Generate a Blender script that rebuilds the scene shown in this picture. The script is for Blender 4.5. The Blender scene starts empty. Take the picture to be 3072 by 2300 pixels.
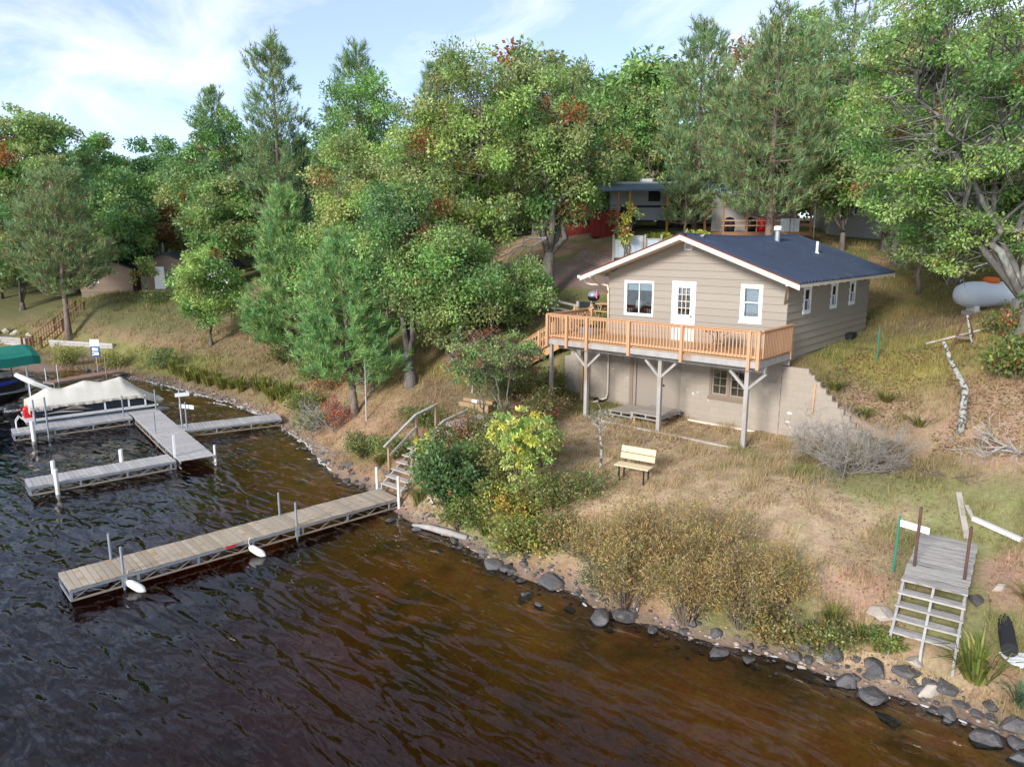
import bpy, bmesh, math, random
import numpy as np
from mathutils import Matrix, Vector, Quaternion

R = math.radians
random.seed(7)
rng = np.random.default_rng(11)
scene = bpy.context.scene
COL = scene.collection

# ------------------------------------------------------------------ camera, sky, sun, exposure
cam_d = bpy.data.cameras.new('camera')
cam_d.sensor_width = 36.0
cam_d.lens = 36.0 * 2186.8 / 3072.0
cam_d.clip_start = 0.1
cam_d.clip_end = 3000.0
cam = bpy.data.objects.new('camera', cam_d)
COL.objects.link(cam)
cam.location = (9.549, -24.899, 9.242)
cam.rotation_euler = (R(90 - 11.195), 0, R(41.62))
scene.camera = cam

SUN_EL, SUN_AZ = R(23.0), math.atan2(0.10, -0.995)      # the sun stands low over the lake, behind the camera
world = bpy.data.worlds.new('World')
scene.world = world
world.use_nodes = True
wn, wl = world.node_tree.nodes, world.node_tree.links
wn.clear()
w_out = wn.new('ShaderNodeOutputWorld')
w_bg = wn.new('ShaderNodeBackground'); w_bg.inputs['Strength'].default_value = 0.138
w_sky = wn.new('ShaderNodeTexSky'); w_sky.sky_type = 'NISHITA'; w_sky.sun_disc = False
w_sky.sun_elevation = SUN_EL; w_sky.sun_rotation = SUN_AZ
w_sky.air_density = 0.6; w_sky.dust_density = 0.1; w_sky.ozone_density = 2.0; w_sky.altitude = 200
# thin high cloud: a veil over the whole sky with streaky wisps in it
w_tc = wn.new('ShaderNodeTexCoord')
w_map = wn.new('ShaderNodeMapping'); w_map.inputs['Rotation'].default_value = (R(12), R(-24), R(80)); w_map.inputs['Scale'].default_value = (1.0, 2.6, 4.2)
w_n = wn.new('ShaderNodeTexNoise'); w_n.inputs['Scale'].default_value = 1.9; w_n.inputs['Detail'].default_value = 7; w_n.inputs['Roughness'].default_value = 0.58; w_n.inputs['Distortion'].default_value = 0.6
w_r = wn.new('ShaderNodeMapRange'); w_r.inputs['From Min'].default_value = 0.44; w_r.inputs['From Max'].default_value = 0.74
w_r.inputs['To Min'].default_value = 0.24; w_r.inputs['To Max'].default_value = 0.9
w_mix = wn.new('ShaderNodeMixRGB'); w_mix.inputs['Color2'].default_value = (5.2, 5.4, 5.9, 1)
wl.new(w_tc.outputs['Generated'], w_map.inputs['Vector']); wl.new(w_map.outputs['Vector'], w_n.inputs['Vector'])
wl.new(w_n.outputs['Fac'], w_r.inputs['Value']); wl.new(w_r.outputs['Result'], w_mix.inputs['Fac'])
wl.new(w_sky.outputs['Color'], w_mix.inputs['Color1']); wl.new(w_mix.outputs['Color'], w_bg.inputs['Color'])
wl.new(w_bg.outputs['Background'], w_out.inputs['Surface'])

sun_d = bpy.data.lights.new('sun', 'SUN'); sun_d.energy = 2.65; sun_d.angle = R(14); sun_d.color = (1.0, 0.965, 0.92)
sun = bpy.data.objects.new('sun', sun_d); COL.objects.link(sun)
sun.location = (10, -60, 40)
sd = Vector((math.sin(SUN_AZ) * math.cos(SUN_EL), math.cos(SUN_AZ) * math.cos(SUN_EL), math.sin(SUN_EL)))
sun.rotation_euler = (-sd).to_track_quat('-Z', 'Y').to_euler()

scene.view_settings.view_transform = 'Standard'
scene.view_settings.look = 'None'
scene.view_settings.exposure = 0.92
scene.view_settings.gamma = 1.0
scene.view_settings.use_curve_mapping = False
scene.cycles.use_denoising = True
scene.cycles.max_bounces = 6
scene.cycles.diffuse_bounces = 4
scene.cycles.glossy_bounces = 3
scene.cycles.transparent_max_bounces = 10
scene.cycles.sample_clamp_indirect = 6

# ------------------------------------------------------------------ helpers
def tag(o, label=None, cat=None, group=None, kind=None):
    if label: o['label'] = label
    if cat: o['category'] = cat
    if group: o['group'] = group
    if kind: o['kind'] = kind
    return o

def thing(name, loc, label, cat, group=None, rz=0.0):
    o = bpy.data.objects.new(name, None); COL.objects.link(o)
    o.empty_display_size = 0.2
    o.location = loc; o.rotation_euler = (0, 0, rz)
    return tag(o, label, cat, group)

def place(me, name, parent=None, loc=(0, 0, 0), rot=(0, 0, 0), scale=(1, 1, 1)):
    o = bpy.data.objects.new(name, me); COL.objects.link(o)
    o.location = loc; o.rotation_euler = rot; o.scale = scale
    if parent is not None: o.parent = parent
    return o

class MB:
    """collects boxes, bars and tubes into one mesh"""
    def __init__(s): s.v = []; s.f = []
    def add(s, vs, fs):
        n = len(s.v); s.v += [tuple(p) for p in vs]; s.f += [tuple(i + n for i in f) for f in fs]; return s
    def hexa(s, p):
        return s.add(p, [(0, 3, 2, 1), (4, 5, 6, 7), (0, 1, 5, 4), (1, 2, 6, 5), (2, 3, 7, 6), (3, 0, 4, 7)])
    def box(s, x0, x1, y0, y1, z0, z1):
        return s.hexa([(x0, y0, z0), (x1, y0, z0), (x1, y1, z0), (x0, y1, z0), (x0, y0, z1), (x1, y0, z1), (x1, y1, z1), (x0, y1, z1)])
    def bar(s, p0, p1, w, h, up=(0, 0, 1)):
        a, b = Vector(p0), Vector(p1); d = (b - a).normalized(); u = Vector(up)
        if abs(d.dot(u)) > 0.99: u = Vector((0, 1, 0))
        r = d.cross(u).normalized() * (w / 2); t = r.cross(d).normalized() * (h / 2)
        return s.hexa([a - r - t, a + r - t, b + r - t, b - r - t, a - r + t, a + r + t, b + r + t, b - r + t])
    def tube(s, pts, rad, n=8, cap=True):
        pts = [Vector(p) for p in pts]; m = len(pts)
        if not hasattr(rad, '__len__'): rad = [rad] * m
        base = len(s.v); u = None
        for i, p in enumerate(pts):
            d = (pts[min(i + 1, m - 1)] - pts[max(i - 1, 0)]).normalized()
            if u is None:
                u = d.cross(Vector((0, 0, 1)) if abs(d.z) < 0.9 else Vector((1, 0, 0))).normalized()
            else:
                u = (u - d * u.dot(d)).normalized()
            w = d.cross(u)
            for k in range(n):
                a = 2 * math.pi * k / n
                s.v.append(tuple(p + (u * math.cos(a) + w * math.sin(a)) * rad[i]))
        for i in range(m - 1):
            for k in range(n):
                a = base + i * n + k; b = base + i * n + (k + 1) % n
                s.f.append((a, b, b + n, a + n))
        if cap:
            s.f.append(tuple(base + k for k in range(n))[::-1]); s.f.append(tuple(base + (m - 1) * n + k for k in range(n)))
        return s
    def lathe(s, prof, c=(0, 0, 0), n=16, axis='z'):
        base = len(s.v); m = len(prof)
        for r, z in prof:
            for k in range(n):
                a = 2 * math.pi * k / n; x, y = r * math.cos(a), r * math.sin(a)
                p = (x, y, z) if axis == 'z' else ((z, x, y) if axis == 'x' else (x, z, y))
                s.v.append((p[0] + c[0], p[1] + c[1], p[2] + c[2]))
        for i in range(m - 1):
            for k in range(n):
                a = base + i * n + k; b = base + i * n + (k + 1) % n
                s.f.append((a, b, b + n, a + n))
        s.f.append(tuple(base + k for k in range(n))[::-1]); s.f.append(tuple(base + (m - 1) * n + k for k in range(n)))
        return s
    def prism(s, poly, y0, y1, plane='xz'):
        n = len(poly); base = len(s.v)
        for y in (y0, y1):
            for a, b in poly:
                s.v.append((a, y, b) if plane == 'xz' else ((y, a, b) if plane == 'yz' else (a, b, y)))
        s.f.append(tuple(base + i for i in range(n))); s.f.append(tuple(base + n + i for i in range(n))[::-1])
        for i in range(n):
            j = (i + 1) % n; s.f.append((base + i, base + n + i, base + n + j, base + j))
        return s
    def mesh(s, name, mat, smooth=False, off=(0, 0, 0), bevel=0):
        me = bpy.data.meshes.new(name)
        me.from_pydata([(x - off[0], y - off[1], z - off[2]) for x, y, z in s.v], [], s.f)
        bm = bmesh.new(); bm.from_mesh(me)
        bmesh.ops.recalc_face_normals(bm, faces=bm.faces)
        if bevel: bmesh.ops.bevel(bm, geom=bm.edges, offset=bevel, segments=1, affect='EDGES', profile=0.5)
        bm.to_mesh(me); bm.free()
        if smooth: me.polygons.foreach_set('use_smooth', [True] * len(me.polygons))
        if mat: me.materials.append(mat)
        return me
    def build(s, name, mat, parent=None, smooth=False, local=False, bevel=0, **kw):
        """vertices are world coordinates unless local; the part is hung under its parent"""
        off = tuple(parent.location) if (parent is not None and not local) else (0, 0, 0)
        if parent is not None and parent.parent is not None and not local:
            off = tuple(Vector(off) + parent.parent.location)
        o = place(s.mesh(name, mat, smooth, off, bevel), name, parent)
        return tag(o, **kw)

def np_mesh(name, V, F, mat, col=None, smooth=False):
    """mesh from numpy arrays; F is n x 3 or n x 4; col gives each vertex its own colour"""
    me = bpy.data.meshes.new(name)
    V = np.asarray(V, np.float32); F = np.asarray(F, np.int32); k = F.shape[1]
    me.vertices.add(len(V)); me.vertices.foreach_set('co', V.ravel())
    me.loops.add(F.size); me.loops.foreach_set('vertex_index', F.ravel())
    me.polygons.add(len(F)); me.polygons.foreach_set('loop_start', np.arange(0, F.size, k, dtype=np.int32))
    try: me.polygons.foreach_set('loop_total', np.full(len(F), k, np.int32))
    except Exception: pass
    if smooth: me.polygons.foreach_set('use_smooth', np.ones(len(F), bool))
    me.update(calc_edges=True)
    if col is not None:
        a = me.color_attributes.new('col', 'FLOAT_COLOR', 'POINT')
        c4 = np.ones((len(V), 4), np.float32); c4[:, :3] = col
        a.data.foreach_set('color', c4.ravel())
    if mat: me.materials.append(mat)
    return me

# ------------------------------------------------------------------ materials
def mat(name, base, rough=0.8, var=0.0, amt=0.12, scale=3.0, stretch=(1, 1, 1), bump=0.0, bscale=None, metal=0.0, col2=None, c2=(0.5, 0.7), c2scale=2.0, spec=0.3, hue=0.0):
    """Principled surface: base colour varied from piece to piece (var), by noise (amt) and with a second colour in patches (col2)"""
    m = bpy.data.materials.new(name); m.use_nodes = True
    N, L = m.node_tree.nodes, m.node_tree.links
    b = N['Principled BSDF']
    b.inputs['Roughness'].default_value = rough; b.inputs['Metallic'].default_value = metal
    b.inputs['Specular IOR Level'].default_value = spec
    tc = N.new('ShaderNodeTexCoord'); mp = N.new('ShaderNodeMapping'); mp.inputs['Scale'].default_value = stretch
    oi = N.new('ShaderNodeObjectInfo')
    L.new(tc.outputs['Object'], mp.inputs['Vector'])
    off = N.new('ShaderNodeVectorMath'); off.operation = 'ADD'
    sc = N.new('ShaderNodeVectorMath'); sc.operation = 'SCALE'; sc.inputs[0].default_value = (17, 31, 13)
    L.new(oi.outputs['Random'], sc.inputs['Scale']); L.new(mp.outputs['Vector'], off.inputs[0]); L.new(sc.outputs['Vector'], off.inputs[1])
    n = N.new('ShaderNodeTexNoise'); n.inputs['Scale'].default_value = scale; n.inputs['Detail'].default_value = 6; n.inputs['Roughness'].default_value = 0.65
    L.new(off.outputs['Vector'], n.inputs['Vector'])
    a = N.new('ShaderNodeMath'); a.operation = 'MULTIPLY_ADD'; a.inputs[1].default_value = 2 * amt * 1.6; a.inputs[2].default_value = 1 - amt * 1.6
    L.new(n.outputs['Fac'], a.inputs[0])
    v = N.new('ShaderNodeMath'); v.operation = 'MULTIPLY_ADD'; v.inputs[1].default_value = 2 * var
    L.new(oi.outputs['Random'], v.inputs[0])
    sub = N.new('ShaderNodeMath'); sub.operation = 'SUBTRACT'; sub.inputs[1].default_value = var
    L.new(a.outputs[0], sub.inputs[0]); L.new(sub.outputs[0], v.inputs[2])
    hs = N.new('ShaderNodeHueSaturation'); hs.inputs['Color'].default_value = (*base, 1)
    L.new(v.outputs[0], hs.inputs['Value'])
    src = hs.outputs['Color']
    if col2:
        n2 = N.new('ShaderNodeTexNoise'); n2.inputs['Scale'].default_value = c2scale; n2.inputs['Detail'].default_value = 5
        L.new(off.outputs['Vector'], n2.inputs['Vector'])
        mr = N.new('ShaderNodeMapRange'); mr.inputs['From Min'].default_value = c2[0]; mr.inputs['From Max'].default_value = c2[1]
        L.new(n2.outputs['Fac'], mr.inputs['Value'])
        mx = N.new('ShaderNodeMixRGB'); mx.inputs['Color2'].default_value = (*col2, 1)
        L.new(mr.outputs['Result'], mx.inputs['Fac']); L.new(src, mx.inputs['Color1']); src = mx.outputs['Color']
    L.new(src, b.inputs['Base Color'])
    if bump:
        nb = N.new('ShaderNodeTexNoise'); nb.inputs['Scale'].default_value = bscale or scale * 3; nb.inputs['Detail'].default_value = 4
        L.new(off.outputs['Vector'], nb.inputs['Vector'])
        bp = N.new('ShaderNodeBump'); bp.inputs['Strength'].default_value = bump; bp.inputs['Distance'].default_value = 0.03
        L.new(nb.outputs['Fac'], bp.inputs['Height']); L.new(bp.outputs['Normal'], b.inputs['Normal'])
    return m

def leaf_mat(name, trans=0.35, gloss=0.0):
    m = bpy.data.materials.new(name); m.use_nodes = True
    N, L = m.node_tree.nodes, m.node_tree.links; N.clear()
    out = N.new('ShaderNodeOutputMaterial'); at = N.new('ShaderNodeVertexColor'); at.layer_name = 'col'
    d = N.new('ShaderNodeBsdfDiffuse'); t = N.new('ShaderNodeBsdfTranslucent'); mx = N.new('ShaderNodeMixShader'); mx.inputs['Fac'].default_value = trans
    L.new(at.outputs['Color'], d.inputs['Color']); L.new(at.outputs['Color'], t.inputs['Color'])
    L.new(d.outputs['BSDF'], mx.inputs[1]); L.new(t.outputs['BSDF'], mx.inputs[2])
    last = mx.outputs['Shader']
    if gloss:
        g = N.new('ShaderNodeBsdfGlossy'); g.inputs['Roughness'].default_value = 0.45; g.inputs['Color'].default_value = (0.9, 0.95, 1, 1)
        m2 = N.new('ShaderNodeMixShader'); m2.inputs['Fac'].default_value = gloss
        L.new(last, m2.inputs[1]); L.new(g.outputs['BSDF'], m2.inputs[2]); last = m2.outputs['Shader']
    L.new(last, out.inputs['Surface'])
    return m

def glass_mat(name, tint=(0.75, 0.8, 0.82), fac=0.12):
    m = bpy.data.materials.new(name); m.use_nodes = True
    N, L = m.node_tree.nodes, m.node_tree.links; N.clear()
    out = N.new('ShaderNodeOutputMaterial'); t = N.new('ShaderNodeBsdfTransparent'); t.inputs['Color'].default_value = (*tint, 1)
    g = N.new('ShaderNodeBsdfGlossy'); g.inputs['Roughness'].default_value = 0.02
    fr = N.new('ShaderNodeFresnel'); fr.inputs['IOR'].default_value = 1.5
    ad = N.new('ShaderNodeMath'); ad.operation = 'ADD'; ad.inputs[1].default_value = fac; ad.use_clamp = True
    mx = N.new('ShaderNodeMixShader')
    L.new(fr.outputs['Fac'], ad.inputs[0]); L.new(ad.outputs[0], mx.inputs['Fac']); L.new(t.outputs['BSDF'], mx.inputs[1]); L.new(g.outputs['BSDF'], mx.inputs[2])
    L.new(mx.outputs['Shader'], out.inputs['Surface'])
    return m

LEAF = leaf_mat('leaf', 0.45, 0.03)
NEEDLE = leaf_mat('needle', 0.3, 0.02)
BLADE = leaf_mat('grass_blade', 0.3)
M_SIDING = mat('beige_siding', (0.305, 0.262, 0.212), 0.62, var=0.03, amt=0.05, scale=1.2, stretch=(0.6, 0.6, 4), bump=0.05, bscale=30)
M_BLOCK = mat('painted_block', (0.345, 0.293, 0.235), 0.8, var=0.025, amt=0.08, scale=1.6, bump=0.25, bscale=26)
M_BLOCKBARE = mat('bare_block', (0.30, 0.26, 0.22), 0.9, var=0.08, amt=0.15, scale=3, bump=0.3, bscale=26, col2=(0.5, 0.47, 0.43), c2=(0.62, 0.72))
M_MORTAR = mat('mortar', (0.31, 0.25, 0.19), 0.9, amt=0.1)
M_BROWNTRIM = mat('brown_trim', (0.235, 0.175, 0.125), 0.6, var=0.04, amt=0.06)
M_BROWNDOOR = mat('brown_door', (0.285, 0.24, 0.20), 0.6, amt=0.05, scale=1.5)
M_CREAM = mat('cream_trim', (0.68, 0.59, 0.48), 0.55, var=0.03, amt=0.05)
M_WHITE = mat('white_paint', (0.80, 0.80, 0.79), 0.45, var=0.02, amt=0.03)
M_WHITED = mat('dirty_white', (0.66, 0.65, 0.62), 0.55, amt=0.10, scale=4, col2=(0.42, 0.35, 0.27), c2=(0.58, 0.75))
M_NAVY = mat('navy_roof', (0.020, 0.032, 0.062), 0.45, var=0.14, amt=0.16, scale=0.8, stretch=(1, 1, 1), spec=0.3, col2=(0.06, 0.08, 0.12), c2=(0.62, 0.8), c2scale=1.6)
M_NAVYCAP = mat('navy_cap', (0.022, 0.028, 0.045), 0.45, amt=0.08)
M_DRIP = mat('brown_drip', (0.12, 0.045, 0.03), 0.5)
M_STAIN = mat('orange_stain', (0.52, 0.295, 0.16), 0.62, var=0.07, amt=0.10, scale=3, stretch=(1, 1, 0.4), bump=0.1, bscale=30)
M_DECKB = mat('deck_board', (0.50, 0.28, 0.125), 0.65, var=0.08, amt=0.12, scale=2.2, stretch=(0.5, 4, 1))
M_GREYW = mat('weathered_grey_wood', (0.37, 0.345, 0.32), 0.85, var=0.12, amt=0.22, scale=3.2, stretch=(1, 1, 0.35), bump=0.3, bscale=18, col2=(0.29, 0.20, 0.13), c2=(0.56, 0.72), c2scale=1.4)
M_DOCKA = mat('dock_wood', (0.39, 0.325, 0.25), 0.85, var=0.17, amt=0.17, scale=2.6, stretch=(1.1, 7, 3), bump=0.3, bscale=14, col2=(0.37, 0.235, 0.125), c2=(0.52, 0.7), c2scale=0.9)
M_DOCKB = mat('grey_dock_wood', (0.43, 0.405, 0.39), 0.85, var=0.13, amt=0.15, scale=2.6, stretch=(1.1, 7, 3), bump=0.3, bscale=14, col2=(0.30, 0.27, 0.25), c2=(0.55, 0.75), c2scale=0.9)
M_DOCKC = mat('old_dock_wood', (0.42, 0.385, 0.35), 0.9, var=0.16, amt=0.30, scale=4.5, stretch=(0.8, 9, 3), bump=0.5, bscale=16, col2=(0.15, 0.13, 0.115), c2=(0.55, 0.7), c2scale=2.5)
M_DOCKD = mat('brown_composite', (0.25, 0.145, 0.105), 0.75, var=0.08, amt=0.1)
M_TREADW = mat('tread_wood', (0.40, 0.35, 0.30), 0.85, var=0.1, amt=0.2, scale=3, stretch=(1, 6, 3), bump=0.3, bscale=14)
M_POSTW = mat('treated_post', (0.33, 0.225, 0.125), 0.8, var=0.1, amt=0.18, scale=3, stretch=(3, 3, 0.6))
M_REDWOOD = mat('red_brown_stain', (0.30, 0.15, 0.082), 0.7, var=0.1, amt=0.12)
M_PINEB = mat('new_pine', (0.62, 0.50, 0.31), 0.6, var=0.06, amt=0.08, scale=4, stretch=(0.6, 6, 6))
M_ALU = mat('galvanised', (0.40, 0.42, 0.45), 0.45, var=0.06, amt=0.15, scale=5, metal=0.6)
M_PIPE = mat('steel_pipe', (0.30, 0.33, 0.37), 0.45, var=0.08, amt=0.15, metal=0.4)
M_TRUSS = mat('aged_steel', (0.33, 0.27, 0.21), 0.6, var=0.08, amt=0.2, metal=0.2)
M_RUST = mat('rusty_pipe', (0.12, 0.062, 0.045), 0.85, amt=0.3, scale=6, col2=(0.05, 0.04, 0.04), c2=(0.5, 0.7))
M_PVC = mat('white_pipe', (0.74, 0.73, 0.70), 0.5, amt=0.06, scale=5, col2=(0.36, 0.22, 0.10), c2=(0.60, 0.8), c2scale=3)
M_BLACK = mat('black', (0.012, 0.013, 0.015), 0.45, amt=0.1, spec=0.4)
M_BLACKM = mat('matte_black', (0.02, 0.021, 0.024), 0.75, amt=0.15)
M_INTER = mat('interior', (0.16, 0.15, 0.14), 0.9)
M_CURTAIN = mat('curtain', (0.72, 0.72, 0.72), 0.9, amt=0.12, scale=6, stretch=(6, 6, 0.4))
M_BLIND = mat('blind', (0.62, 0.66, 0.70), 0.8, amt=0.1, scale=8, stretch=(0.3, 0.3, 6))
M_SHADE = mat('lamp_shade', (0.78, 0.74, 0.66), 0.8)
M_GLASS = glass_mat('window_glass')
M_GREEN = mat('green_canvas', (0.012, 0.17, 0.125), 0.75, amt=0.10, scale=2, bump=0.4, bscale=5)
M_TAN = mat('tan_canvas', (0.60, 0.56, 0.48), 0.85, amt=0.06, scale=2, bump=0.35, bscale=7)
M_TANS = mat('tan_canvas_skirt', (0.50, 0.46, 0.38), 0.85, amt=0.08, scale=3, bump=0.5, bscale=9)
M_BLUE = mat('blue_hull', (0.012, 0.05, 0.42), 0.2, spec=0.5)
M_NAVYP = mat('boat_panel', (0.010, 0.014, 0.022), 0.3, spec=0.5)
M_RED = mat('red_plastic', (0.62, 0.012, 0.02), 0.4, spec=0.4)
M_ORANGE = mat('orange_plastic', (0.62, 0.13, 0.02), 0.5)
M_TANK = mat('tank_paint', (0.60, 0.63, 0.66), 0.45, amt=0.08, scale=1.5, stretch=(1, 1, 0.4))
M_GPOST = mat('green_post', (0.03, 0.20, 0.13), 0.6, amt=0.15)
M_CONC = mat('concrete', (0.42, 0.40, 0.37), 0.9, var=0.08, amt=0.15, bump=0.3)
M_BARK = mat('oak_bark', (0.15, 0.128, 0.11), 0.95, amt=0.35, scale=5, stretch=(3, 3, 0.5), bump=1.0, bscale=9, col2=(0.07, 0.06, 0.05), c2=(0.5, 0.65))
M_BARKL = mat('lichen_bark', (0.135, 0.125, 0.11), 0.95, amt=0.3, scale=5, stretch=(3, 3, 0.8), bump=1.0, bscale=9, col2=(0.26, 0.27, 0.22), c2=(0.52, 0.66))
M_BARKP = mat('pine_bark', (0.195, 0.145, 0.115), 0.95, amt=0.35, scale=5, stretch=(3, 3, 0.8), bump=1.0, bscale=9, col2=(0.10, 0.08, 0.07), c2=(0.5, 0.65))
M_DEADTW = mat('dead_twig', (0.25, 0.225, 0.195), 0.95, amt=0.35, scale=4)
M_TWIG = mat('grey_twig', (0.36, 0.34, 0.31), 0.95, amt=0.25, scale=6)
M_DTWIG = mat('brown_twig', (0.17, 0.13, 0.10), 0.95, amt=0.25, scale=6)
M_BIRCH = mat('lichen_log', (0.36, 0.35, 0.31), 0.95, amt=0.35, scale=9, bump=0.8, col2=(0.08, 0.07, 0.06), c2=(0.5, 0.58), c2scale=11)
M_ROCK = mat('shore_rock', (0.085, 0.080, 0.080), 0.6, var=0.28, amt=0.30, scale=3.5, bump=0.7, bscale=7, col2=(0.15, 0.125, 0.105), c2=(0.5, 0.75), c2scale=1.8, spec=0.4)
M_ROCKL = mat('pale_rock', (0.40, 0.345, 0.28), 0.8, var=0.15, amt=0.2, scale=4, bump=0.6, bscale=9)
M_GALV = mat('corrugated_metal', (0.55, 0.60, 0.64), 0.5, amt=0.10, scale=2, metal=0.2)
M_REDP = mat('red_paint', (0.24, 0.028, 0.022), 0.75, var=0.12, amt=0.15, scale=3)
M_RVW = mat('camper_white', (0.42, 0.42, 0.42), 0.45, amt=0.05)
M_GREYP = mat('grey_siding', (0.33, 0.32, 0.30), 0.7, amt=0.08)
M_BROWNS = mat('brown_siding', (0.20, 0.145, 0.105), 0.75, var=0.05, amt=0.08)
M_DARKROOF = mat('dark_shingle', (0.03, 0.032, 0.042), 0.8, amt=0.25, scale=12)
M_BLUEROOF = mat('blue_grey_roof', (0.075, 0.11, 0.15), 0.45, amt=0.1)
M_SIGNB = mat('sign_blue', (0.015, 0.065, 0.20), 0.4)
M_YELLOWP = mat('yellow_paint', (0.45, 0.22, 0.02), 0.7)
M_FLAGR = mat('flag_red', (0.45, 0.02, 0.03), 0.8); M_FLAGB = mat('flag_blue', (0.015, 0.025, 0.16), 0.8)
M_RIBBON = mat('ribbon', (0.62, 0.16, 0.30), 0.8)
M_FOAM = mat('foam', (0.72, 0.70, 0.66), 0.8)

# ------------------------------------------------------------------ terrain
_VT = np.random.default_rng(5).random((256, 256)).astype(np.float64)
def vnoise(x, y, s, seed=0):
    x = np.asarray(x, float) * s + seed * 37.7 + 1000; y = np.asarray(y, float) * s + seed * 91.3 + 1000
    xi, yi = np.floor(x).astype(int), np.floor(y).astype(int); fx, fy = x - xi, y - yi
    fx = fx * fx * (3 - 2 * fx); fy = fy * fy * (3 - 2 * fy)
    a, b = _VT[xi % 256, yi % 256], _VT[(xi + 1) % 256, yi % 256]
    c, d = _VT[xi % 256, (yi + 1) % 256], _VT[(xi + 1) % 256, (yi + 1) % 256]
    return (a * (1 - fx) + b * fx) * (1 - fy) + (c * (1 - fx) + d * fx) * fy
def fbm(x, y, s, seed=0, n=4):
    t = 0; w = 0
    for i in range(n):
        t = t + vnoise(x, y, s * 2 ** i, seed + i) * 0.5 ** i; w += 0.5 ** i
    return t / w
def sstep(a, b, x):
    t = np.clip((np.asarray(x, float) - a) / (b - a), 0, 1); return t * t * (3 - 2 * t)

SHORE = [(60, -24), (30, -14), (14, -10.2), (8.7, -9.6), (7.03, -9.43), (5.96, -9.69), (5.22, -9.75), (4.31, -9.73), (3.33, -9.97), (2.64, -10.2), (1.37, -10.35), (0.18, -10.8), (-1.06, -10.28), (-1.86, -10.46), (-3.47, -10.56), (-4.94, -10.19), (-6.71, -9.87), (-7.97, -9.94), (-9.54, -9.64), (-12.23, -8.79), (-13.21, -8.93), (-15.92, -8.14), (-19.3, -6.86), (-21.8, -6.29), (-23.38, -5.85), (-26.12, -5.32), (-29.71, -5.02), (-32.29, -5.13), (-36.37, -5.24), (-39.5, -5.37), (-41.83, -5.92), (-47.16, -6.4), (-49.25, -9.01), (-50.82, -10.4), (-62, -11.5), (-80, -22), (-160, -60)]
_sx = np.array([p[0] for p in SHORE][::-1]); _sy = np.array([p[1] for p in SHORE][::-1])
def shore_y(x): return np.interp(x, _sx, _sy)

HILL = [(p[0], p[1], 0.0) for p in SHORE[1:-1]] + [
 (-15, -4.15, 2.8), (-16.9, -5.8, 1.3), (-22, -3.5, 1.7), (-28, -1.5, 1.8), (-35.6, 1.6, 1.7), (-42.3, -.1, 1.8), (-52, -1, 2.5), (-61.3, -5.5, .6), (-52.7, -3.2, .6), (-46, -3.5, .5),
 (-59.9, -2.2, 3.6), (-66, -4, 2.6), (-70, 2, 4.2), (-58.8, 3, 4.3), (-50.4, 5.5, 5.3), (-44, 5.5, 4.4), (-35, 8, 5.2), (-27, 4, 4.6), (-22, 1.5, 4.4), (-17.7, 7.5, 7.05), (-24, 8.5, 6.7), (-14.5, 4.8, 6.1), (-11.5, 4.75, 5.95), (-9, 3.2, 5.6), (-8, 8, 6.2), (-11, 1.9, 4.95), (-8.2, 1.6, 5.3), (-9.5, .3, 4.3), (-12.5, .3, 3.35), (-14.4, 1.8, 4.7), (-12.5, -2.2, 2.9), (-13, -5.5, 1.9), (-11.5, -7.5, 1.1),
 (-14, 10.3, 7.8), (-11, 11.5, 7.9), (-16, 13, 8.6), (-14, 17, 9.5), (-9.5, 24, 9.9), (-4, 24.5, 9.0), (-5, 14, 7.6), (1.7, 16.7, 7.4), (-.1, 15, 7.1), (3.4, 23.9, 8.3), (-24, 17, 9.6), (-35, 20, 8.6), (-20, 26, 10.6),
 (.3, .6, 4.85), (.3, 3, 5.0), (1.1, 6, 5.2), (.3, 8.9, 5.35), (2.1, 3.7, 4.75), (4.8, 4, 5.5), (5.5, -.1, 3.3), (4.2, 1.1, 3.75), (6.9, .2, 4.2), (7.2, -1.3, 3.2), (1.6, 1.5, 4.25), (3.2, .6, 3.3), (3.8, -1.7, 2.6), (4, 9.8, 6.4), (6.2, 3.5, 6.0), (2.8, -4.6, 2.3), (5.3, -2.8, 2.4), (7.5, -3.2, 2.4), (5.3, -4.6, 1.62), (6.9, -4.4, 1.6), (5.3, -6.3, 1.45), (6.6, -6.6, 1.35), (6.65, -7.7, 1.12), (6.75, -8.55, .74), (4.5, -7.6, 1.3), (8, -6.4, 1.4), (8.6, -8.3, .5), (14, -4, 2.4), (14, 5, 6.4), (20, 15, 9), (24, 0, 4.5), (10, 12, 7.6),
 (-90, 10, 6), (-110, 60, 9), (-50, 60, 11), (0, 60, 11.5), (50, 60, 11), (60, 10, 8), (-70, 25, 7), (-30, 40, 10.5), (20, 40, 10.5)]
LAWN = [(p[0], p[1], 0.0) for p in SHORE if -16 < p[0] < 15] + [
 (-.26, -2.2, 2.36), (-3.5, -2.1, 2.38), (-6.9, -2, 2.42), (-3, 0, 2.48), (.7, -.2, 2.46), (-6.5, 0, 2.55), (-1.7, -6.5, 2.1), (-4, -5.5, 2.2), (-1.45, -8.2, 1.55), (1.0, -7.2, 1.9), (1.8, -9.0, .85), (0.2, -9.6, .75), (3.2, -8.6, 1.0), (2.8, -4.6, 2.3), (5, -3, 2.4), (2.3, -.3, 2.5), (3.4, -.6, 2.6), (4.5, -7.6, 1.3),
 (-9.3, -.3, 2.75), (-9.9, -4.3, 1.98), (-9.4, -5.6, 1.92), (-10.6, -5.4, 1.9), (-10, -6.5, 1.62), (-10, -8.4, .95), (-7.2, -6.4, 2.0), (-6.5, -8.9, 1.0), (-4.5, -8.7, 1.35), (-3, -9.6, .75), (-12, -4, 2.3), (-12, -1, 3.1), (-12.5, -6.6, 1.35)]
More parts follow.
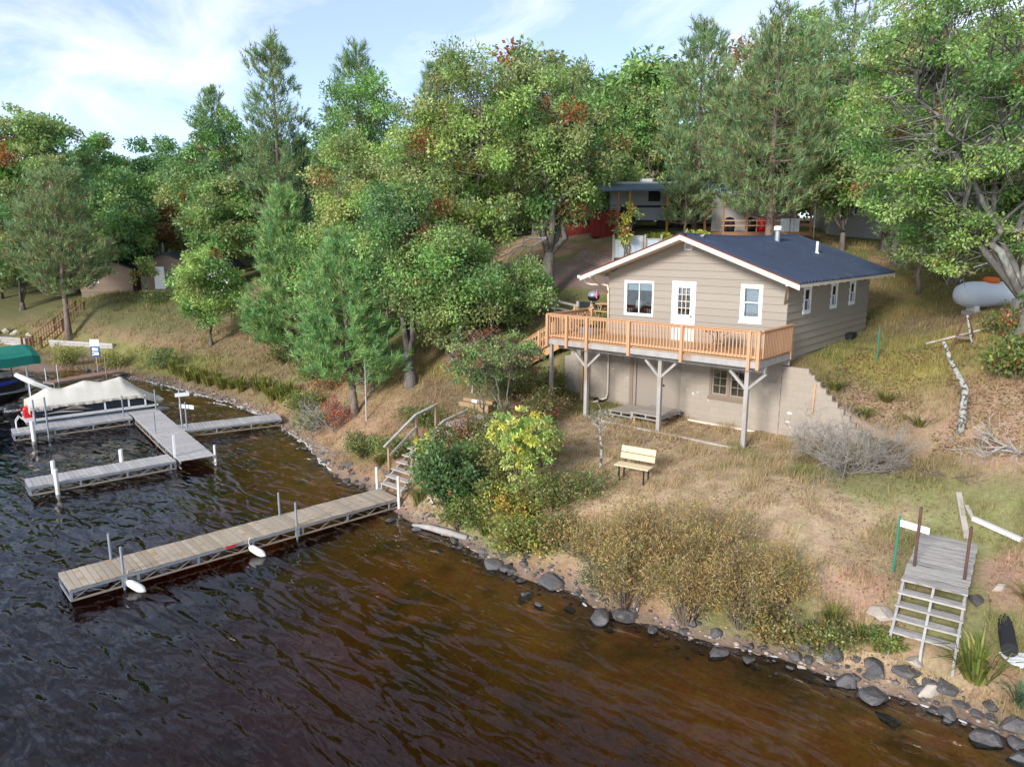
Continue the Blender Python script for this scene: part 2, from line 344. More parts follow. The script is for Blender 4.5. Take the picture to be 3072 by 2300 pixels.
class TPS:
    def __init__(s, pts, lam=0.02):
        P = np.array(pts, float); s.P = P[:, :2]; n = len(P)
        K = s.U(np.linalg.norm(s.P[:, None] - s.P[None], axis=2)) + lam * np.eye(n)
        Q = np.hstack([np.ones((n, 1)), s.P]); A = np.block([[K, Q], [Q.T, np.zeros((3, 3))]])
        s.w = np.linalg.solve(A, np.concatenate([P[:, 2], np.zeros(3)]))
    @staticmethod
    def U(r): return np.where(r > 1e-9, r * r * np.log(np.maximum(r, 1e-9)), 0)
    def __call__(s, x, y):
        x, y = np.broadcast_arrays(np.asarray(x, float), np.asarray(y, float)); sh = x.shape; x, y = x.ravel(), y.ravel()
        out = np.empty(len(x))
        for i in range(0, len(x), 20000):
            q = np.stack([x[i:i + 20000], y[i:i + 20000]], 1)
            k = s.U(np.linalg.norm(q[:, None] - s.P[None], axis=2))
            out[i:i + 20000] = k @ s.w[:-3] + s.w[-3] + q @ s.w[-2:]
        return out.reshape(sh)
_hill, _lawn = TPS(HILL), TPS(LAWN)
def gz(x, y):
    """height of the ground (the lake bed under water) at x, y; the water stands at 0"""
    x, y = np.broadcast_arrays(np.asarray(x, float), np.asarray(y, float))
    r = np.hypot(x + 10, y - 5)
    xc, yc = np.clip(x, -110, 60), np.clip(y, -60, 62)
    h = np.clip(_hill(xc, yc), -1, 12.5)
    far = 10.5 + 3.0 * (fbm(x, y, 0.012, 3, 2) - 0.3)
    h = h + (far - h) * sstep(75, 120, r)
    lw = _lawn(np.clip(x, -16, 15), np.clip(y, -12, 1))
    win = sstep(-13.0, -9.6, x) * (1 - sstep(2.6, 4.6, x))
    front = 1 - sstep(0.05, 0.17, y)
    h = h + (lw - h) * win * front
    h = h + 0.10 * (fbm(x, y, 0.45, 9, 3) - 0.5) * sstep(0.1, 0.7, h) * (1 - 0.7 * win)
    d = shore_y(x) - y
    land = np.maximum(h, 0.015 + 0.05 * np.clip(-d, 0, 3))
    bed = -(0.015 + 0.14 * np.clip(d, 0, 60) + 0.10 * sstep(2, 9, d) * 6) - 0.06 * (fbm(x, y, 0.8, 21, 2) - 0.5) * sstep(0, 1, d)
    bed = np.maximum(bed, -3.2)
    return np.where(d > 0, bed, land)
def g1(x, y): return float(gz(np.array([x]), np.array([y]))[0])

def lines(a, b, step, lo, hi, grow=1.16):
    v = list(np.arange(a, b + 1e-6, step)); s = step; p = v[-1]
    while p < hi: s *= grow; p += s; v.append(p)
    s = step; p = v[0]; left = []
    while p > lo: s *= grow; p -= s; left.append(p)
    return np.array(left[::-1] + v)

def ground_colour(x, y, z):
    """the soil's own colour: dry lawn, leaf litter, moss, bare sand, lake bed"""
    n1, n2, n3, n4 = fbm(x, y, 0.35, 1), fbm(x, y, 1.1, 2), fbm(x, y, 0.16, 4, 3), fbm(x, y, 3.5, 6, 3)
    def C(r, g, b): return np.array([r, g, b])[None]
    def mix(a, b, t): return a + (b - a) * np.clip(t, 0, 1)[:, None]
    litter = mix(C(.20, .125, .072), C(.30, .195, .115), sstep(.35, .65, n2))
    c = mix(litter, C(.145, .145, .055), sstep(.44, .62, n1))
    # lawn before the house
    lawn = mix(C(.325, .235, .145), C(.405, .30, .19), sstep(.3, .7, n4)); lawn = mix(lawn, C(.175, .18, .07), sstep(.46, .62, n1) * .85)
    inl = sstep(-9.5, -8, x) * (1 - sstep(7, 9, x)) * sstep(-10.3, -9.4, y) * (1 - sstep(-.5, .6, y))
    c = mix(c, lawn, inl)
    # grassy shoulder beside the cottage
    sh = np.exp(-(((x - 2.6) / 2.4) ** 2 + ((y - 3.4) / 2.2) ** 2)); c = mix(c, mix(C(.29, .245, .075), C(.15, .175, .05), sstep(.45, .6, n2)), sh * 1.3)
    sh2 = np.exp(-(((x - 5.5) / 3) ** 2 + ((y - 5) / 2.5) ** 2)); c = mix(c, mix(C(.27, .215, .075), C(.19, .17, .06), sstep(.45, .6, n2)), sh2)
    hl = sstep(1.0, 2.0, x) * sstep(-2.5, -1, y) * (1 - sstep(1.2, 3, y)); c = mix(c, mix(C(.36, .245, .165), C(.27, .18, .115), sstep(.4, .65, n4)), hl * .85)
    # needle-strewn slope behind the cottage, ochre
    bk = sstep(-3, 1, x) * sstep(8.5, 10.5, y); c = mix(c, mix(C(.20, .14, .055), C(.15, .13, .045), sstep(.4, .62, n2)), bk)
    dk = np.exp(-(((x - 1.8) / 2.2) ** 2 + ((y - 8.6) / 1.6) ** 2)); c = mix(c, C(.165, .115, .085), dk)
    # bare reddish sand round the old stair and on the eroded bank
    bare = np.exp(-(((x - 8.0) / 1.0) ** 2 + ((y + 5.4) / 1.6) ** 2)) + .9 * np.exp(-(((x - 5.1) / .8) ** 2 + ((y + 7.6) / 1.0) ** 2)) + .8 * np.exp(-(((x + 5.3) / .6) ** 2 + ((y + 9.0) / .6) ** 2))
    c = mix(c, mix(C(.40, .265, .185), C(.33, .20, .135), n4), sstep(.25, .7, bare + .5 * (n2 - .5)))
    # earth slope by the stair landing
    e = np.exp(-(((x + 13.0) / 2.2) ** 2 + ((y + 3.6) / 1.6) ** 2)); c = mix(c, mix(C(.17, .115, .075), C(.22, .15, .095), n4), e)
    gl = np.exp(-(((x + 15.5) / 2.6) ** 2 + ((y + 2.6) / 1.7) ** 2)); c = mix(c, C(.28, .225, .075), gl * .9 * sstep(.35, .6, n1 + .1))
    # the bank to the far landing: rusty needles above, green by the water
    lb = sstep(-26, -30, x) * 1.0 if False else 1 - sstep(-30, -24, x)
    c = mix(c, mix(C(.245, .165, .10), C(.18, .135, .075), n2), lb * (1 - sstep(4, 7, y)) * .9)
    gr = (1 - sstep(-40, -34, x)) * sstep(.15, .35, z) * (1 - sstep(.9, 1.5, z)); c = mix(c, mix(C(.145, .175, .05), C(.23, .20, .07), n2), gr * .9)
    tree_shade = (1 - sstep(-48, -44, x)) * sstep(1.5, 2.5, z); c = mix(c, mix(C(.075, .09, .035), C(.12, .11, .05), n2), tree_shade * .9)  # green ground above the far landing, darkened in colour for the shade of trees
    # gravelly water's edge
    wet = 1 - sstep(.05, .30, z); c = mix(c, mix(C(.15, .105, .08), C(.22, .16, .125), n4), wet)
    bed = mix(C(.42, .22, .075), C(.27, .15, .055), sstep(.35, .65, n1)); bed = mix(bed, C(.12, .09, .035), sstep(.52, .66, n2) * .7)
    c = mix(c, bed, 1 - sstep(-.10, .0, z))
    return np.where((z > -.02)[:, None], 1.15, 1.0) * c * (0.86 + 0.28 * n4)[:, None]

gx = lines(-34, 12, 0.22, -700, 500); gy = lines(-12, 27, 0.22, -400, 900)
gy = np.sort(np.concatenate([gy[np.abs(gy - 0.1) > 0.13], [0.03, 0.2]]))
X, Y = np.meshgrid(gx, gy, indexing='ij'); xx, yy = X.ravel(), Y.ravel(); zz = gz(xx, yy)
nx, ny = len(gx), len(gy)
ii = (np.arange(nx - 1)[:, None] * ny + np.arange(ny - 1)[None]).ravel()
M_GROUND = bpy.data.materials.new('ground_soil'); M_GROUND.use_nodes = True
N, L = M_GROUND.node_tree.nodes, M_GROUND.node_tree.links
b = N['Principled BSDF']; b.inputs['Roughness'].default_value = 0.95; b.inputs['Specular IOR Level'].default_value = 0.1
at = N.new('ShaderNodeVertexColor'); at.layer_name = 'col'
tc = N.new('ShaderNodeTexCoord')
n1 = N.new('ShaderNodeTexNoise'); n1.inputs['Scale'].default_value = 9; n1.inputs['Detail'].default_value = 8; n1.inputs['Roughness'].default_value = 0.75
n2 = N.new('ShaderNodeTexVoronoi'); n2.inputs['Scale'].default_value = 11
n3 = N.new('ShaderNodeTexNoise'); n3.inputs['Scale'].default_value = 2.3; n3.inputs['Detail'].default_value = 5
for n in (n1, n2, n3): L.new(tc.outputs['Object'], n.inputs['Vector'])
ma = N.new('ShaderNodeMath'); ma.operation = 'MULTIPLY_ADD'; ma.inputs[1].default_value = 1.5; ma.inputs[2].default_value = 0.25; L.new(n1.outputs['Fac'], ma.inputs[0])
hs = N.new('ShaderNodeHueSaturation'); L.new(at.outputs['Color'], hs.inputs['Color']); L.new(ma.outputs[0], hs.inputs['Value'])
mh = N.new('ShaderNodeMath'); mh.operation = 'MULTIPLY_ADD'; mh.inputs[1].default_value = 0.10; mh.inputs[2].default_value = 0.45; L.new(n3.outputs['Fac'], mh.inputs[0]); L.new(mh.outputs[0], hs.inputs['Hue'])
L.new(hs.outputs['Color'], b.inputs['Base Color'])
bp = N.new('ShaderNodeBump'); bp.inputs['Strength'].default_value = 0.8; bp.inputs['Distance'].default_value = 0.05
L.new(n1.outputs['Fac'], bp.inputs['Height']); L.new(bp.outputs['Normal'], b.inputs['Normal'])
gme = np_mesh('ground', np.stack([xx, yy, zz], 1), np.stack([ii, ii + ny, ii + ny + 1, ii + 1], 1), M_GROUND, ground_colour(xx, yy, zz), smooth=True)
tag(place(gme, 'ground'), kind='structure')

# ------------------------------------------------------------------ lake: brown peaty water, clear at the edge, mirror-like ripples
M_WATER = bpy.data.materials.new('lake_water'); M_WATER.use_nodes = True
N, L = M_WATER.node_tree.nodes, M_WATER.node_tree.links; N.clear()
out = N.new('ShaderNodeOutputMaterial')
tc = N.new('ShaderNodeTexCoord')
def wave_layer(scale, rot, stretch, detail, dist=0.0):
    mp = N.new('ShaderNodeMapping'); mp.inputs['Rotation'].default_value = (0, 0, R(rot)); mp.inputs['Scale'].default_value = stretch
    n = N.new('ShaderNodeTexNoise'); n.inputs['Scale'].default_value = scale; n.inputs['Detail'].default_value = detail; n.inputs['Roughness'].default_value = 0.5; n.inputs['Distortion'].default_value = dist
    L.new(tc.outputs['Object'], mp.inputs['Vector']); L.new(mp.outputs['Vector'], n.inputs['Vector']); return n.outputs['Fac']
def mathn(op, a, b=None, c=None):
    m = N.new('ShaderNodeMath'); m.operation = op
    for i, v in enumerate((a, b, c)):
        if v is None: continue
        if isinstance(v, (int, float)): m.inputs[i].default_value = v
        else: L.new(v, m.inputs[i])
    return m.outputs[0]
wa = wave_layer(1.15, 28, (0.55, 1.5, 1), 1.5, 0.6)
wb = wave_layer(3.3, 8, (0.55, 1.3, 1), 1.0, 0.3)
wc = wave_layer(0.16, 15, (1, 1, 1), 1.0)                 # calmer and rougher patches
wd = wave_layer(11, 20, (0.7, 1.2, 1), 1.0)
calm = N.new('ShaderNodeMapRange'); calm.inputs['From Min'].default_value = 0.38; calm.inputs['From Max'].default_value = 0.62; calm.inputs['To Min'].default_value = 0.35; calm.inputs['To Max'].default_value = 1.15
L.new(wc, calm.inputs['Value'])
small = mathn('MULTIPLY', mathn('ADD', mathn('MULTIPLY', wb, 0.34), mathn('MULTIPLY', wd, 0.035)), calm.outputs['Result'])
height = mathn('ADD', wa, small)
bp = N.new('ShaderNodeBump'); bp.inputs['Strength'].default_value = 1.0; bp.inputs['Distance'].default_value = 0.135
L.new(height, bp.inputs['Height'])
gl = N.new('ShaderNodeBsdfGlossy'); gl.inputs['Roughness'].default_value = 0.015; gl.inputs['Color'].default_value = (1, 1, 1, 1)
tr = N.new('ShaderNodeBsdfTransparent')
fr = N.new('ShaderNodeFresnel'); fr.inputs['IOR'].default_value = 1.333
mx = N.new('ShaderNodeMixShader')
L.new(bp.outputs['Normal'], gl.inputs['Normal']); L.new(bp.outputs['Normal'], fr.inputs['Normal'])
L.new(fr.outputs['Fac'], mx.inputs['Fac']); L.new(tr.outputs['BSDF'], mx.inputs[1]); L.new(gl.outputs['BSDF'], mx.inputs[2])
L.new(mx.outputs['Shader'], out.inputs['Surface'])
va = N.new('ShaderNodeVolumeAbsorption'); va.inputs['Color'].default_value = (0.82, 0.68, 0.25, 1); va.inputs['Density'].default_value = 2.3
L.new(va.outputs['Volume'], out.inputs['Volume'])
wm = MB().box(-400, 260, -300, 3, -8, 0.0)
wo = wm.build('water', M_WATER, kind='structure')

# ------------------------------------------------------------------ gravel drive behind the cottage
def strip(name, pts, widths, m, lift=0.03, label=None, seg=0.6, cross=9, crown=0.0):
    P = np.array(pts, float); s = np.concatenate([[0], np.cumsum(np.linalg.norm(np.diff(P, axis=0), axis=1))])
    t = np.linspace(0, s[-1], max(2, int(s[-1] / seg))); cx, cy = np.interp(t, s, P[:, 0]), np.interp(t, s, P[:, 1]); w = np.interp(t, s, widths)
    dx, dy = np.gradient(cx), np.gradient(cy); l = np.hypot(dx, dy); nxx, nyy = -dy / l, dx / l
    k = np.linspace(-.5, .5, cross)
    edge = 1 + 0.25 * (vnoise(t, t * 0, .8, 3) - .5)
    VX = cx[:, None] + nxx[:, None] * k * (w * edge)[:, None]; VY = cy[:, None] + nyy[:, None] * k * (w * edge)[:, None]
    VZ = gz(VX, VY) + lift + crown * (1 - (2 * k) ** 2)[None] - 0.05 * (np.abs(k) > .49)[None]
    n = len(t); i = (np.arange(n - 1)[:, None] * cross + np.arange(cross - 1)[None]).ravel()
    me = np_mesh(name, np.stack([VX.ravel(), VY.ravel(), VZ.ravel()], 1), np.stack([i, i + cross, i + cross + 1, i + 1], 1), m, smooth=True)
    return tag(place(me, name), label, kind='structure')
M_GRAVEL = mat('drive_gravel', (0.185, 0.125, 0.105), 0.95, amt=0.3, scale=7, bump=0.9, bscale=20, col2=(0.25, 0.18, 0.15), c2=(0.45, 0.7), c2scale=0.6)
strip('drive', [(-60, 16), (-40, 12.5), (-28, 9.2), (-18, 8.2), (-12, 8.6), (-9.2, 11.5)], [5, 5, 4.6, 4.6, 4.2, 3], M_GRAVEL, 0.035)
M_BERM = mat('stony_berm', (0.24, 0.155, 0.12), 0.95, amt=0.45, scale=12, bump=1.2, bscale=16, col2=(0.36, 0.28, 0.23), c2=(0.55, 0.65), c2scale=9)
strip('gravel_berm', [(-17, 11.4), (-13.5, 10.3), (-10.6, 10.4)], [1.4, 2.2, 1.2], M_BERM, 0.03, crown=0.28)

# ------------------------------------------------------------------ the cottage (front wall on y = 0, from x = -7.3 to 0)
ZF = 5.45                                   # floor
W, D = 7.3, 9.07
RS, APEX = 0.366, 9.43
def roof_z(x, y=4.5):
    sag = 0.11 * math.sin(math.pi * min(1, max(0, (y + 0.96) / 11.0)))
    d = abs(x + W / 2)
    return APEX - RS * d - sag * max(0, 1 - d / 3.4)
cot = thing('cottage', (0, 0, 2.35), 'beige lap-sided lake cottage with navy metal roof on a block basement', 'cottage')
CUT_F = [(-6.45, -5.25, 6.34, 7.58), (-4.30, -3.47, 5.50, 7.60), (-1.58, -0.93, 6.50, 7.60)]
CUT_S = [(1.52, 2.03, 6.68, 7.52), (4.36, 4.86, 6.68, 7.52), (6.55, 7.06, 6.68, 7.52)]
CH = 0.268
def cut_strips(a, b, z0, z1, cuts):
    """pieces (u0, u1, za, zb) of one siding course left over round the openings"""
    us = sorted(set([a, b] + [u for c in cuts if c[2] < z1 and c[3] > z0 for u in c[:2] if a < u < b]))
    for u0, u1 in zip(us[:-1], us[1:]):
        mid = (u0 + u1) / 2; seg = [(z0, z1)]
        for c in cuts:
            if c[0] < mid < c[1]:
                seg = [s for lo, hi in seg for s in ((lo, min(hi, c[2])), (max(lo, c[3]), hi)) if s[1] - s[0] > 0.004]
        for lo, hi in seg: yield u0, u1, lo, hi
def lap(z, z0, z1): return 0.042 - 0.034 * (z - z0) / (z1 - z0)
k = 0
while True:                                  # lake front, gable included
    z0 = 5.15 + k * CH; z1 = z0 + CH + 0.012; k += 1
    lim = lambda z: min(W / 2, (APEX - 0.16 - z) / RS)
    if lim(z0) < 0.25: break
    m = MB(); last = None
    for u0, u1, lo, hi in cut_strips(-W, 0.03, z0, z1, CUT_F):
        if last is not None and u0 > last + .001:
            m.build('siding_board', M_SIDING, cot); m = MB()
        last = u1
        def cl(u, z): return max(-W / 2 - lim(z), min(-W / 2 + lim(z) + (0.03 if u > -0.1 else 0), u))
        if cl(u1, lo) - cl(u0, lo) < 0.01: continue
        yl, yh = -lap(lo, z0, z1), -lap(hi, z0, z1)
        m.hexa([(cl(u0, lo), yl, lo), (cl(u1, lo), yl, lo), (cl(u1, lo), 0.03, lo), (cl(u0, lo), 0.03, lo), (cl(u0, hi), yh, hi), (cl(u1, hi), yh, hi), (cl(u1, hi), 0.03, hi), (cl(u0, hi), 0.03, hi)])
    m.build('siding_board', M_SIDING, cot)
for k in range(11):                          # gable side away from the stair
    z0 = 5.15 + k * CH; z1 = min(z0 + CH + 0.012, 7.98)
    m = MB(); last = None
    for u0, u1, lo, hi in cut_strips(0.031, D, z0, z1, CUT_S):
        if last is not None and u0 > last + .001:
            m.build('siding_board', M_SIDING, cot); m = MB()
        last = u1
        a, c = lap(lo, z0, z1), lap(hi, z0, z1)
        m.hexa([(-0.03, u0, lo), (a, u0, lo), (a, u1, lo), (-0.03, u1, lo), (-0.03, u0, hi), (c, u0, hi), (c, u1, hi), (-0.03, u1, hi)])
    m.build('siding_board', M_SIDING, cot)
MB().box(-W, -W + 0.12, 0.031, D, 4.6, 7.95).build('wall', M_SIDING, cot)
MB().box(-W + 0.12, -0.031, D - 0.12, D, 4.6, 7.97).prism([(-W + .12, 7.97), (-0.031, 7.97), (-W / 2, 9.2)], D - 0.12, D).build('wall', M_SIDING, cot)
MB().box(-W + .121, -0.04, 0.04, D - .121, 5.30, 5.42).build('floor', M_INTER, cot)
MB().box(-W + .121, -0.04, 2.6, 2.7, 5.42, 7.9).box(-3.0, -2.9, 0.04, 2.6, 5.42, 7.9).build('inner_wall', M_INTER, cot)
MB().box(-W + .121, -0.04, 0.06, D - .13, 7.9, 7.96).build('ceiling', M_INTER, cot)

# roof: ribbed metal sheets over a boarded deck
slab = MB()
for s in (-1, 1):
    e = W / 2 + 0.747
    for ya, yb in zip(np.linspace(-0.955, 10.03, 9)[:-1], np.linspace(-0.955, 10.03, 9)[1:]):
        for d0, d1 in ((0, 1.5), (1.5, e - 0.01)):
            p = []
            for off in (-0.13, -0.03):
                for dd, yv in ((d0, ya), (d1, ya), (d1, yb), (d0, yb)):
                    xw = -W / 2 + s * dd; p.append((xw, yv, roof_z(xw, yv) + off))
            slab.hexa(p)
slab.build('roof_deck', M_CREAM, cot)
def roof_panel(s, y0, y1):
    prof = []
    n = 3; w = (y1 - y0) / n
    for i in range(n):
        a = y0 + i * w
        prof += [(a, 0.0), (a + w * 0.50, 0.0), (a + w * 0.63, 0.07), (a + w * 0.80, 0.07), (a + w * 0.95, 0.0)]
    prof.append((y1, 0.0))
    m = MB(); e = W / 2 + 0.76; ds = [0.0, 1.2, 2.4, e]
    for d in ds:
        for yv, h in prof:
            xw = -W / 2 + s * d; m.v.append((xw, yv, roof_z(xw, yv) + h))
    q = len(prof)
    for r in range(len(ds) - 1):
        for i in range(q - 1):
            a = r * q + i; m.f.append((a, a + 1, a + q + 1, a + q) if s < 0 else (a, a + q, a + q + 1, a + 1))
    m.build('roof_panel', M_NAVY, cot)
ys = np.linspace(-0.965, 10.04, 13)
for s in (1, -1):
    for y0, y1 in zip(ys[:-1], ys[1:]): roof_panel(s, y0, y1)
cap = MB()
for y0, y1 in zip(ys[:-1], ys[1:]):
    for s in (-1, 1):
        xa, xb = -W / 2, -W / 2 + s * 0.17
        cap.hexa([(xa, y0, roof_z(xa, y0) + .03), (xb, y0, roof_z(xb, y0) + .03), (xb, y1, roof_z(xb, y1) + .03), (xa, y1, roof_z(xa, y1) + .03),
                  (xa, y0, roof_z(xa, y0) + .05), (xb, y0, roof_z(xb, y0) + .05), (xb, y1, roof_z(xb, y1) + .05), (xa, y1, roof_z(xa, y1) + .05)])
cap.build('ridge_cap', M_NAVYCAP, cot)
for y0, y1, yd in ((-0.995, -0.956, -0.999), (10.035, 10.075, 10.05)):
    for s in (-1, 1):
        e = W / 2 + 0.747; xa, xb = -W / 2, -W / 2 + s * e
        za, zb = roof_z(xa, y0), roof_z(xb, y0)
        MB().hexa([(xa, y0, za - .21), (xb, y0, zb - .21), (xb, y1, zb - .21), (xa, y1, za - .21), (xa, y0, za - .022), (xb, y0, zb - .022), (xb, y1, zb - .022), (xa, y1, za - .022)]).build('bargeboard', M_CREAM, cot)
        MB().hexa([(xa, yd - .004, za - .04), (xb, yd - .004, zb - .04), (xb, y1, zb - .04), (xa, y1, za - .04), (xa, yd - .004, za + .018), (xb, yd - .004, zb + .018), (xb, y1, zb + .018), (xa, y1, za + .018)]).build('drip_edge', M_DRIP, cot)
for i in range(16):                          # rafter tails along the eave
    yv = -0.55 + i * 0.68
    x0, x1 = 0.02, 0.735
    za, zb = roof_z(x0) - .131, roof_z(x1) - .131
    MB().hexa([(x0, yv, za - .13), (x1, yv, zb - .03), (x1, yv + .045, zb - .03), (x0, yv + .045, za - .13), (x0, yv, za), (x1, yv, zb), (x1, yv + .045, zb), (x0, yv + .045, za)]).build('rafter_tail', M_CREAM, cot)
for xo in (-W - 0.30, 0.32):                 # outriggers and braces that carry the overhang
    z = roof_z(xo) - .19
    MB().bar((xo, 0.3, z), (xo, -0.954, z), .09, .12).build('outrigger', M_CREAM, cot)
    xi = -W + 0.03 if xo < -4 else -0.06
    MB().bar((xi, -.035, 7.08), (xo * .9 + xi * .1, -.80, z - .06), .075, .075).build('brace', M_BROWNTRIM, cot)
gx0 = -W - 0.76
MB().prism([(gx0 - .11, 7.70), (gx0 - .13, 7.81), (gx0, 7.81), (gx0, 7.70)], -0.97, 10.04).build('gutter', M_WHITE, cot)
MB().tube([(gx0 - .02, -.62, 7.70), (gx0 + .02, -.60, 7.52), (gx0 + .22, -.5, 7.44), (gx0 + .55, -.16, 7.43), (gx0 + .74, -.075, 7.40), (gx0 + .78, -.07, 7.2), (-7.24, -.07, 5.47)], .045, 8).build('downspout', M_CREAM, cot, smooth=True)
MB().tube([(-7.20, -.06, 5.22), (-7.20, -.06, 2.95), (-7.22, -.12, 2.76), (-7.55, -.38, 2.60), (-7.75, -.50, 2.54)], .047, 8).build('downspout', M_CREAM, cot, smooth=True)
MB().lathe([(.11, 0), (.11, .50), (.075, .505), (.075, .52), (.075, .54), (.15, .545), (.155, .64), (.12, .68), (.0, .69)], (-3.0, 6.2, 9.08), 14).build('flue_pipe', M_ALU, cot, smooth=False)
MB().lathe([(.16, .53), (.165, .66), (.13, .70), (0, .71)], (-3.0, 6.2, 9.08), 14).build('flue_cap', M_WHITE, cot)
vz = roof_z(-1.55, 6.2)
MB().lathe([(.055, 0), (.055, .52)], (-1.55, 6.9, vz), 10).lathe([(.14, -.02), (.10, .04), (.06, .09)], (-1.55, 6.9, vz), 10).build('vent_pipe', M_WHITE, cot)
vt = MB().box(-3.96, -3.64, -.055, -.02, 8.84, 8.87).box(-3.96, -3.64, -.055, -.02, 9.10, 9.13).box(-3.96, -3.93, -.055, -.02, 8.871, 9.099).box(-3.67, -3.64, -.055, -.02, 8.871, 9.099).build('gable_vent', M_WHITE, cot)
for i in range(5): MB().hexa([(-3.93, -.045, 8.885 + i * .045), (-3.67, -.045, 8.885 + i * .045), (-3.67, -.02, 8.91 + i * .045), (-3.93, -.02, 8.91 + i * .045), (-3.93, -.045, 8.893 + i * .045), (-3.67, -.045, 8.893 + i * .045), (-3.67, -.02, 8.918 + i * .045), (-3.93, -.02, 8.918 + i * .045)]).build('louvre', M_WHITE, vt)

def T(side):
    """maps (u along the wall, depth into the wall, z) to world"""
    return (lambda u, d, z: (u, d, z)) if side == 'f' else (lambda u, d, z: (-d, u, z))
def wbox(m, f, u0, u1, d0, d1, z0, z1):
    return m.hexa([f(u0, d0, z0), f(u1, d0, z0), f(u1, d1, z0), f(u0, d1, z0), f(u0, d0, z1), f(u1, d0, z1), f(u1, d1, z1), f(u0, d1, z1)])
def ring(m, f, u0, u1, z0, z1, t, d0, d1):
    wbox(m, f, u0, u1, d0, d1, z0, z0 + t); wbox(m, f, u0, u1, d0, d1, z1 - t, z1)
    wbox(m, f, u0, u0 + t, d0, d1, z0 + t, z1 - t); wbox(m, f, u1 - t, u1, d0, d1, z0 + t, z1 - t); return m
def window(f, u0, u1, z0, z1, trim, parts, framem=M_WHITE, hung=False, slide=False, label=None):
    w = ring(MB(), f, u0, u1, z0, z1, trim, -.055, .05).build('window', framem, cot)
    if label: w['label'] = label
    a0, a1, b0, b1 = u0 + trim, u1 - trim, z0 + trim, z1 - trim
    if hung:
        zm = (b0 + b1) / 2
        ring(MB(), f, a0, a1, b0, zm + .02, .04, .0, .045).build('sash', framem, w)
        ring(MB(), f, a0, a1, zm - .018, b1, .04, -.035, -.005).build('sash', framem, w)
        wbox(MB(), f, a0 + .04, a1 - .04, .02, .026, b0 + .04, zm - .02).build('pane', M_GLASS, w)
        wbox(MB(), f, a0 + .04, a1 - .04, -.02, -.014, zm + .022, b1 - .04).build('pane', M_GLASS, w)
    if slide:
        um = (a0 + a1) / 2
        ring(MB(), f, a0, um + .02, b0, b1, .035, -.03, -.002).build('sash', framem, w)
        ring(MB(), f, um - .02, a1, b0, b1, .035, .002, .03).build('sash', framem, w)
        wbox(MB(), f, a0 + .035, um - .02, -.018, -.012, b0 + .035, b1 - .035).build('pane', M_GLASS, w)
        wbox(MB(), f, um + .02, a1 - .035, .013, .019, b0 + .035, b1 - .035).build('pane', M_GLASS, w)
    for nm, mm, q in parts:
        wbox(MB(), f, *q).build(nm, mm, w)
    return w
F, S_ = T('f'), T('s')
window(F, -6.52, -5.19, 6.27, 7.64, .065, [('blind', M_BLIND, (-6.42, -5.28, .07, .08, 7.26, 7.57))], slide=True, label='wide sliding window with raised blind')
window(F, -1.66, -.85, 6.40, 7.68, .105, [('curtain', M_CURTAIN, (-1.50, -1.0, .09, .10, 6.5, 7.58))], hung=True)
for i, (u0, u1) in enumerate(((1.42, 2.13), (4.26, 4.96), (6.45, 7.16))):
    window(S_, u0, u1, 6.60, 7.60, .10, [('curtain', M_CURTAIN if i == 1 else M_POSTW, (u0 + .14, u0 + .36, .10, .11, 7.08, 7.52))], hung=True)
MB().box(-1.68, -.83, -.075, .0, 6.30, 6.399).build('sill', M_WHITE, cot)
# front door with a nine-light glass
dr = ring(MB(), F, -4.39, -3.40, 5.46, 7.69, .10, -.06, .05).build('door', M_WHITE, cot)
lf = MB()
wbox(lf, F, -4.288, -3.502, -.02, .02, 5.562, 6.44); wbox(lf, F, -4.288, -4.15, -.02, .02, 6.44, 7.45); wbox(lf, F, -3.64, -3.502, -.02, .02, 6.44, 7.45); wbox(lf, F, -4.288, -3.502, -.02, .02, 7.45, 7.588)
lf.build('leaf', M_WHITE, dr)
mu = MB()
for i in (1, 2): wbox(mu, F, -4.15 + .17 * i - .011, -4.15 + .17 * i + .011, -.03, .012, 6.44, 7.45)
for i in (1, 2, 3): wbox(mu, F, -4.15, -3.64, -.028, .01, 6.44 + .2525 * i - .012, 6.44 + .2525 * i + .012)
mu.build('muntin', M_CREAM, dr)
wbox(MB(), F, -4.15, -3.64, .013, .018, 6.44, 7.45).build('pane', M_GLASS, dr)
wbox(MB(), F, -4.13, -3.66, .10, .11, 7.22, 7.44).build('curtain', M_CURTAIN, dr)
wbox(MB(), F, -4.24, -3.56, -.028, -.02, 5.62, 5.98).build('lower_panel', M_WHITE, dr)
MB().lathe([(.0, -.09), (.03, -.085), (.035, -.06), (.012, -.05), (.012, -.02)], (-3.56, 0, 6.40), 10, 'y').build('knob', M_BLACKM, dr)

# table lamp behind the sliding window
lp = thing('table_lamp', (-6.12, .42, 6.28), 'white-shaded table lamp behind the sliding window', 'lamp')
MB().lathe([(.17, .26), (.10, .56), (.095, .56), (.165, .262)], n=18).build('shade', M_SHADE, lp, local=True, smooth=True)
MB().lathe([(.09, 0), (.09, .02), (.03, .05), (.05, .12), (.02, .2), (.012, .5)], n=12).build('base', M_BLACKM, lp, local=True, smooth=True)
nt = thing('nightstand', (-6.1, .42, 5.42), 'dark stand under the lamp in the sliding window', 'table')
MB().box(-.25, .25, -.2, .2, .80, .86).build('top', M_BLACKM, nt, local=True)
for sx in (-1, 1):
    for sy in (-1, 1): MB().box(sx * .21 - .02, sx * .21 + .02, sy * .16 - .02, sy * .16 + .02, 0, .80).build('leg', M_BLACKM, nt, local=True)

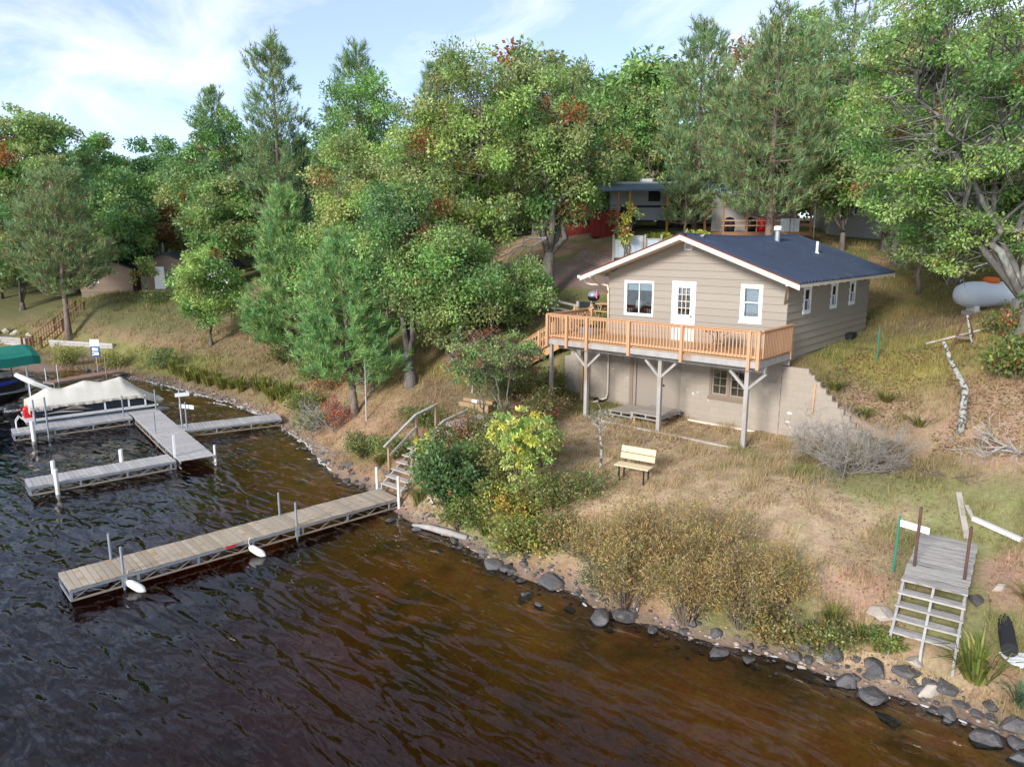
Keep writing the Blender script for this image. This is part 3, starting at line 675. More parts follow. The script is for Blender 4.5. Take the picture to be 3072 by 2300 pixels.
# block basement
CZ, BL = 0.203, 0.405
CUT_B = [(-6.16, -3.92, 2.62, 4.70), (-2.66, -1.20, 3.50, 4.64)]
def block_wall(parent, name, xl, xr, z0, z1, m, cuts, y0=0.0, y1=.19, seed=0):
    """running-bond courses; xl and xr may depend on the height"""
    meshes = {}
    n = int(round((z1 - z0) / CZ))
    for c in range(n):
        za = z0 + c * CZ; zb = za + CZ; a, b_ = xl(zb), xr(zb)
        u = a - (BL / 2 if c % 2 else 0)
        while u < b_ - 0.02:
            p, q = max(u, a), min(u + BL, b_); u += BL
            for s0, s1, lo, hi in cut_strips(p, q, za, zb, cuts):
                w_, h_ = round(s1 - s0, 3), round(hi - lo, 3)
                if w_ < .03 or h_ < .02: continue
                key = (w_, h_)
                if key not in meshes:
                    meshes[key] = MB().box(.003, w_ - .003, 0, y1 - y0, .003, h_ - .003).mesh(name, m)
                l = parent.location
                place(meshes[key], name, parent, (s0 - l.x, y0 - l.y + random.uniform(0, .002), lo - l.z))
block_wall(cot, 'concrete_block', lambda z: -W, lambda z: 0.0, 2.28, 2.28 + 14 * CZ, M_BLOCK, CUT_B)
bk = MB()
for s0, s1, lo, hi in cut_strips(-W + .02, -.02, 2.2, 5.10, CUT_B): bk.box(s0, s1, .006, .16, lo, hi)
bk.build('mortar_bed', M_MORTAR, cot)
MB().box(-.16, -.006, .19, D, 3.0, 5.14).build('foundation_core', M_MORTAR, cot)
bm_f = MB().box(-.15, 0, .003, BL - .003, .003, CZ - .003).mesh('foundation_block', M_BLOCKBARE)
for c in range(3):
    for i in range(22):
        place(bm_f, 'foundation_block', cot, (0.0, .2 + i * BL - (BL / 2 if c % 2 else 0), 5.14 - (c + 1) * CZ - 2.35))
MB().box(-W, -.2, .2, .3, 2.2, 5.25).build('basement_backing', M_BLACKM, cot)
MB().box(-W - .0, .0, -.02, .19, 5.12, 5.149).build('sill_plate', M_BROWNTRIM, cot)
# wide basement doors and their casing
MB().box(-6.14, -5.98, -.09, .05, 2.62, 4.70).build('door_casing', M_BROWNTRIM, cot)
MB().box(-5.98, -5.86, -.05, .05, 2.62, 4.70).build('door_casing', M_BROWNDOOR, cot)
bd = MB().box(-5.859, -4.78, .035, .08, 2.63, 4.699).build('basement_door', M_BROWNDOOR, cot)
bd2 = MB().box(-4.775, -3.96, .035, .08, 2.63, 4.699).build('basement_door', M_BROWNDOOR, cot)
MB().lathe([(.0, -.055), (.035, -.05), (.04, -.02), (.018, -.005), (.018, .035)], (-4.62, 0, 3.62), 12, 'y').build('knob', M_BLACK, bd2)
MB().box(-3.959, -3.90, -.012, .06, 2.62, 4.70).build('door_casing', M_BROWNDOOR, cot)
# basement window: two six-light casements
bw = ring(MB(), F, -2.68, -1.18, 3.47, 4.66, .10, -.05, .06).box(-1.97, -1.87, -.04, .06, 3.57, 4.56).box(-2.72, -1.14, -.085, -.0, 3.40, 3.469).build('basement_window', M_BROWNTRIM, cot)
for u0, u1 in ((-2.58, -1.97), (-1.87, -1.28)):
    sh = ring(MB(), F, u0, u1, 3.57, 4.56, .055, -.01, .03)
    um = (u0 + u1) / 2; sh.box(um - .012, um + .012, -.002, .02, 3.625, 4.505)
    for i in (1, 2):
        zc = 3.625 + .88 / 3 * i; sh.box(u0 + .055, um - .012, -.001, .019, zc - .012, zc + .012); sh.box(um + .012, u1 - .055, -.001, .019, zc - .012, zc + .012)
    sh.build('casement', M_BROWNDOOR, bw)
    MB().box(u0 + .055, u1 - .055, .022, .028, 3.625, 4.505).build('pane', M_GLASS, bw)
MB().box(-6.62, -6.5, -.05, 0, 4.45, 4.72).build('junction_box', M_BLOCK, cot)
# flaked paint on the blocks
for (x, z, w_, h_) in ((-3.35, 3.47, .05, .10), (-3.15, 3.55, .09, .03), (-2.7, 3.3, .08, .03), (-3.6, 3.6, .05, .03), (-6.3, 3.72, .07, .02), (.38, 3.30, .22, .07), (.30, 2.98, .13, .08), (.42, 2.80, .04, .05), (-.55, 2.44, .30, .05), (-.2, 2.40, .16, .04), (.2, 2.42, .12, .04), (-7.0, 4.0, .05, .06)):
    pts = [(x + w_ * .5 * (1 + .4 * random.uniform(-1, 1)) * math.cos(a), z + h_ * .5 * (1 + .4 * random.uniform(-1, 1)) * math.sin(a)) for a in np.linspace(0, 2 * math.pi, 10)[:-1]]
    MB().prism(pts, -.0045, .004).build('paint_flake', M_FOAM, cot)

# stepped block retaining walls at both ends of the basement
rw = thing('retaining_wall', (.9, 0, 2.3), 'stepped block retaining wall beside the grassy slope', 'wall')
def xr_(z): return 0.90 + max(0, (4.93 - z) / CZ) * .205
block_wall(rw, 'concrete_block', lambda z: .004, lambda z: min(xr_(z), 3.1), 2.28, 2.28 + 13 * CZ, M_BLOCK, [])
MB().prism([(.02, 2.2), (2.9, 2.2), (2.9, 2.7), (.86, 4.86), (.02, 4.86)], .006, .16).build('mortar_bed', M_MORTAR, rw)
MB().bar((1.15, -.06, 3.45), (1.17, -.02, 4.44), .05, .04, (0, 1, 0)).build('stake', M_STAIN, rw)
rw2 = thing('retaining_wall', (-8.4, 0, 2.3), 'block retaining wall under the deck stair', 'wall')
block_wall(rw2, 'concrete_block', lambda z: -9.5 + max(0, (z - 4.35) / CZ) * .41, lambda z: -W - .004, 2.28, 2.28 + 13 * CZ, M_BLOCK, [])
MB().prism([(-9.44, 2.2), (-7.32, 2.2), (-7.32, 4.85), (-8.3, 4.85), (-9.44, 4.25)], .006, .16).build('mortar_bed', M_MORTAR, rw2)

# ------------------------------------------------------------------ deck
dk = thing('deck', (-4.0, -1.3, 5.45), 'raised orange-stained deck with baluster railing along the cottage front', 'deck')
X0, X1, YD = -8.30, .24, -2.64
y = YD + .03; dl = dk.location
bm_d = MB().box(X0 + .002, X1 - .002, 0, .137, -.036, 0).mesh('deck_board', M_DECKB)
while y < -.10:
    place(bm_d, 'deck_board', dk, (-dl.x, y - dl.y, ZF - dl.z)); y += .1425
bm_d2 = MB().box(-8.95, -W - .01, 0, .137, -.036, 0).mesh('deck_board', M_DECKB)
for i in range(9): place(bm_d2, 'deck_board', dk, (-dl.x, -.07 + i * .1425 - dl.y, ZF - dl.z))
MB().box(X0, X1, YD - .04, YD, ZF - .25, ZF - .04).build('rim_joist', M_GREYW, dk)
MB().box(X1, X1 + .04, YD - .04, -.04, ZF - .25, ZF - .04).build('rim_joist', M_GREYW, dk)
MB().box(X0 - .04, X0, YD - .04, -.04, ZF - .25, ZF - .04).build('rim_joist', M_GREYW, dk)
MB().box(X0 + .12, X1 + .04, YD + .48, YD + .62, ZF - .46, ZF - .255).build('beam', M_GREYW, dk)
MB().box(X0 + .02, X1 + .02, -.10, -.055, ZF - .46, ZF - .05).build('ledger', M_GREYW, dk)
for i in range(14):
    xx_ = X0 + .35 + i * .62
    MB().box(xx_, xx_ + .04, YD + .001, -.101, ZF - .25, ZF - .04).build('joist', M_GREYW, dk)
for xp in (-.33, -3.58, -6.83):
    yp = YD + .55
    zb = g1(xp, yp) - .1
    MB().box(xp - .07, xp + .07, yp - .07, yp + .07, zb, ZF - .461).build('post', M_GREYW, dk)
    for s in (-1, 1):
        MB().bar((xp + s * .05, yp, ZF - 1.05), (xp + s * .62, yp, ZF - .50), .09, .10, (0, 1, 0)).build('knee_brace', M_GREYW, dk)
MB().box(-8.27, -8.15, YD + .02, YD + .14, g1(-8.2, YD) - .1, ZF - .25).build('post', M_GREYW, dk)
MB().box(-8.20, -8.08, -.62, -.50, g1(-8.1, -.5) - .1, ZF - .25).build('post', M_POSTW, dk)
# railing
RT = 6.40
def rail_post(x, y, z0=ZF - .32, z1=RT - .03): MB().box(x - .05, x + .05, y - .05, y + .05, z0, z1).build('rail_post', M_STAIN, dk)
bal = MB().box(-.018, .018, -.018, .018, 0, .82).mesh('baluster', M_STAIN)
def rail(p0, p1):
    a, b_ = Vector(p0), Vector(p1); d = (b_ - a)
    MB().bar((a.x, a.y, RT - .015), (b_.x, b_.y, RT - .015), .14, .034).build('top_rail', M_STAIN, dk)
    MB().bar((a.x, a.y, RT - .08), (b_.x, b_.y, RT - .08), .036, .085).build('rail_board', M_STAIN, dk)
    MB().bar((a.x, a.y, ZF + .10), (b_.x, b_.y, ZF + .10), .036, .085).build('rail_board', M_STAIN, dk)
    n = int(d.length / .125)
    for i in range(1, n):
        p = a + d * (i / n); nrm = Vector((d.y, -d.x)).normalized() * .036 if d.length else Vector((0, 0))
        place(bal, 'baluster', dk, (p.x + nrm.x - dl.x, p.y + nrm.y - dl.y, ZF + .055 - dl.z))
yr = YD - .02
rail((X0 - .02, yr, 0), (X1 + .02, yr, 0))
rail((X1 + .02, yr + .07, 0), (X1 + .02, -.04, 0)); rail((X0 - .02, -.12, 0), (X0 - .02, yr + .07, 0))
for xp in (X0 + .01, -7.35, -6.4, -4.55, -2.45, -.06): rail_post(xp, yr - .075)
rail_post(X1 - .02, yr - .0, ZF - .30, RT - .031); rail_post(X1 + .02, -.08, ZF - .25); rail_post(X0 - .02, -.06)
# stair down from the deck's far end
st = thing('deck_stair', (-10.6, .55, 3.3), 'orange-stained stair with railings descending from the far end of the deck', 'stairs')
SX0, SX1 = -8.95, -12.45
def sz(x): return ZF - .58 * (SX0 - x)
for i in range(1, 11):
    xt = SX0 - i * .32; zt = ZF - i * .1856
    MB().box(xt - .02, xt + .29, .08, 1.05, zt - .04, zt).build('tread', M_DECKB, st)
for yv in (.05, 1.10):
    MB().hexa([(SX0, yv - .02, ZF - .40), (SX0, yv + .02, ZF - .40), (SX1, yv + .02, sz(SX1) - .28), (SX1, yv - .02, sz(SX1) - .28), (SX0, yv - .02, ZF - .05), (SX0, yv + .02, ZF - .05), (SX1, yv + .02, sz(SX1) + .02), (SX1, yv - .02, sz(SX1) + .02)]).build('stringer', M_DECKB, st)
    o = -.045 if yv < .5 else .045
    MB().bar((SX0 + .1, yv + o, ZF + .98), (SX1, yv + o, sz(SX1) + .93), .13, .035).build('handrail', M_STAIN, st)
    MB().bar((SX0 + .1, yv + o, ZF + .90), (SX1, yv + o, sz(SX1) + .85), .035, .10).build('rail_board', M_STAIN, st)
    MB().bar((SX0 + .1, yv + o, ZF + .18), (SX1, yv + o, sz(SX1) + .13), .035, .09).build('rail_board', M_STAIN, st)
    for xp in (SX0 - .02, -10.2, -10.92, SX1 + .1):
        MB().box(xp - .045, xp + .045, yv + o * 2 - .045, yv + o * 2 + .045, (sz(xp) if xp < SX0 - .1 else ZF) - .3, (sz(xp) if xp < SX0 - .1 else ZF + .06) + .95).build('post', M_STAIN, st)
    n = 24
    for i in range(1, n):
        xb = SX0 + (SX1 - SX0) * i / n
        MB().box(xb - .018, xb + .018, yv + o * 1.8 - .018, yv + o * 1.8 + .018, sz(xb) + .10, sz(xb) + .90).build('baluster', M_STAIN, st)

# patio table on the deck: thin black frame
pt = thing('patio_table', (-1.72, -1.55, ZF), 'black metal patio table standing on the deck', 'table')
MB().tube([(.52 * math.cos(a), .52 * math.sin(a), .72) for a in np.linspace(0, 2 * math.pi, 25)], .014, 6, False).build('rim', M_BLACK, pt, local=True)
MB().lathe([(0, .713), (.515, .713), (.515, .721), (0, .721)], n=24).build('glass_top', glass_mat('smoked_glass', (.35, .38, .4), .05), pt, local=True)
for k in range(4):
    a = k * math.pi / 2 + .5; c, s = math.cos(a), math.sin(a)
    MB().tube([(.44 * c, .44 * s, .70), (.16 * c, .16 * s, .52), (.13 * c, .13 * s, .30), (.30 * c, .30 * s, .10), (.46 * c, .46 * s, .0)], .013, 6).build('leg', M_BLACK, pt, local=True)
MB().tube([(.14 * math.cos(a), .14 * math.sin(a), .34) for a in np.linspace(0, 2 * math.pi, 13)], .009, 5, False).build('ring', M_BLACK, pt, local=True)
# low charcoal bench-box by the railing
cl = thing('cooler', (-7.75, -.75, ZF), 'low dark grey cooler behind the deck railing', 'cooler')
MB().box(-.32, .32, -.2, .2, 0, .30).build('body', M_ALU, cl, local=True, bevel=.02)
MB().box(-.34, .34, -.22, .22, .301, .37).build('lid', M_BLACKM, cl, local=True, bevel=.02)
# ribbon hanging from the corner brace
rb = thing('hanging_ribbon', (-7.52, -.55, 7.0), 'pink ribbon hanging by the downspout under the eave', 'ornament')
MB().tube([(0, 0, .25), (.01, 0, .16), (0, .01, .1)], [.006, .02, .03], 6).tube([(0, .01, .1), (-.02, 0, 0), (.01, .01, -.12)], [.03, .045, .015], 6).build('ribbon', M_RIBBON, rb, local=True)

# ------------------------------------------------------------------ lawn before the basement
def pallet(x0, x1, y0, y1, z, n, label, drop=0.0):
    zb = min(g1(x0, y0), g1(x1, y0)) - .03
    p = thing('pallet', ((x0 + x1) / 2, (y0 + y1) / 2, zb), label, 'pallet')
    h = (y1 - y0) / n
    for i in range(n): MB().box(x0 + random.uniform(-.02, .02), x1 + random.uniform(-.02, .02), y0 + i * h + .006, y0 + (i + 1) * h - .006, z - .03, z).build('plank', M_TREADW, p)
    for xx_ in (x0 + .05, (x0 + x1) / 2, x1 - .08): MB().box(xx_, xx_ + .045, y0 + .02, y1 - .02, z - .15, z - .031).build('bearer', M_GREYW, p)
    for i in range(3):
        yy_ = y0 + (y1 - y0 - .1) * i / 2; MB().box(x0, x1, yy_, yy_ + .10, z - .18, z - .151).build('bottom_board', M_GREYW, p)
    if drop: 
        for xx_ in (x0 + .06, x1 - .16): MB().box(xx_, xx_ + .1, y0 + .1, y0 + .2, zb, z - .181).build('block', M_POSTW, p)
pallet(-4.88, -3.62, -1.95, -.35, 2.86, 9, 'raised grey wooden pallet before the basement doors', .1)
pallet(-5.98, -4.92, -1.75, -.42, 2.74, 8, 'lower grey wooden pallet by the downspout', .04)
tm = thing('edging_timber', (-3.2, -2.3, 2.36), 'long weathered timber laid flush along the deck posts', 'timber')
MB().bar((-5.9, -2.33, 2.38), (-.42, -2.36, 2.35), .10, .14).build('beam', M_TREADW, tm)
lg = thing('footing_ledge', (-1.9, -.5, 2.4), 'pale plank ledge lying along the foot of the basement wall', 'plank')
MB().bar((-3.35, -.25, 2.50), (-.75, -.16, 2.47), .14, .07).build('plank', M_CREAM, lg)
tb = thing('drain_tub', (-7.55, -.15, 2.5), 'black round tub on the ground beside the downspout', 'tub')
MB().lathe([(.0, .0), (.19, .0), (.24, .16), (.25, .20), (.22, .20), (.18, .05), (0, .05)], n=18).build('tub', M_BLACK, tb, local=True, smooth=True)
# bench
bn = thing('garden_bench', (-1.72, -6.68, g1(-1.7, -6.6)), 'pale pine slatted bench with black legs on the lawn', 'bench', rz=R(8))
for i in range(3): MB().box(-.55, .55, -.22 + i * .145, -.22 + i * .145 + .135, .43, .465).build('seat_slat', M_PINEB, bn, local=True)
for z0 in (.56, .76): MB().hexa([(-.56, .22 + (z0 - .5) * .3, z0), (.56, .22 + (z0 - .5) * .3, z0), (.56, .26 + (z0 - .5) * .3, z0), (-.56, .26 + (z0 - .5) * .3, z0), (-.56, .27 + (z0 - .5) * .3, z0 + .17), (.56, .27 + (z0 - .5) * .3, z0 + .17), (.56, .31 + (z0 - .5) * .3, z0 + .17), (-.56, .31 + (z0 - .5) * .3, z0 + .17)]).build('back_slat', M_PINEB, bn, local=True)
for sx in (-.4, .4):
    MB().bar((sx, -.17, -.05), (sx, -.17, .43), .04, .04).build('leg', M_BLACK, bn, local=True)
    MB().bar((sx, .17, -.05), (sx, .20, .45), .04, .04).build('leg', M_BLACK, bn, local=True)
    MB().bar((sx, .23, .40), (sx, .405, .92), .04, .03).build('back_support', M_BLACK, bn, local=True)

# ------------------------------------------------------------------ docks
def dock(name, p0, p1, width, label, m, pitch=.155, top=.45, truss=True, end_leg=True, group=None):
    """planked pipe dock from p0 to p1; local x runs along it, local z = 0 is the water"""
    a, b_ = Vector((*p0, 0)), Vector((*p1, 0)); L_ = (b_ - a).length
    o = thing(name, (p0[0], p0[1], 0), label, 'dock', group, math.atan2(b_.y - a.y, b_.x - a.x))
    n = int(L_ / pitch); w = width / 2
    pm = [MB().box(.004, pitch - .005, -w + d0, w + d1, top - .035, top).mesh('plank', m, bevel=.004) for d0, d1 in ((0, 0), (-.012, .004), (.008, -.01), (0, .012))]
    for i in range(n): place(random.choice(pm), 'plank', o, (i * L_ / n, 0, random.uniform(-.004, .004)), (random.uniform(-.004, .004), 0, random.uniform(-.004, .004)))
    if truss:
        for s in (-1, 1):
            y_ = s * (w - .03)
            MB().bar((0, y_, top - .075), (L_, y_, top - .075), .05, .075).build('top_chord', M_ALU, o, local=True)
            MB().bar((0, y_, .12), (L_, y_, .12), .04, .045).build('bottom_chord', M_TRUSS, o, local=True)
            web = MB(); k = max(2, int(L_ / .42)); st_ = L_ / k
            for i in range(k):
                q0, q1 = (.12, top - .11) if i % 2 == 0 else (top - .11, .12)
                web.bar((i * st_, y_, q0), ((i + 1) * st_, y_, q1), .018, .018)
            web.build('web', M_TRUSS, o, local=True)
            for i in range(int(L_ / 1.6) + 1): MB().box(i * 1.6, i * 1.6 + .06, y_ - .022, y_ + .022, .10, top - .11).build('strut', M_ALU, o, local=True)
        if end_leg:
            for z0 in (.12, top - .075): MB().bar((.02, -w + .05, z0), (.02, w - .05, z0), .04, .05).build('end_bar', M_ALU, o, local=True)
    return o, L_
def pole(o, x, y, z0, z1, r, m=None, name='pole'): return MB().tube([(x, y, z0), (x, y, z1)], r, 10).build(name, m or M_PIPE, o, local=True)

d1, L1 = dock('dock', (-11.04, -19.44), (-9.98, -9.45), 1.30, 'long plank dock leading from the lake to the stair', M_DOCKA)
for x, w_ in ((1.28, .62), (6.25, .62)):
    for s in (-1, 1):
        pole(d1, x, s * (w_ - .02), -1.3, 1.22, .035); MB().box(x - .06, x + .06, s * w_ - .05, s * w_ + .05, .1, .40).build('bracket', M_ALU, d1, local=True)
for s in (-1, 1): pole(d1, L1 - .06, s * .69, -.6, 1.25, .05, M_WHITED)
MB().box(4.0, 4.3, -.672, -.652, .37, .43).build('reflector', M_RED, d1, local=True)
def fender(x, y, z, rz, label):
    f = thing('dock_fender', (x, y, z), label, 'fender', None, rz); f.rotation_euler = (0, R(22), rz)
    MB().lathe([(.0, -.30), (.05, -.29), (.10, -.20), (.11, -.05), (.11, .10), (.09, .20), (.04, .27), (.02, .30)], axis='x', n=14).build('body', M_PVC, f, local=True, smooth=True)
    MB().tube([(-.28, 0, 0), (-.38, .02, .12), (-.40, .06, .26)], .012, 5).build('rope', M_CREAM, f, local=True)
fender(-10.0, -18.05, .12, R(28), 'white foam fender hanging near the outer end of the long dock')
fender(-9.6, -14.75, .14, R(24), 'white foam fender hanging halfway along the long dock')

dA, LA = dock('dock_finger', (-20.80, -17.62), (-20.05, -12.65), 1.2, 'grey plank dock finger with white post sleeves nearest the camera', M_DOCKB, .152, group='boat slip docks')
for x, y in ((.85, -.66), (.95, .66), (3.3, .66)): pole(dA, x, y, -1.2, .95, .075, M_PVC, 'post_sleeve')
dB, LB = dock('dock_finger', (-29.77, -15.77), (-28.95, -10.85), 1.2, 'grey plank dock finger alongside the covered pontoon boat', M_DOCKB, .152, group='boat slip docks')
pole(dB, .75, -.68, -1.2, .95, .09, M_PVC, 'post_sleeve'); pole(dB, 1.35, -.66, -1.2, 2.0, .04); pole(dB, 1.0, .66, -1.2, 1.7, .04); pole(dB, LB - .3, -.1, -1, 1.55, .035)
dC, LC = dock('dock_walk', (-29.65, -9.92), (-19.15, -12.0), 1.35, 'wide grey plank dock walkway joining both fingers', M_DOCKB, .152, group='boat slip docks')
pole(dC, .45, .55, -1, 1.55, .035); pole(dC, 5.4, -.5, -1, 1.45, .035); pole(dC, 5.15, .72, -1.2, 2.35, .04); pole(dC, LC - .1, .72, -1.2, .85, .05, M_WHITED)
MB().bar((LC - .75, -.72, -.7), (LC - .85, -.66, 1.35), .08, .08).build('pole', M_PVC, dC, local=True)
dD, LD = dock('dock_walk', (-24.62, -10.35), (-23.16, -5.87), 1.25, 'grey plank dock walkway running ashore by the reeds', M_DOCKB, .152, group='boat slip docks')
pole(dD, .35, -.5, -1, 1.75, .035)
for (dx, nm, z, rz, w_, lab) in ((5.15, 'a', 2.08, .55, .62, 'small white number board at the top of the taller dock pole'), (5.75, 'b', 1.5, -.35, .85, 'long white board fixed between the two dock poles')):
    sg = thing('number_board', (-24.45 + (.10 if nm == 'a' else .25), -10.12 - (.02 if nm == 'a' else -.12), z), lab, 'sign', None, R(42) + rz)
    MB().box(-w_ / 2, w_ / 2, -.062, -.047, -.09, .09).build('board', M_WHITE, sg, local=True)
dE, LE = dock('dock', (-41.7, -10.75), (-42.85, -6.2), 1.15, 'brown composite dock beside the boat lift', M_DOCKD, .15, .5)
for x, y, z in ((.3, -.55, 1.6), (.2, .55, 1.3), (3.4, -.62, 1.7)): pole(dE, x, y, -1, z, .035, M_GALV if z < 1.65 else M_POSTW)
# sign on its post at the landing
sg = thing('landing_sign', (-43.2, -7.35, .5), 'white and blue notice board on a post at the brown dock', 'sign', None, R(30))
MB().box(-.03, .03, -.03, .03, -.2, 1.5).build('post', M_POSTW, sg, local=True)
MB().box(-.34, .34, -.06, -.035, 1.75, 2.2).build('upper_panel', M_WHITE, sg, local=True)
MB().box(-.34, .34, -.062, -.036, 1.02, 1.748).build('lower_panel', M_SIGNB, sg, local=True)
mk = MB()
for (x, z, w_, h_) in ((-.12, 1.55, .10, .11), (.10, 1.54, .13, .09), (.08, 1.26, .17, .09), (-.18, 1.32, .04, .05), (-.16, 1.16, .10, .03)): mk.box(x - w_, x + w_, -.068, -.0621, z - h_, z + h_)
mk.build('print', M_WHITE, sg, local=True)
mk = MB()
for i in range(6): mk.box(-.2 + i * .06, -.16 + i * .06, -.064, -.0601, 1.96 + .01 * (i % 3), 2.04)
mk.build('print', M_ALU, sg, local=True)

# ------------------------------------------------------------------ covered pontoon boat
BA = math.atan2(4.92, .82)
boat = thing('pontoon_boat', (-31.75, -14.55, .13), 'pontoon boat under a tan canvas cover with dark side panels', 'boat', None, BA)
for s in (-1, 1):
    MB().lathe([(.0, -.1), (.2, -.08), (.30, .05), (.30, 5.1), (.24, 5.7), (.10, 6.25), (.0, 6.35)], (0, s * .85, .12), 14, 'x').build('pontoon', M_ALU, boat, local=True, smooth=True)
MB().box(-.25, 5.7, -1.22, 1.22, .44, .53).build('platform', M_WHITED, boat, local=True)
for s in (-1, 1):
    yb = s * 1.21
    for x0, x1 in ((.15, 3.15), (3.25, 4.25), (4.35, 5.05)):
        pn = MB().box(x0, x1, yb - .02, yb + .02, .58, 1.08).build('side_panel', M_NAVYP, boat, local=True)
        if s < 0 and x0 < 1:
            for k, (z0, am, m_, ln) in enumerate(((.72, .05, M_TAN, 1.7), (.80, .07, M_TRUSS, 1.6), (.90, .05, M_TAN, .8))):
                sw = MB(); xs = np.linspace(.5 + .5 * k, .5 + .5 * k + ln, 15)
                for i in range(14):
                    h = .022 * math.sin(math.pi * (i + .5) / 14) + .003; za = z0 + am * math.sin(i / 14 * 4.2); zb_ = z0 + am * math.sin((i + 1) / 14 * 4.2)
                    sw.hexa([(xs[i], yb - .026, za - h), (xs[i + 1], yb - .026, zb_ - h), (xs[i + 1], yb - .0205, zb_ - h), (xs[i], yb - .0205, za - h), (xs[i], yb - .026, za + h), (xs[i + 1], yb - .026, zb_ + h), (xs[i + 1], yb - .0205, zb_ + h), (xs[i], yb - .0205, za + h)])
                sw.build('stripe', m_, pn, local=True)
            tx = MB()
            for i in range(9): tx.hexa([(.25 + i * .075, yb - .026, .91), (.30 + i * .075, yb - .026, .91), (.30 + i * .075, yb - .0205, .91), (.25 + i * .075, yb - .0205, .91), (.27 + i * .075, yb - .026, .97 + .03 * (i % 4 == 0)), (.32 + i * .075, yb - .026, .96), (.32 + i * .075, yb - .0205, .96), (.27 + i * .075, yb - .0205, .97 + .03 * (i % 4 == 0))])
            tx.build('script_mark', M_WHITE, pn, local=True)
    for x in (.12, 3.2, 4.3, 5.08): MB().box(x - .04, x + .04, yb - .025, yb + .025, .53, 1.10).build('stanchion', M_WHITE, boat, local=True)
    MB().bar((.1, yb, .555), (5.1, yb, .555), .05, .05).build('rail', M_WHITE, boat, local=True)
def ridge(x):
    pk = [(0, 1.32), (.9, 1.82), (1.6, 1.70), (2.55, 1.98), (3.3, 1.82), (4.25, 2.0), (5.0, 1.32), (5.8, .86), (6.15, .62)]
    return float(np.interp(x, [p[0] for p in pk], [p[1] for p in pk]))
xs = np.linspace(0, 6.15, 56); ts = np.linspace(-1, 1, 25); V = []
for i, x in enumerate(xs):
    hw = 1.27 * (1 - .55 * max(0, (x - 5.0) / 1.15) ** 2); ez = 1.14 - .50 * max(0, min(1, (x - 4.9) / .9))
    for t in ts:
        r_ = ridge(x); pl = .5 + .5 * math.cos(x * 2 * math.pi / 1.7); e = 1.15 + .5 * pl
        z = ez + (r_ - ez) * (1 - abs(t) ** e) + .018 * math.sin(9 * t + 3 * x) * (1 - t * t)
        V.append((x, hw * t, z))
nt_ = len(ts); idx = (np.arange(len(xs) - 1)[:, None] * nt_ + np.arange(nt_ - 1)[None]).ravel()
place(np_mesh('cover', V, np.stack([idx, idx + nt_, idx + nt_ + 1, idx + 1], 1), M_TAN, smooth=True), 'cover', boat)
sk = []; fk = []
for s in (-1, 1):
    b0 = len(sk)
    for i, x in enumerate(np.linspace(0, 6.15, 90)):
        hw = 1.27 * (1 - .55 * max(0, (x - 5.0) / 1.15) ** 2); ez = 1.14 - .50 * max(0, min(1, (x - 4.9) / .9)); wv = .03 * math.sin(x * 13) + .02 * math.sin(x * 29)
        sk += [(x, s * hw, ez + .004), (x, s * (hw + .03 + wv * .4), ez - .07), (x, s * (hw + .02 + wv), ez - .14 - .02 * math.sin(x * 3))]
    for i in range(89):
        for j in (0, 1): a = b0 + i * 3 + j; fk.append((a, a + 3, a + 4, a + 1))
place(np_mesh('cover_skirt', sk, fk, M_TANS, smooth=True), 'cover_skirt', boat)
sb = [(0, 1.27 * t, 1.14 + (ridge(0) - 1.14) * (1 - abs(t) ** 1.6)) for t in np.linspace(-1, 1, 17)]
place(np_mesh('cover_end', sb + [(-.02, y_, .80) for _, y_, _ in sb], [(i, i + 1, i + 18, i + 17) for i in range(16)], M_TANS), 'cover_end', boat)
bo = MB()
bo.tube([(.95, .25, 1.75), (.3, .55, 2.15), (-.25, .85, 2.5)], [.10, .15, .10], 10)
bo.build('bimini_boot', M_WHITED, boat, local=True, smooth=True)
MB().tube([(1.2, -.1, 1.72), (-.2, .75, 2.46)], .018, 6).tube([(.25, .55, 2.1), (.25, .55, 1.1)], .018, 6).tube([(1.1, .5, 1.6), (-.25, .95, 2.42)], .018, 6).build('bimini_frame', M_WHITE, boat, local=True)
for s in (-1, 1): MB().tube([(-.25, -.8 + s * .18, .5), (-.45, -.8 + s * .18, .72), (-.6, -.8 + s * .18, .5), (-.6, -.8 + s * .18, .1)], .02, 6).build('ladder_rail', M_WHITE, boat, local=True)
om = thing('outboard_motor', (-32.05, -15.1, .33), 'black outboard motor at the stern of the covered boat', 'motor', None, BA)
cowl = []
for z, lx, ly, xo in ((.30, .20, .15, 0), (.40, .32, .21, -.02), (.62, .38, .24, -.04), (.80, .36, .23, -.03), (.92, .27, .18, 0), (.96, .14, .10, .02)):
    cowl.append([(xo + lx * math.copysign(abs(math.cos(a)) ** .7, math.cos(a)), ly * math.copysign(abs(math.sin(a)) ** .7, math.sin(a)), z) for a in np.linspace(0, 2 * math.pi, 19)[:-1]])
cm = MB(); cm.v = [p for r_ in cowl for p in r_]
for i in range(5):
    for k_ in range(18): cm.f.append((i * 18 + k_, i * 18 + (k_ + 1) % 18, i * 18 + 18 + (k_ + 1) % 18, i * 18 + 18 + k_))
cm.f.append(tuple(range(90, 108)))
cw = cm.build('cowling', M_BLACK, om, local=True, smooth=True)
MB().hexa([(-.12, -.06, -.9), (.10, -.05, -.9), (.10, .05, -.9), (-.12, .06, -.9), (-.15, -.10, .32), (.15, -.10, .32), (.15, .10, .32), (-.15, .10, .32)]).build('leg', M_BLACKM, om, local=True)
MB().box(.12, .34, -.12, .12, .22, .45).build('bracket', M_BLACKM, om, local=True)
MB().lathe([(.0, -.10), (.05, -.08), (.06, .1), (.0, .14)], (-.1, 0, -.78), 10, 'x').build('gearcase', M_BLACKM, om, local=True)
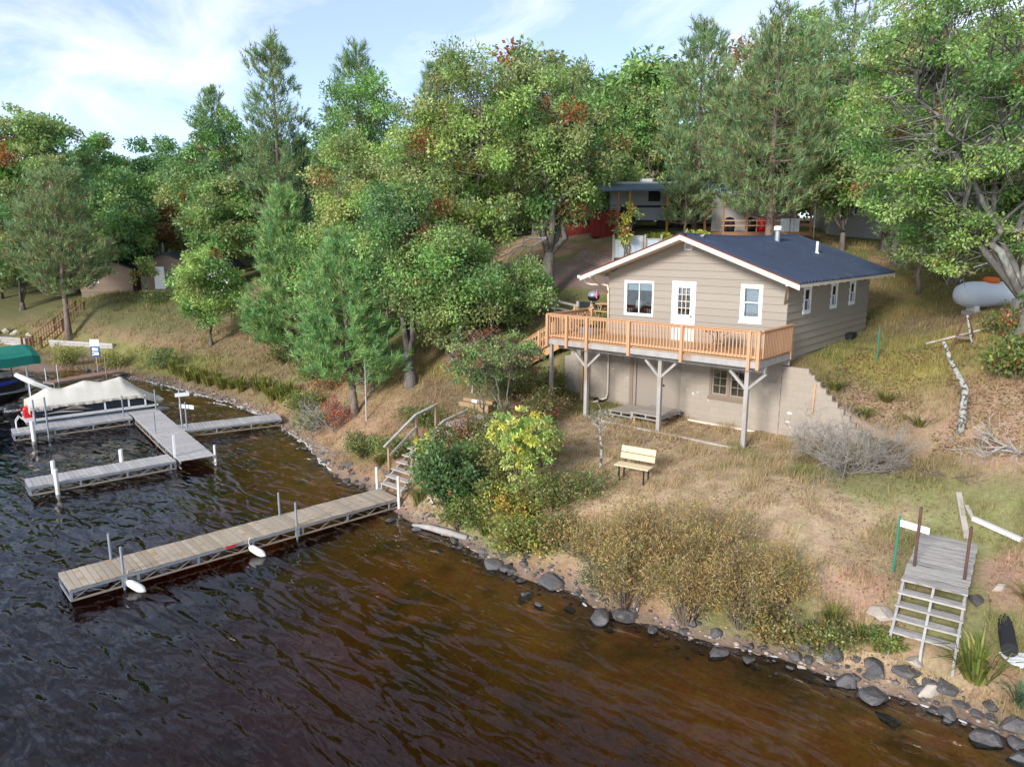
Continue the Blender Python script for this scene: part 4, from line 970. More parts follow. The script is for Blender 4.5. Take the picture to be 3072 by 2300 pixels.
tcu = bpy.data.curves.new('lettering', 'FONT'); tcu.body = 'MERCURY'; tcu.size = .15; tcu.extrude = .004; tcu.align_x = 'CENTER'; tcu.materials.append(M_WHITE)
to = bpy.data.objects.new('lettering', tcu); COL.objects.link(to); bpy.context.view_layer.update()
tme = bpy.data.meshes.new_from_object(to.evaluated_get(bpy.context.evaluated_depsgraph_get())); bpy.data.objects.remove(to)
place(tme, 'lettering', om, (-.02, -.252, .62), (R(90), 0, 0))
rc = thing('fuel_can', (-31.35, -14.55, .66), 'red fuel can at the stern of the covered boat', 'fuel can', None, BA)
MB().prism([(-.28, 0), (.28, 0), (.30, .42), (.22, .52), (-.24, .52), (-.30, .42)], -.2, .2).build('body', M_RED, rc, local=True, bevel=.03)
MB().lathe([(.05, .52), (.05, .57), (0, .58)], (.12, 0, 0), 10).build('cap', M_BLACK, rc, local=True)
MB().tube([(-.18, 0, .515), (-.16, 0, .58), (0, 0, .58), (.02, 0, .515)], .02, 6).build('handle', M_RED, rc, local=True)

# ------------------------------------------------------------------ boat on a lift under a green canopy
lift = thing('boat_lift', (-38.2, -16, 0), 'boat lift with a green canvas canopy at the edge of the landing', 'boat lift', None, R(90))
prof = [(-1.55, 2.42), (-1.55, 2.92), (-1.2, 3.12), (0, 3.42), (1.2, 3.12), (1.55, 2.92), (1.55, 2.42)]
m = MB(); xs = [-5, -2, 0, 2, 3.25, 3.62]
for x in xs:
    for y_, z in prof:
        f_ = 1 if x < 3.5 else .97
        m.v.append((x, y_ * f_, (z - 2.42) * (1 if x < 3.5 else .86) + 2.42 + .05 * math.sin(x * 2 + y_ * 3)))
for i in range(len(xs) - 1):
    for k_ in range(6): a = i * 7 + k_; m.f.append((a, a + 1, a + 8, a + 7))
m.f.append(tuple(range(35, 42)))
m.build('canopy', M_GREEN, lift, local=True)
for x in (-2, 2.9):
    for y_ in (-1.5, 1.5): MB().tube([(x, y_, -1.5), (x, y_, 2.9)], .05, 8).build('upright', M_ALU, lift, local=True)
for y_ in (-1.5, 1.5): MB().bar((-5, y_, .25), (3.0, y_, .25), .1, .12).build('side_beam', M_ALU, lift, local=True)
b2 = thing('pontoon_boat', (-38.2, -16, .3), 'black and blue boat hoisted under the green canopy', 'boat', None, R(90))
def hull(z0, z1, hw, tip, mm, nm, flare=0.0):
    m = MB(); out_ = []
    for s in np.linspace(0, 1, 15): 
        x = -5 + s * (tip + 5); k_ = max(0, (x - (tip - 2.2)) / 2.2); out_.append((x, hw * (1 - k_ ** 2.6)))
    loop = [(x, -w_) for x, w_ in out_] + [(x, w_) for x, w_ in out_[::-1][1:]]
    n = len(loop)
    for z, f_ in ((z0, 1 - flare), (z1, 1)):
        for x, y_ in loop: m.v.append((-5 + (x + 5) * f_, y_ * f_, z))
    for i in range(n): j = (i + 1) % n; m.f.append((i, j, n + j, n + i))
    m.f.append(tuple(range(n))); m.f.append(tuple(range(n, 2 * n)))
    return m.build(nm, mm, b2, local=True)
hull(.05, .62, 1.15, 3.75, M_BLACK, 'hull', .12); hull(.621, .68, 1.17, 3.8, M_ALU, 'rub_rail'); hull(.681, 1.05, 1.1, 3.1, M_BLACK, 'side_panel'); hull(1.051, 1.28, 1.12, 2.9, M_BLUE, 'blue_band'); hull(1.281, 1.33, 1.1, 2.9, M_BLACK, 'top_rail')
hull(1.45, 1.75, 1.0, 2.5, M_WHITED, 'seat_back'); hull(-.25, .04, .5, 3.3, M_ALU, 'keel_tube', .2)

# ------------------------------------------------------------------ stairs from the long dock to the lawn
s1 = thing('shore_stair', (-10.0, -8.4, .5), 'weathered stair with handrails from the long dock up the bank', 'stairs')
for k_ in range(7):
    y0 = -9.32 + k_ * .27; z = .65 + k_ * .2
    MB().box(-10.70, -9.42, y0, y0 + .29, z - .045, z).build('tread', M_TREADW, s1)
for i in range(8): MB().box(-10.68, -9.44, -7.40 + i * .12, -7.40 + i * .12 + .112, 1.84, 1.875).build('landing_board', M_TREADW, s1)
MB().box(-10.60, -9.50, -6.56, -6.28, 2.02, 2.06).build('tread', M_TREADW, s1)
for xs_ in (-10.62, -9.55):
    MB().hexa([(xs_, -9.3, .38), (xs_ + .05, -9.3, .38), (xs_ + .05, -7.4, 1.55), (xs_, -7.4, 1.55), (xs_, -9.3, .60), (xs_ + .05, -9.3, .60), (xs_ + .05, -7.4, 1.838), (xs_, -7.4, 1.838)]).build('stringer', M_GREYW, s1)
for xs_, ys_ in ((-10.76, (-8.78, -7.45, -6.45)), (-9.36, (-8.85, -7.35, -6.15))):
    zz_ = [g1(xs_, v) for v in ys_]
    tops = (1.98, 2.78, 3.0) if xs_ < -10 else (1.9, 2.75, 2.95)
    for v, zg, zt in zip(ys_, zz_, tops): MB().box(xs_ - .05, xs_ + .05, v - .05, v + .05, zg - .2, zt).build('post', M_POSTW, s1)
    o = .0
    MB().bar((xs_ + o, ys_[0] - .22, tops[0] - .10), (xs_ + o, ys_[1], tops[1] + .03), .10, .05).build('handrail', M_GREYW, s1)
    MB().bar((xs_ + o, ys_[1], tops[1] + .028), (xs_ + o, ys_[2] + .12, tops[2] + .035), .10, .05).build('handrail', M_GREYW, s1)
    MB().bar((xs_ + .06, ys_[0], tops[0] - .45), (xs_ + .06, ys_[1], tops[1] - .42), .04, .09).build('mid_rail', M_GREYW, s1)
bw_ = thing('boardwalk', (-10.0, -5.3, 2.1), 'short grey boardwalk at the head of the shore stair', 'boardwalk')
for i in range(15): MB().box(-10.66 + .02 * math.sin(i * 3), -9.38 + .02 * math.cos(i * 5), -6.26 + i * .14, -6.26 + i * .14 + .13, 2.215, 2.25).build('plank', M_TREADW, bw_)
for xs_ in (-10.5, -9.6): MB().box(xs_, xs_ + .06, -6.24, -4.2, 2.08, 2.214).build('bearer', M_GREYW, bw_)
lt = thing('garden_light', (-9.25, -5.9, g1(-9.25, -5.9)), 'small white solar lamp on a green stake by the boardwalk', 'lamp')
MB().tube([(0, 0, -.1), (0, 0, 1.35)], .022, 8).build('stake', M_GPOST, lt, local=True)
MB().box(-.07, .20, -.06, .06, 1.35, 1.46).build('lamp_head', M_WHITE, lt, local=True, bevel=.02)
ub = thing('timber_step', (-11.2, -3.7, g1(-11.2, -3.7)), 'low tan timber step half hidden behind the boardwalk', 'step', None, R(8))
for i in range(2): MB().box(-.75, .75, -.3 + i * .3, -.02 + i * .3, -.15, .16 + i * .12).build('timber', M_POSTW, ub, local=True)

# ------------------------------------------------------------------ old platform stair at the near shore
s2 = thing('platform_stair', (6.59, -7.51, 0), 'old weathered plank platform with steps down towards the rocks', 'stairs', None, R(6))
zt = 1.70
ym = -.02; 
for i in range(23):
    MB().box(-.64 + .012 * math.sin(i * 7), .64 + .012 * math.cos(i * 5), ym, ym + .137, zt - .036 + random.uniform(-.006, .004), zt + random.uniform(-.006, .004)).build('plank', M_DOCKC, s2, local=True); ym += .144
for k_ in range(4):
    y0 = -.34 - k_ * .285; z = zt - .18 * (k_ + 1)
    MB().box(-.65, .65, y0, y0 + .14, z - .04, z).build('tread', M_DOCKC, s2, local=True); MB().box(-.64, .65, y0 + .148, y0 + .285, z - .042, z - .003).build('tread', M_DOCKC, s2, local=True)
for x in (-.62, -.02, .58):
    MB().hexa([(x, -1.42, .45), (x + .05, -1.42, .45), (x + .05, .02, 1.22), (x, .02, 1.22), (x, -1.42, zt - .84), (x + .05, -1.42, zt - .84), (x + .05, .02, zt - .04), (x, .02, zt - .04)]).build('stringer', M_GREYW, s2, local=True)
    MB().box(x, x + .05, .02, 3.2, zt - .16, zt - .045).build('joist', M_GREYW, s2, local=True)
for x in (-.6, .6):
    for yv in (.1, 1.6, 3.0): MB().box(x - .04, x + .04, yv - .04, yv + .04, .6, zt - .161).build('leg', M_GREYW, s2, local=True)
for x, yv, h in ((-.50, .92, 1.45), (.52, .80, 1.25)): MB().tube([(x, yv, 1.0), (x + .01, yv + .02, zt + h)], .035, 10).build('pipe_post', M_RUST, s2, local=True)
ns = thing('name_board', (5.55, -6.6, g1(5.55, -6.6)), 'blank white board on a green stake beside the old platform', 'sign', None, R(10))
MB().tube([(0, 0, -.3), (.03, .02, 1.42)], .026, 8).build('stake', M_GPOST, ns, local=True)
MB().hexa([(.05, -.02, 1.18), (.66, -.03, 1.10), (.66, -.015, 1.10), (.05, -.005, 1.18), (.05, -.02, 1.34), (.66, -.03, 1.26), (.66, -.015, 1.26), (.05, -.005, 1.34)]).build('board', M_WHITE, ns, local=True)

# ------------------------------------------------------------------ loose lumber, logs, stakes and pipes on the slope
def lumber(p0, p1, w_, h_, m_, label, cat, name='board', extra=None):
    c = ((p0[0] + p1[0]) / 2, (p0[1] + p1[1]) / 2); t_ = thing(name, (c[0], c[1], g1(*c)), label, cat)
    MB().bar((*p0, g1(*p0) + h_ / 2 + .03), (*p1, g1(*p1) + h_ / 2 + .03), w_, h_).build('timber', m_, t_)
    if extra: MB().bar((*extra[0], g1(*extra[0]) + h_ + .05), (*extra[1], g1(*extra[1]) + h_ + .06), w_ * .7, .04).build('offcut', m_, t_)
lumber((6.10, -2.75), (6.62, -4.15), .14, .05, M_TREADW, 'weathered plank with an offcut lying on the dry slope', 'plank', 'scrap_plank', ((6.38, -3.2), (6.62, -3.6)))
lumber((6.62, -3.55), (7.75, -4.08), .12, .10, M_WHITED, 'whitewashed post lying on the dry grass', 'post', 'fallen_post')
lumber((3.2, 5.35), (6.1, 6.0), .08, .07, M_TREADW, 'thin pale pole lying behind the log tripod', 'pole', 'fallen_pole')
sl = thing('split_log', (5.5, 5.75, g1(5.5, 5.75)), 'short cut log lying by the pale pole', 'log', None, R(-20))
MB().lathe([(.10, -.35), (.11, 0), (.10, .35)], (0, 0, .09), 10, 'x').build('log', M_BARK, sl, local=True); MB().lathe([(.095, -.358), (.095, -.351)], (0, 0, .09), 10, 'x').build('cut_face', M_CREAM, sl, local=True)
dl_ = thing('leaning_trunk', (5.48, .2, g1(5.48, .2)), 'lichen-spotted dead trunk leaning out of the leafy slope', 'dead tree')
MB().tube([(0, 0, -.2), (.02, 0, .35), (.0, -.05, .9), (.02, -.08, 1.35), (-.22, -.12, 1.75), (-.40, -.3, 2.15), (-.62, -.5, 2.75)], [.13, .11, .10, .095, .08, .065, .045], 12).build('trunk', M_BIRCH, dl_, local=True, smooth=True)
tp = thing('log_tripod', (4.55, 4.35, g1(4.55, 4.35)), 'tripod of dark birch poles with a seat on the grass', 'tripod')
ztp = g1(4.55, 4.35)
for dx, dy in ((-.32, -.10), (.34, -.12), (.25, .55)):
    MB().tube([(dx, dy, g1(4.55 + dx, 4.35 + dy) - ztp - .03), (dx * .1, dy * .1 + .1, 1.15)], .04, 8).build('leg', M_BIRCH if dx > .3 else M_RUST, tp, local=True)
MB().box(-.22, .22, -.12, .14, .36, .44).build('seat', M_DTWIG, tp, local=True)
gs = thing('green_stake', (1.95, 3.95, g1(1.95, 3.95)), 'thin green steel stake in the grass by the cottage corner', 'stake')
MB().tube([(0, 0, -.2), (0, 0, 1.25)], .025, 8).build('stake', M_GPOST, gs, local=True)
ve = thing('crawlspace_vent', (.12, 6.7, g1(.12, 6.7)), 'black box vent low on the cottage side wall', 'vent')
MB().box(-.1, .18, -.3, .3, 0.0, .26).build('box', M_BLACK, ve, local=True, bevel=.02); MB().box(.181, .19, -.26, .0, .06, .22).build('grille', M_BLACKM, ve, local=True)
bp_ = thing('culvert_pipe', (8.02, -7.55, g1(8.02, -7.55)), 'black corrugated pipe lying at the water edge below the stair', 'pipe', None, R(-78))
MB().lathe([(.14 + .012 * (i % 2), -.75 + i * .05) for i in range(30)], (0, 0, .16), 14, 'x').build('pipe', M_BLACKM, bp_, local=True)
wp = thing('white_panel', (8.75, -7.7, g1(8.75, -7.7)), 'white slatted panel lying beside the black pipe', 'panel', None, R(35))
for i in range(4): MB().box(-.8, .8, -.25 + i * .12, -.25 + i * .12 + .10, .10, .13).build('slat', M_WHITE, wp, local=True)
for x in (-.6, .6): MB().box(x - .03, x + .03, -.25, .22, .04, .099).build('batten', M_WHITE, wp, local=True)
dw = thing('driftwood_log', (-6.7, -10.05, .06), 'grey driftwood log at the waterline below the green bush', 'log', None, R(3))
MB().tube([(-1.15, -.1, 0), (-.5, 0, .05), (.3, .03, .07), (1.1, .05, .10)], [.05, .10, .12, .09], 9).build('trunk', M_GREYW, dw, local=True, smooth=True)
fl = thing('floating_log', (-24.0, -7.5, .02), 'cut log floating beneath the walkway', 'log', None, R(20))
MB().lathe([(.11, -.5), (.12, 0), (.11, .5)], (0, 0, .02), 12, 'x').build('log', M_POSTW, fl, local=True)
bwh = thing('bleached_branch', (-7.95, -9.3, g1(-7.95, -9.3)), 'bleached stick lying on bare sand by the dock end', 'branch', None, R(-25))
MB().tube([(-.6, 0, .08), (-.1, .03, .10), (.5, -.05, .07)], [.02, .03, .02], 7).build('stick', M_FOAM, bwh, local=True)

# ------------------------------------------------------------------ propane tank, grill, picnic table, fence
tk = thing('propane_tank', (4.15, 9.7, g1(4.0, 9.3) - .1), 'grey propane tank with an orange dome on block footings', 'tank', None, R(41))
MB().lathe([(.0, -2.35), (.18, -2.32), (.36, -2.2), (.47, -1.98), (.52, -1.7), (.52, 1.7), (.47, 1.98), (.36, 2.2), (.18, 2.32), (0, 2.35)], (1.2, 0, .86), 24, 'x').build('vessel', M_TANK, tk, local=True, smooth=True)
MB().lathe([(.30, 1.32), (.31, 1.44), (.28, 1.52), (.18, 1.56), (0, 1.57)], (.25, 0, 0), 18).build('dome', M_ORANGE, tk, local=True, smooth=True)
for x in (-.35, 2.8):
    MB().box(x - .09, x + .09, -.3, .3, .19, .42).build('saddle', M_WHITED, tk, local=True); MB().box(x - .2, x + .2, -.4, .4, -.1, .189).build('footing', M_CONC, tk, local=True)
for x in (-.9, 3.2): MB().tube([(x - .08, 0, 1.36), (x - .04, 0, 1.44), (x + .04, 0, 1.44), (x + .08, 0, 1.36)], .015, 6).build('lifting_lug', M_TANK, tk, local=True)
kg = thing('kettle_grill', (-10.95, 4.1, g1(-10.95, 4.1)), 'black kettle grill behind the picnic table', 'grill')
MB().lathe([(.0, .52), (.14, .54), (.25, .62), (.30, .74), (.30, .76), (0, .76)], n=20).build('bowl', M_BLACK, kg, local=True, smooth=True)
MB().lathe([(.305, .765), (.29, .86), (.22, .97), (.10, 1.03), (.0, 1.04)], n=20).build('lid', M_PIPE, kg, local=True, smooth=True)
for k_ in range(3):
    a = k_ * 2.094 + .4; MB().tube([(.16 * math.cos(a), .16 * math.sin(a), .55), (.30 * math.cos(a), .30 * math.sin(a), -.02)], .014, 6).build('leg', M_ALU, kg, local=True)
pc = thing('picnic_table', (-9.05, 3.3, g1(-9.2, 3.2)), 'orange-stained picnic table behind the cottage corner', 'picnic table', None, R(8))
for i in range(5): MB().box(-.95, .95, -.38 + i * .154, -.38 + i * .154 + .145, .72, .76).build('top_board', M_DECKB, pc, local=True)
for s in (-1, 1):
    for i in range(2): MB().box(-.95, .95, s * .72 - .14 + i * .145, s * .72 + i * .145 - .005, .43, .47).build('seat_board', M_DECKB, pc, local=True)
for x in (-.7, .7):
    MB().box(x - .02, x + .02, -.82, .82, .34, .429).build('seat_bearer', M_DECKB, pc, local=True); MB().box(x - .02, x + .02, -.38, .38, .63, .719).build('top_bearer', M_DECKB, pc, local=True)
    for s in (-1, 1): MB().bar((x + .04, s * .25, .66), (x + .04, s * .60, -.03), .04, .10, (0, 1, 0)).build('leg', M_DECKB, pc, local=True)
fn = thing('rail_fence', (-14.2, 4.2, 6.0), 'low weathered rail fence above the leafy slope', 'fence')
fp = [(-17.2, 3.2), (-15.0, 3.55), (-13.0, 3.75), (-11.2, 3.2)]
for a, b_ in zip(fp[:-1], fp[1:]):
    for h in (.28, .62): MB().bar((*a, g1(*a) + h), (*b_, g1(*b_) + h), .04, .10).build('rail', M_GREYW, fn)
for a in fp: MB().box(a[0] - .06, a[0] + .06, a[1] - .06, a[1] + .06, g1(*a) - .3, g1(*a) + .85).build('post', M_GREYW, fn)
bx = thing('garden_bed', (-10.2, 4.9, 6.0), 'dark timber bed edging beneath the kettle grill', 'planter')
MB().bar((-12.2, 4.6, g1(-12.2, 4.6) + .14), (-8.4, 5.2, g1(-8.4, 5.2) + .14), .14, .28).build('edge', M_BLACKM, bx)

# ------------------------------------------------------------------ plants
class Leaves:
    """gathers leaf blades (kites) and needles (slivers) with a colour for each"""
    def __init__(s): s.V = []; s.C = []; s.T = []; s.TC = []
    def kites(s, P, ax, nrm, ln, wd, col):
        n = len(P); ax = ax / np.linalg.norm(ax, axis=1, keepdims=True)
        sd = np.cross(nrm, ax); sd /= np.maximum(np.linalg.norm(sd, axis=1, keepdims=True), 1e-6)
        ln = np.broadcast_to(ln, (n,))[:, None]; wd = np.broadcast_to(wd, (n,))[:, None]
        up = np.cross(ax, sd)
        v = np.stack([P - ax * ln * .5, P - ax * ln * .02 + sd * wd * .5 + up * wd * .12, P + ax * ln * .5, P - ax * ln * .02 - sd * wd * .5 + up * wd * .12], 1)
        s.V.append(v.reshape(-1, 3)); s.C.append(np.repeat(np.broadcast_to(col, (n, 3)), 4, 0))
    def slivers(s, P, d, ln, wd, col, tip=1.0):
        n = len(P); d = d / np.linalg.norm(d, axis=1, keepdims=True); sd = np.cross(d, rng.normal(size=(n, 3))); sd /= np.linalg.norm(sd, axis=1, keepdims=True)
        ln = np.broadcast_to(ln, (n,))[:, None]; wd = np.broadcast_to(wd, (n,))[:, None]
        v = np.stack([P + sd * wd * .5, P + d * ln, P - sd * wd * .5], 1)
        s.T.append(v.reshape(-1, 3)); c = np.repeat(np.broadcast_to(col, (n, 3)), 3, 0).copy(); c[1::3] *= tip; s.TC.append(c)
    def mesh(s, name, m):
        V, C, F = [], [], []
        nv = 0
        if s.V:
            v = np.concatenate(s.V); V.append(v); C.append(np.concatenate(s.C))
            q = np.arange(len(v)).reshape(-1, 4); F += [q[:, [0, 1, 2]], q[:, [0, 2, 3]]]; nv = len(v)
        if s.T:
            v = np.concatenate(s.T); V.append(v); C.append(np.concatenate(s.TC)); F.append(np.arange(len(v)).reshape(-1, 3) + nv)
        return np_mesh(name, np.concatenate(V), np.concatenate(F), m, np.clip(np.concatenate(C), .004, 1))

def unit(n):
    v = rng.normal(size=(n, 3)); return v / np.linalg.norm(v, axis=1, keepdims=True)
GREEN = [(.085, .145, .030), (.110, .165, .040), (.065, .115, .028), (.135, .175, .045)]
OLIVE = [(.110, .140, .038), (.090, .120, .034), (.140, .155, .048), (.165, .165, .055)]
LIME = [(.150, .195, .040), (.190, .215, .050), (.115, .165, .035), (.21, .20, .06)]
DARK = [(.055, .100, .032), (.070, .120, .035), (.045, .085, .028), (.085, .135, .035)]
RUST = [(.34, .12, .03), (.28, .09, .03), (.40, .18, .05)]
YELL = [(.30, .28, .05), (.34, .28, .04), (.24, .26, .055), (.34, .21, .04)]
TAN = [(.32, .25, .10), (.27, .215, .085), (.36, .265, .09), (.20, .19, .065), (.34, .215, .07)]

def crown_leaves(lv, cen, rad, per, size, pal, rust=.03, flat=.75, droop=.15, vary=.25, rustpal=RUST):
    """leaf sprays round each clump centre; each clump keeps a tint of its own"""
    pal = np.array(pal) * np.array([2.4, 2.65, 3.0]); rp = np.array(rustpal)
    for c, r in zip(cen, rad):
        n = max(8, int(per * 2.1 * r * r)); size_ = size * .9
        d = unit(n); rr = r * rng.random(n) ** .45
        lump = .72 + .5 * vnoise(d[:, 0] * 2 + c[0], d[:, 1] * 2 + d[:, 2] * 2 + c[1], 1.3, 5)
        P = c + d * (rr * lump)[:, None] * np.array([1, 1, flat])
        base = pal[rng.integers(len(pal))] * rng.uniform(1 - vary, 1 + vary)
        if rng.random() < rust * .6: base = rp[rng.integers(len(rp))]
        col = base[None] * rng.uniform(.72, 1.28, (n, 1)); mix_ = rng.random(n) < rust * .35
        col[mix_] = rp[rng.integers(len(rp), size=mix_.sum())]
        nr = unit(n) + np.array([0, 0, .5]) + d * .9
        ax = d + unit(n) * .8; ax[:, 2] -= droop
        lv.kites(P, ax, nr, size_ * rng.uniform(.5, 1.5, n), size_ * .60 * rng.uniform(.7, 1.2, n), col)

def curve(a, b, lift=0.0, n=5, jit=.1):
    a, b = np.array(a, float), np.array(b, float); t = np.linspace(0, 1, n)[:, None]
    p = a + (b - a) * t; p[:, 2] += lift * np.sin(np.pi * t[:, 0]) ; L_ = np.linalg.norm(b - a)
    p[1:-1] += rng.normal(size=(n - 2, 3)) * jit * L_ * .35
    return [tuple(v) for v in p]

def broadleaf(name, label, x, y, ztop, r, zb, pal=GREEN, trunk_r=.22, lean=(0, 0), clumps=70, per=190, size=.17, rust=.03, group='lakeside trees', bark=None, forks=3, twigs=0, cat='tree', cr=(.55, 1.05), base=None, egg=.55, rustpal=RUST, gaps=.0, flat=.75, limb=.58):
    """tapered trunk and limbs with a crown of leaf clumps of uneven outline"""
    z0 = g1(x, y); bx_, by_ = base if base else (x, y)
    if base: z0 = g1(*base)
    t = thing(name, (bx_, by_, z0), label, cat, group)
    hx, hy = x - bx_, y - by_
    H, B = ztop - z0, max(.5, zb - z0); cz = B + (H - B) * .5; hz = (H - B) / 2
    cen, rad = [], []; k = 0
    clumps = int(clumps * 1.3)
    while len(cen) < clumps and k < clumps * 20:
        k += 1
        d = unit(1)[0]; q = rng.random() ** .38
        w = 1 - egg * max(0, -d[2]) - .18 * max(0, d[2])
        o = .68 + .62 * vnoise(d[0] * 1.6 + x, d[1] * 1.6 + d[2] * 1.9 + y, 1.0, 8)
        p = np.array([d[0] * r * w * q * o, d[1] * r * w * q * o, cz + d[2] * hz * q * min(1.05, o + .12)]); p[0] += hx; p[1] += hy
        if gaps and vnoise(p[0] * .8 + x, p[2] * .8 + y, 1.0, 3) < gaps: continue
        cr_ = rng.uniform(*cr) * min(1.0, .55 + r / 5)
        if p[2] + cr_ * .6 > H: p[2] = H - cr_ * .6
        cen.append(p); rad.append(cr_)
    lv = Leaves(); crown_leaves(lv, cen, rad, per, size, pal, rust, flat=flat, rustpal=rustpal)
    w = MB(); split = np.array([hx * .35 + lean[0], hy * .35 + lean[1], B * .62 if B > 2 else B * .5])
    w.tube([(0, 0, -.3), (0, 0, .12), tuple(split * .5), tuple(split)], [trunk_r * 1.5, trunk_r * 1.12, trunk_r * .95, trunk_r * .82], 10)
    mains = []
    for i in range(forks):
        a = 2 * math.pi * i / forks + rng.uniform(0, 1); e = np.array([hx + math.cos(a) * r * .33, hy + math.sin(a) * r * .33, cz + hz * rng.uniform(-.1, .55)])
        p = curve(split, e, 0, 7, .16); w.tube(p, list(np.linspace(trunk_r * limb, trunk_r * limb * .24, 7)), 7); q_ = np.array(p); mains += [tuple(q_[j] + (q_[j + 1] - q_[j]) * u_) for j in range(1, 6) for u_ in (0, .25, .5, .75)]
    mains = np.array(mains)
    tw = MB()
    for c, r_ in zip(cen, rad):
        dd = np.linalg.norm(mains - c, axis=1) + np.maximum(0, mains[:, 2] - c[2]) * 1.5; s_ = mains[int(np.argsort(dd)[rng.integers(0, 7)])]
        w.tube(curve(s_, c, .12, 5, .3), [trunk_r * .11, trunk_r * .09, trunk_r * .07, trunk_r * .05, .006], 4, False)
        for _ in range(twigs):
            e = c + unit(1)[0] * r_ * 1.25; w.tube([tuple(c), tuple((c + e) / 2 + rng.normal(size=3) * .08), tuple(e)], [.018, .012, .005], 3, False)
    w.build('trunk', bark or M_BARK, t, local=True, smooth=True)
    place(lv.mesh('crown', LEAF), 'crown', t)
    return t

def tufts(lv, P, ax, size, per, col, brown=.12):
    """needle brushes: slivers standing off each shoot"""
    n = len(P); ax = ax / np.linalg.norm(ax, axis=1, keepdims=True)
    Q = np.repeat(P, per, 0); A = np.repeat(ax, per, 0); m = n * per
    s_ = np.repeat(np.broadcast_to(size, (n,)), per); u = rng.random(m) ** .8
    rd = rng.normal(size=(m, 3)); rd -= A * (rd * A).sum(1, keepdims=True); rd /= np.linalg.norm(rd, axis=1, keepdims=True)
    c = np.repeat(col, per, 0) * rng.uniform(.75, 1.3, (m, 1))
    br = rng.random(m) < brown * (1.4 - u); c[br] = np.array([.115, .070, .034]) * rng.uniform(.7, 1.3, (br.sum(), 1))
    lv.slivers(Q + A * (s_ * u * 1.3)[:, None], A * 1.0 + rd * .75, s_ * rng.uniform(.75, 1.15, m), s_ * .12, c * np.array([2.55, 2.5, 2.6]), 1.15)

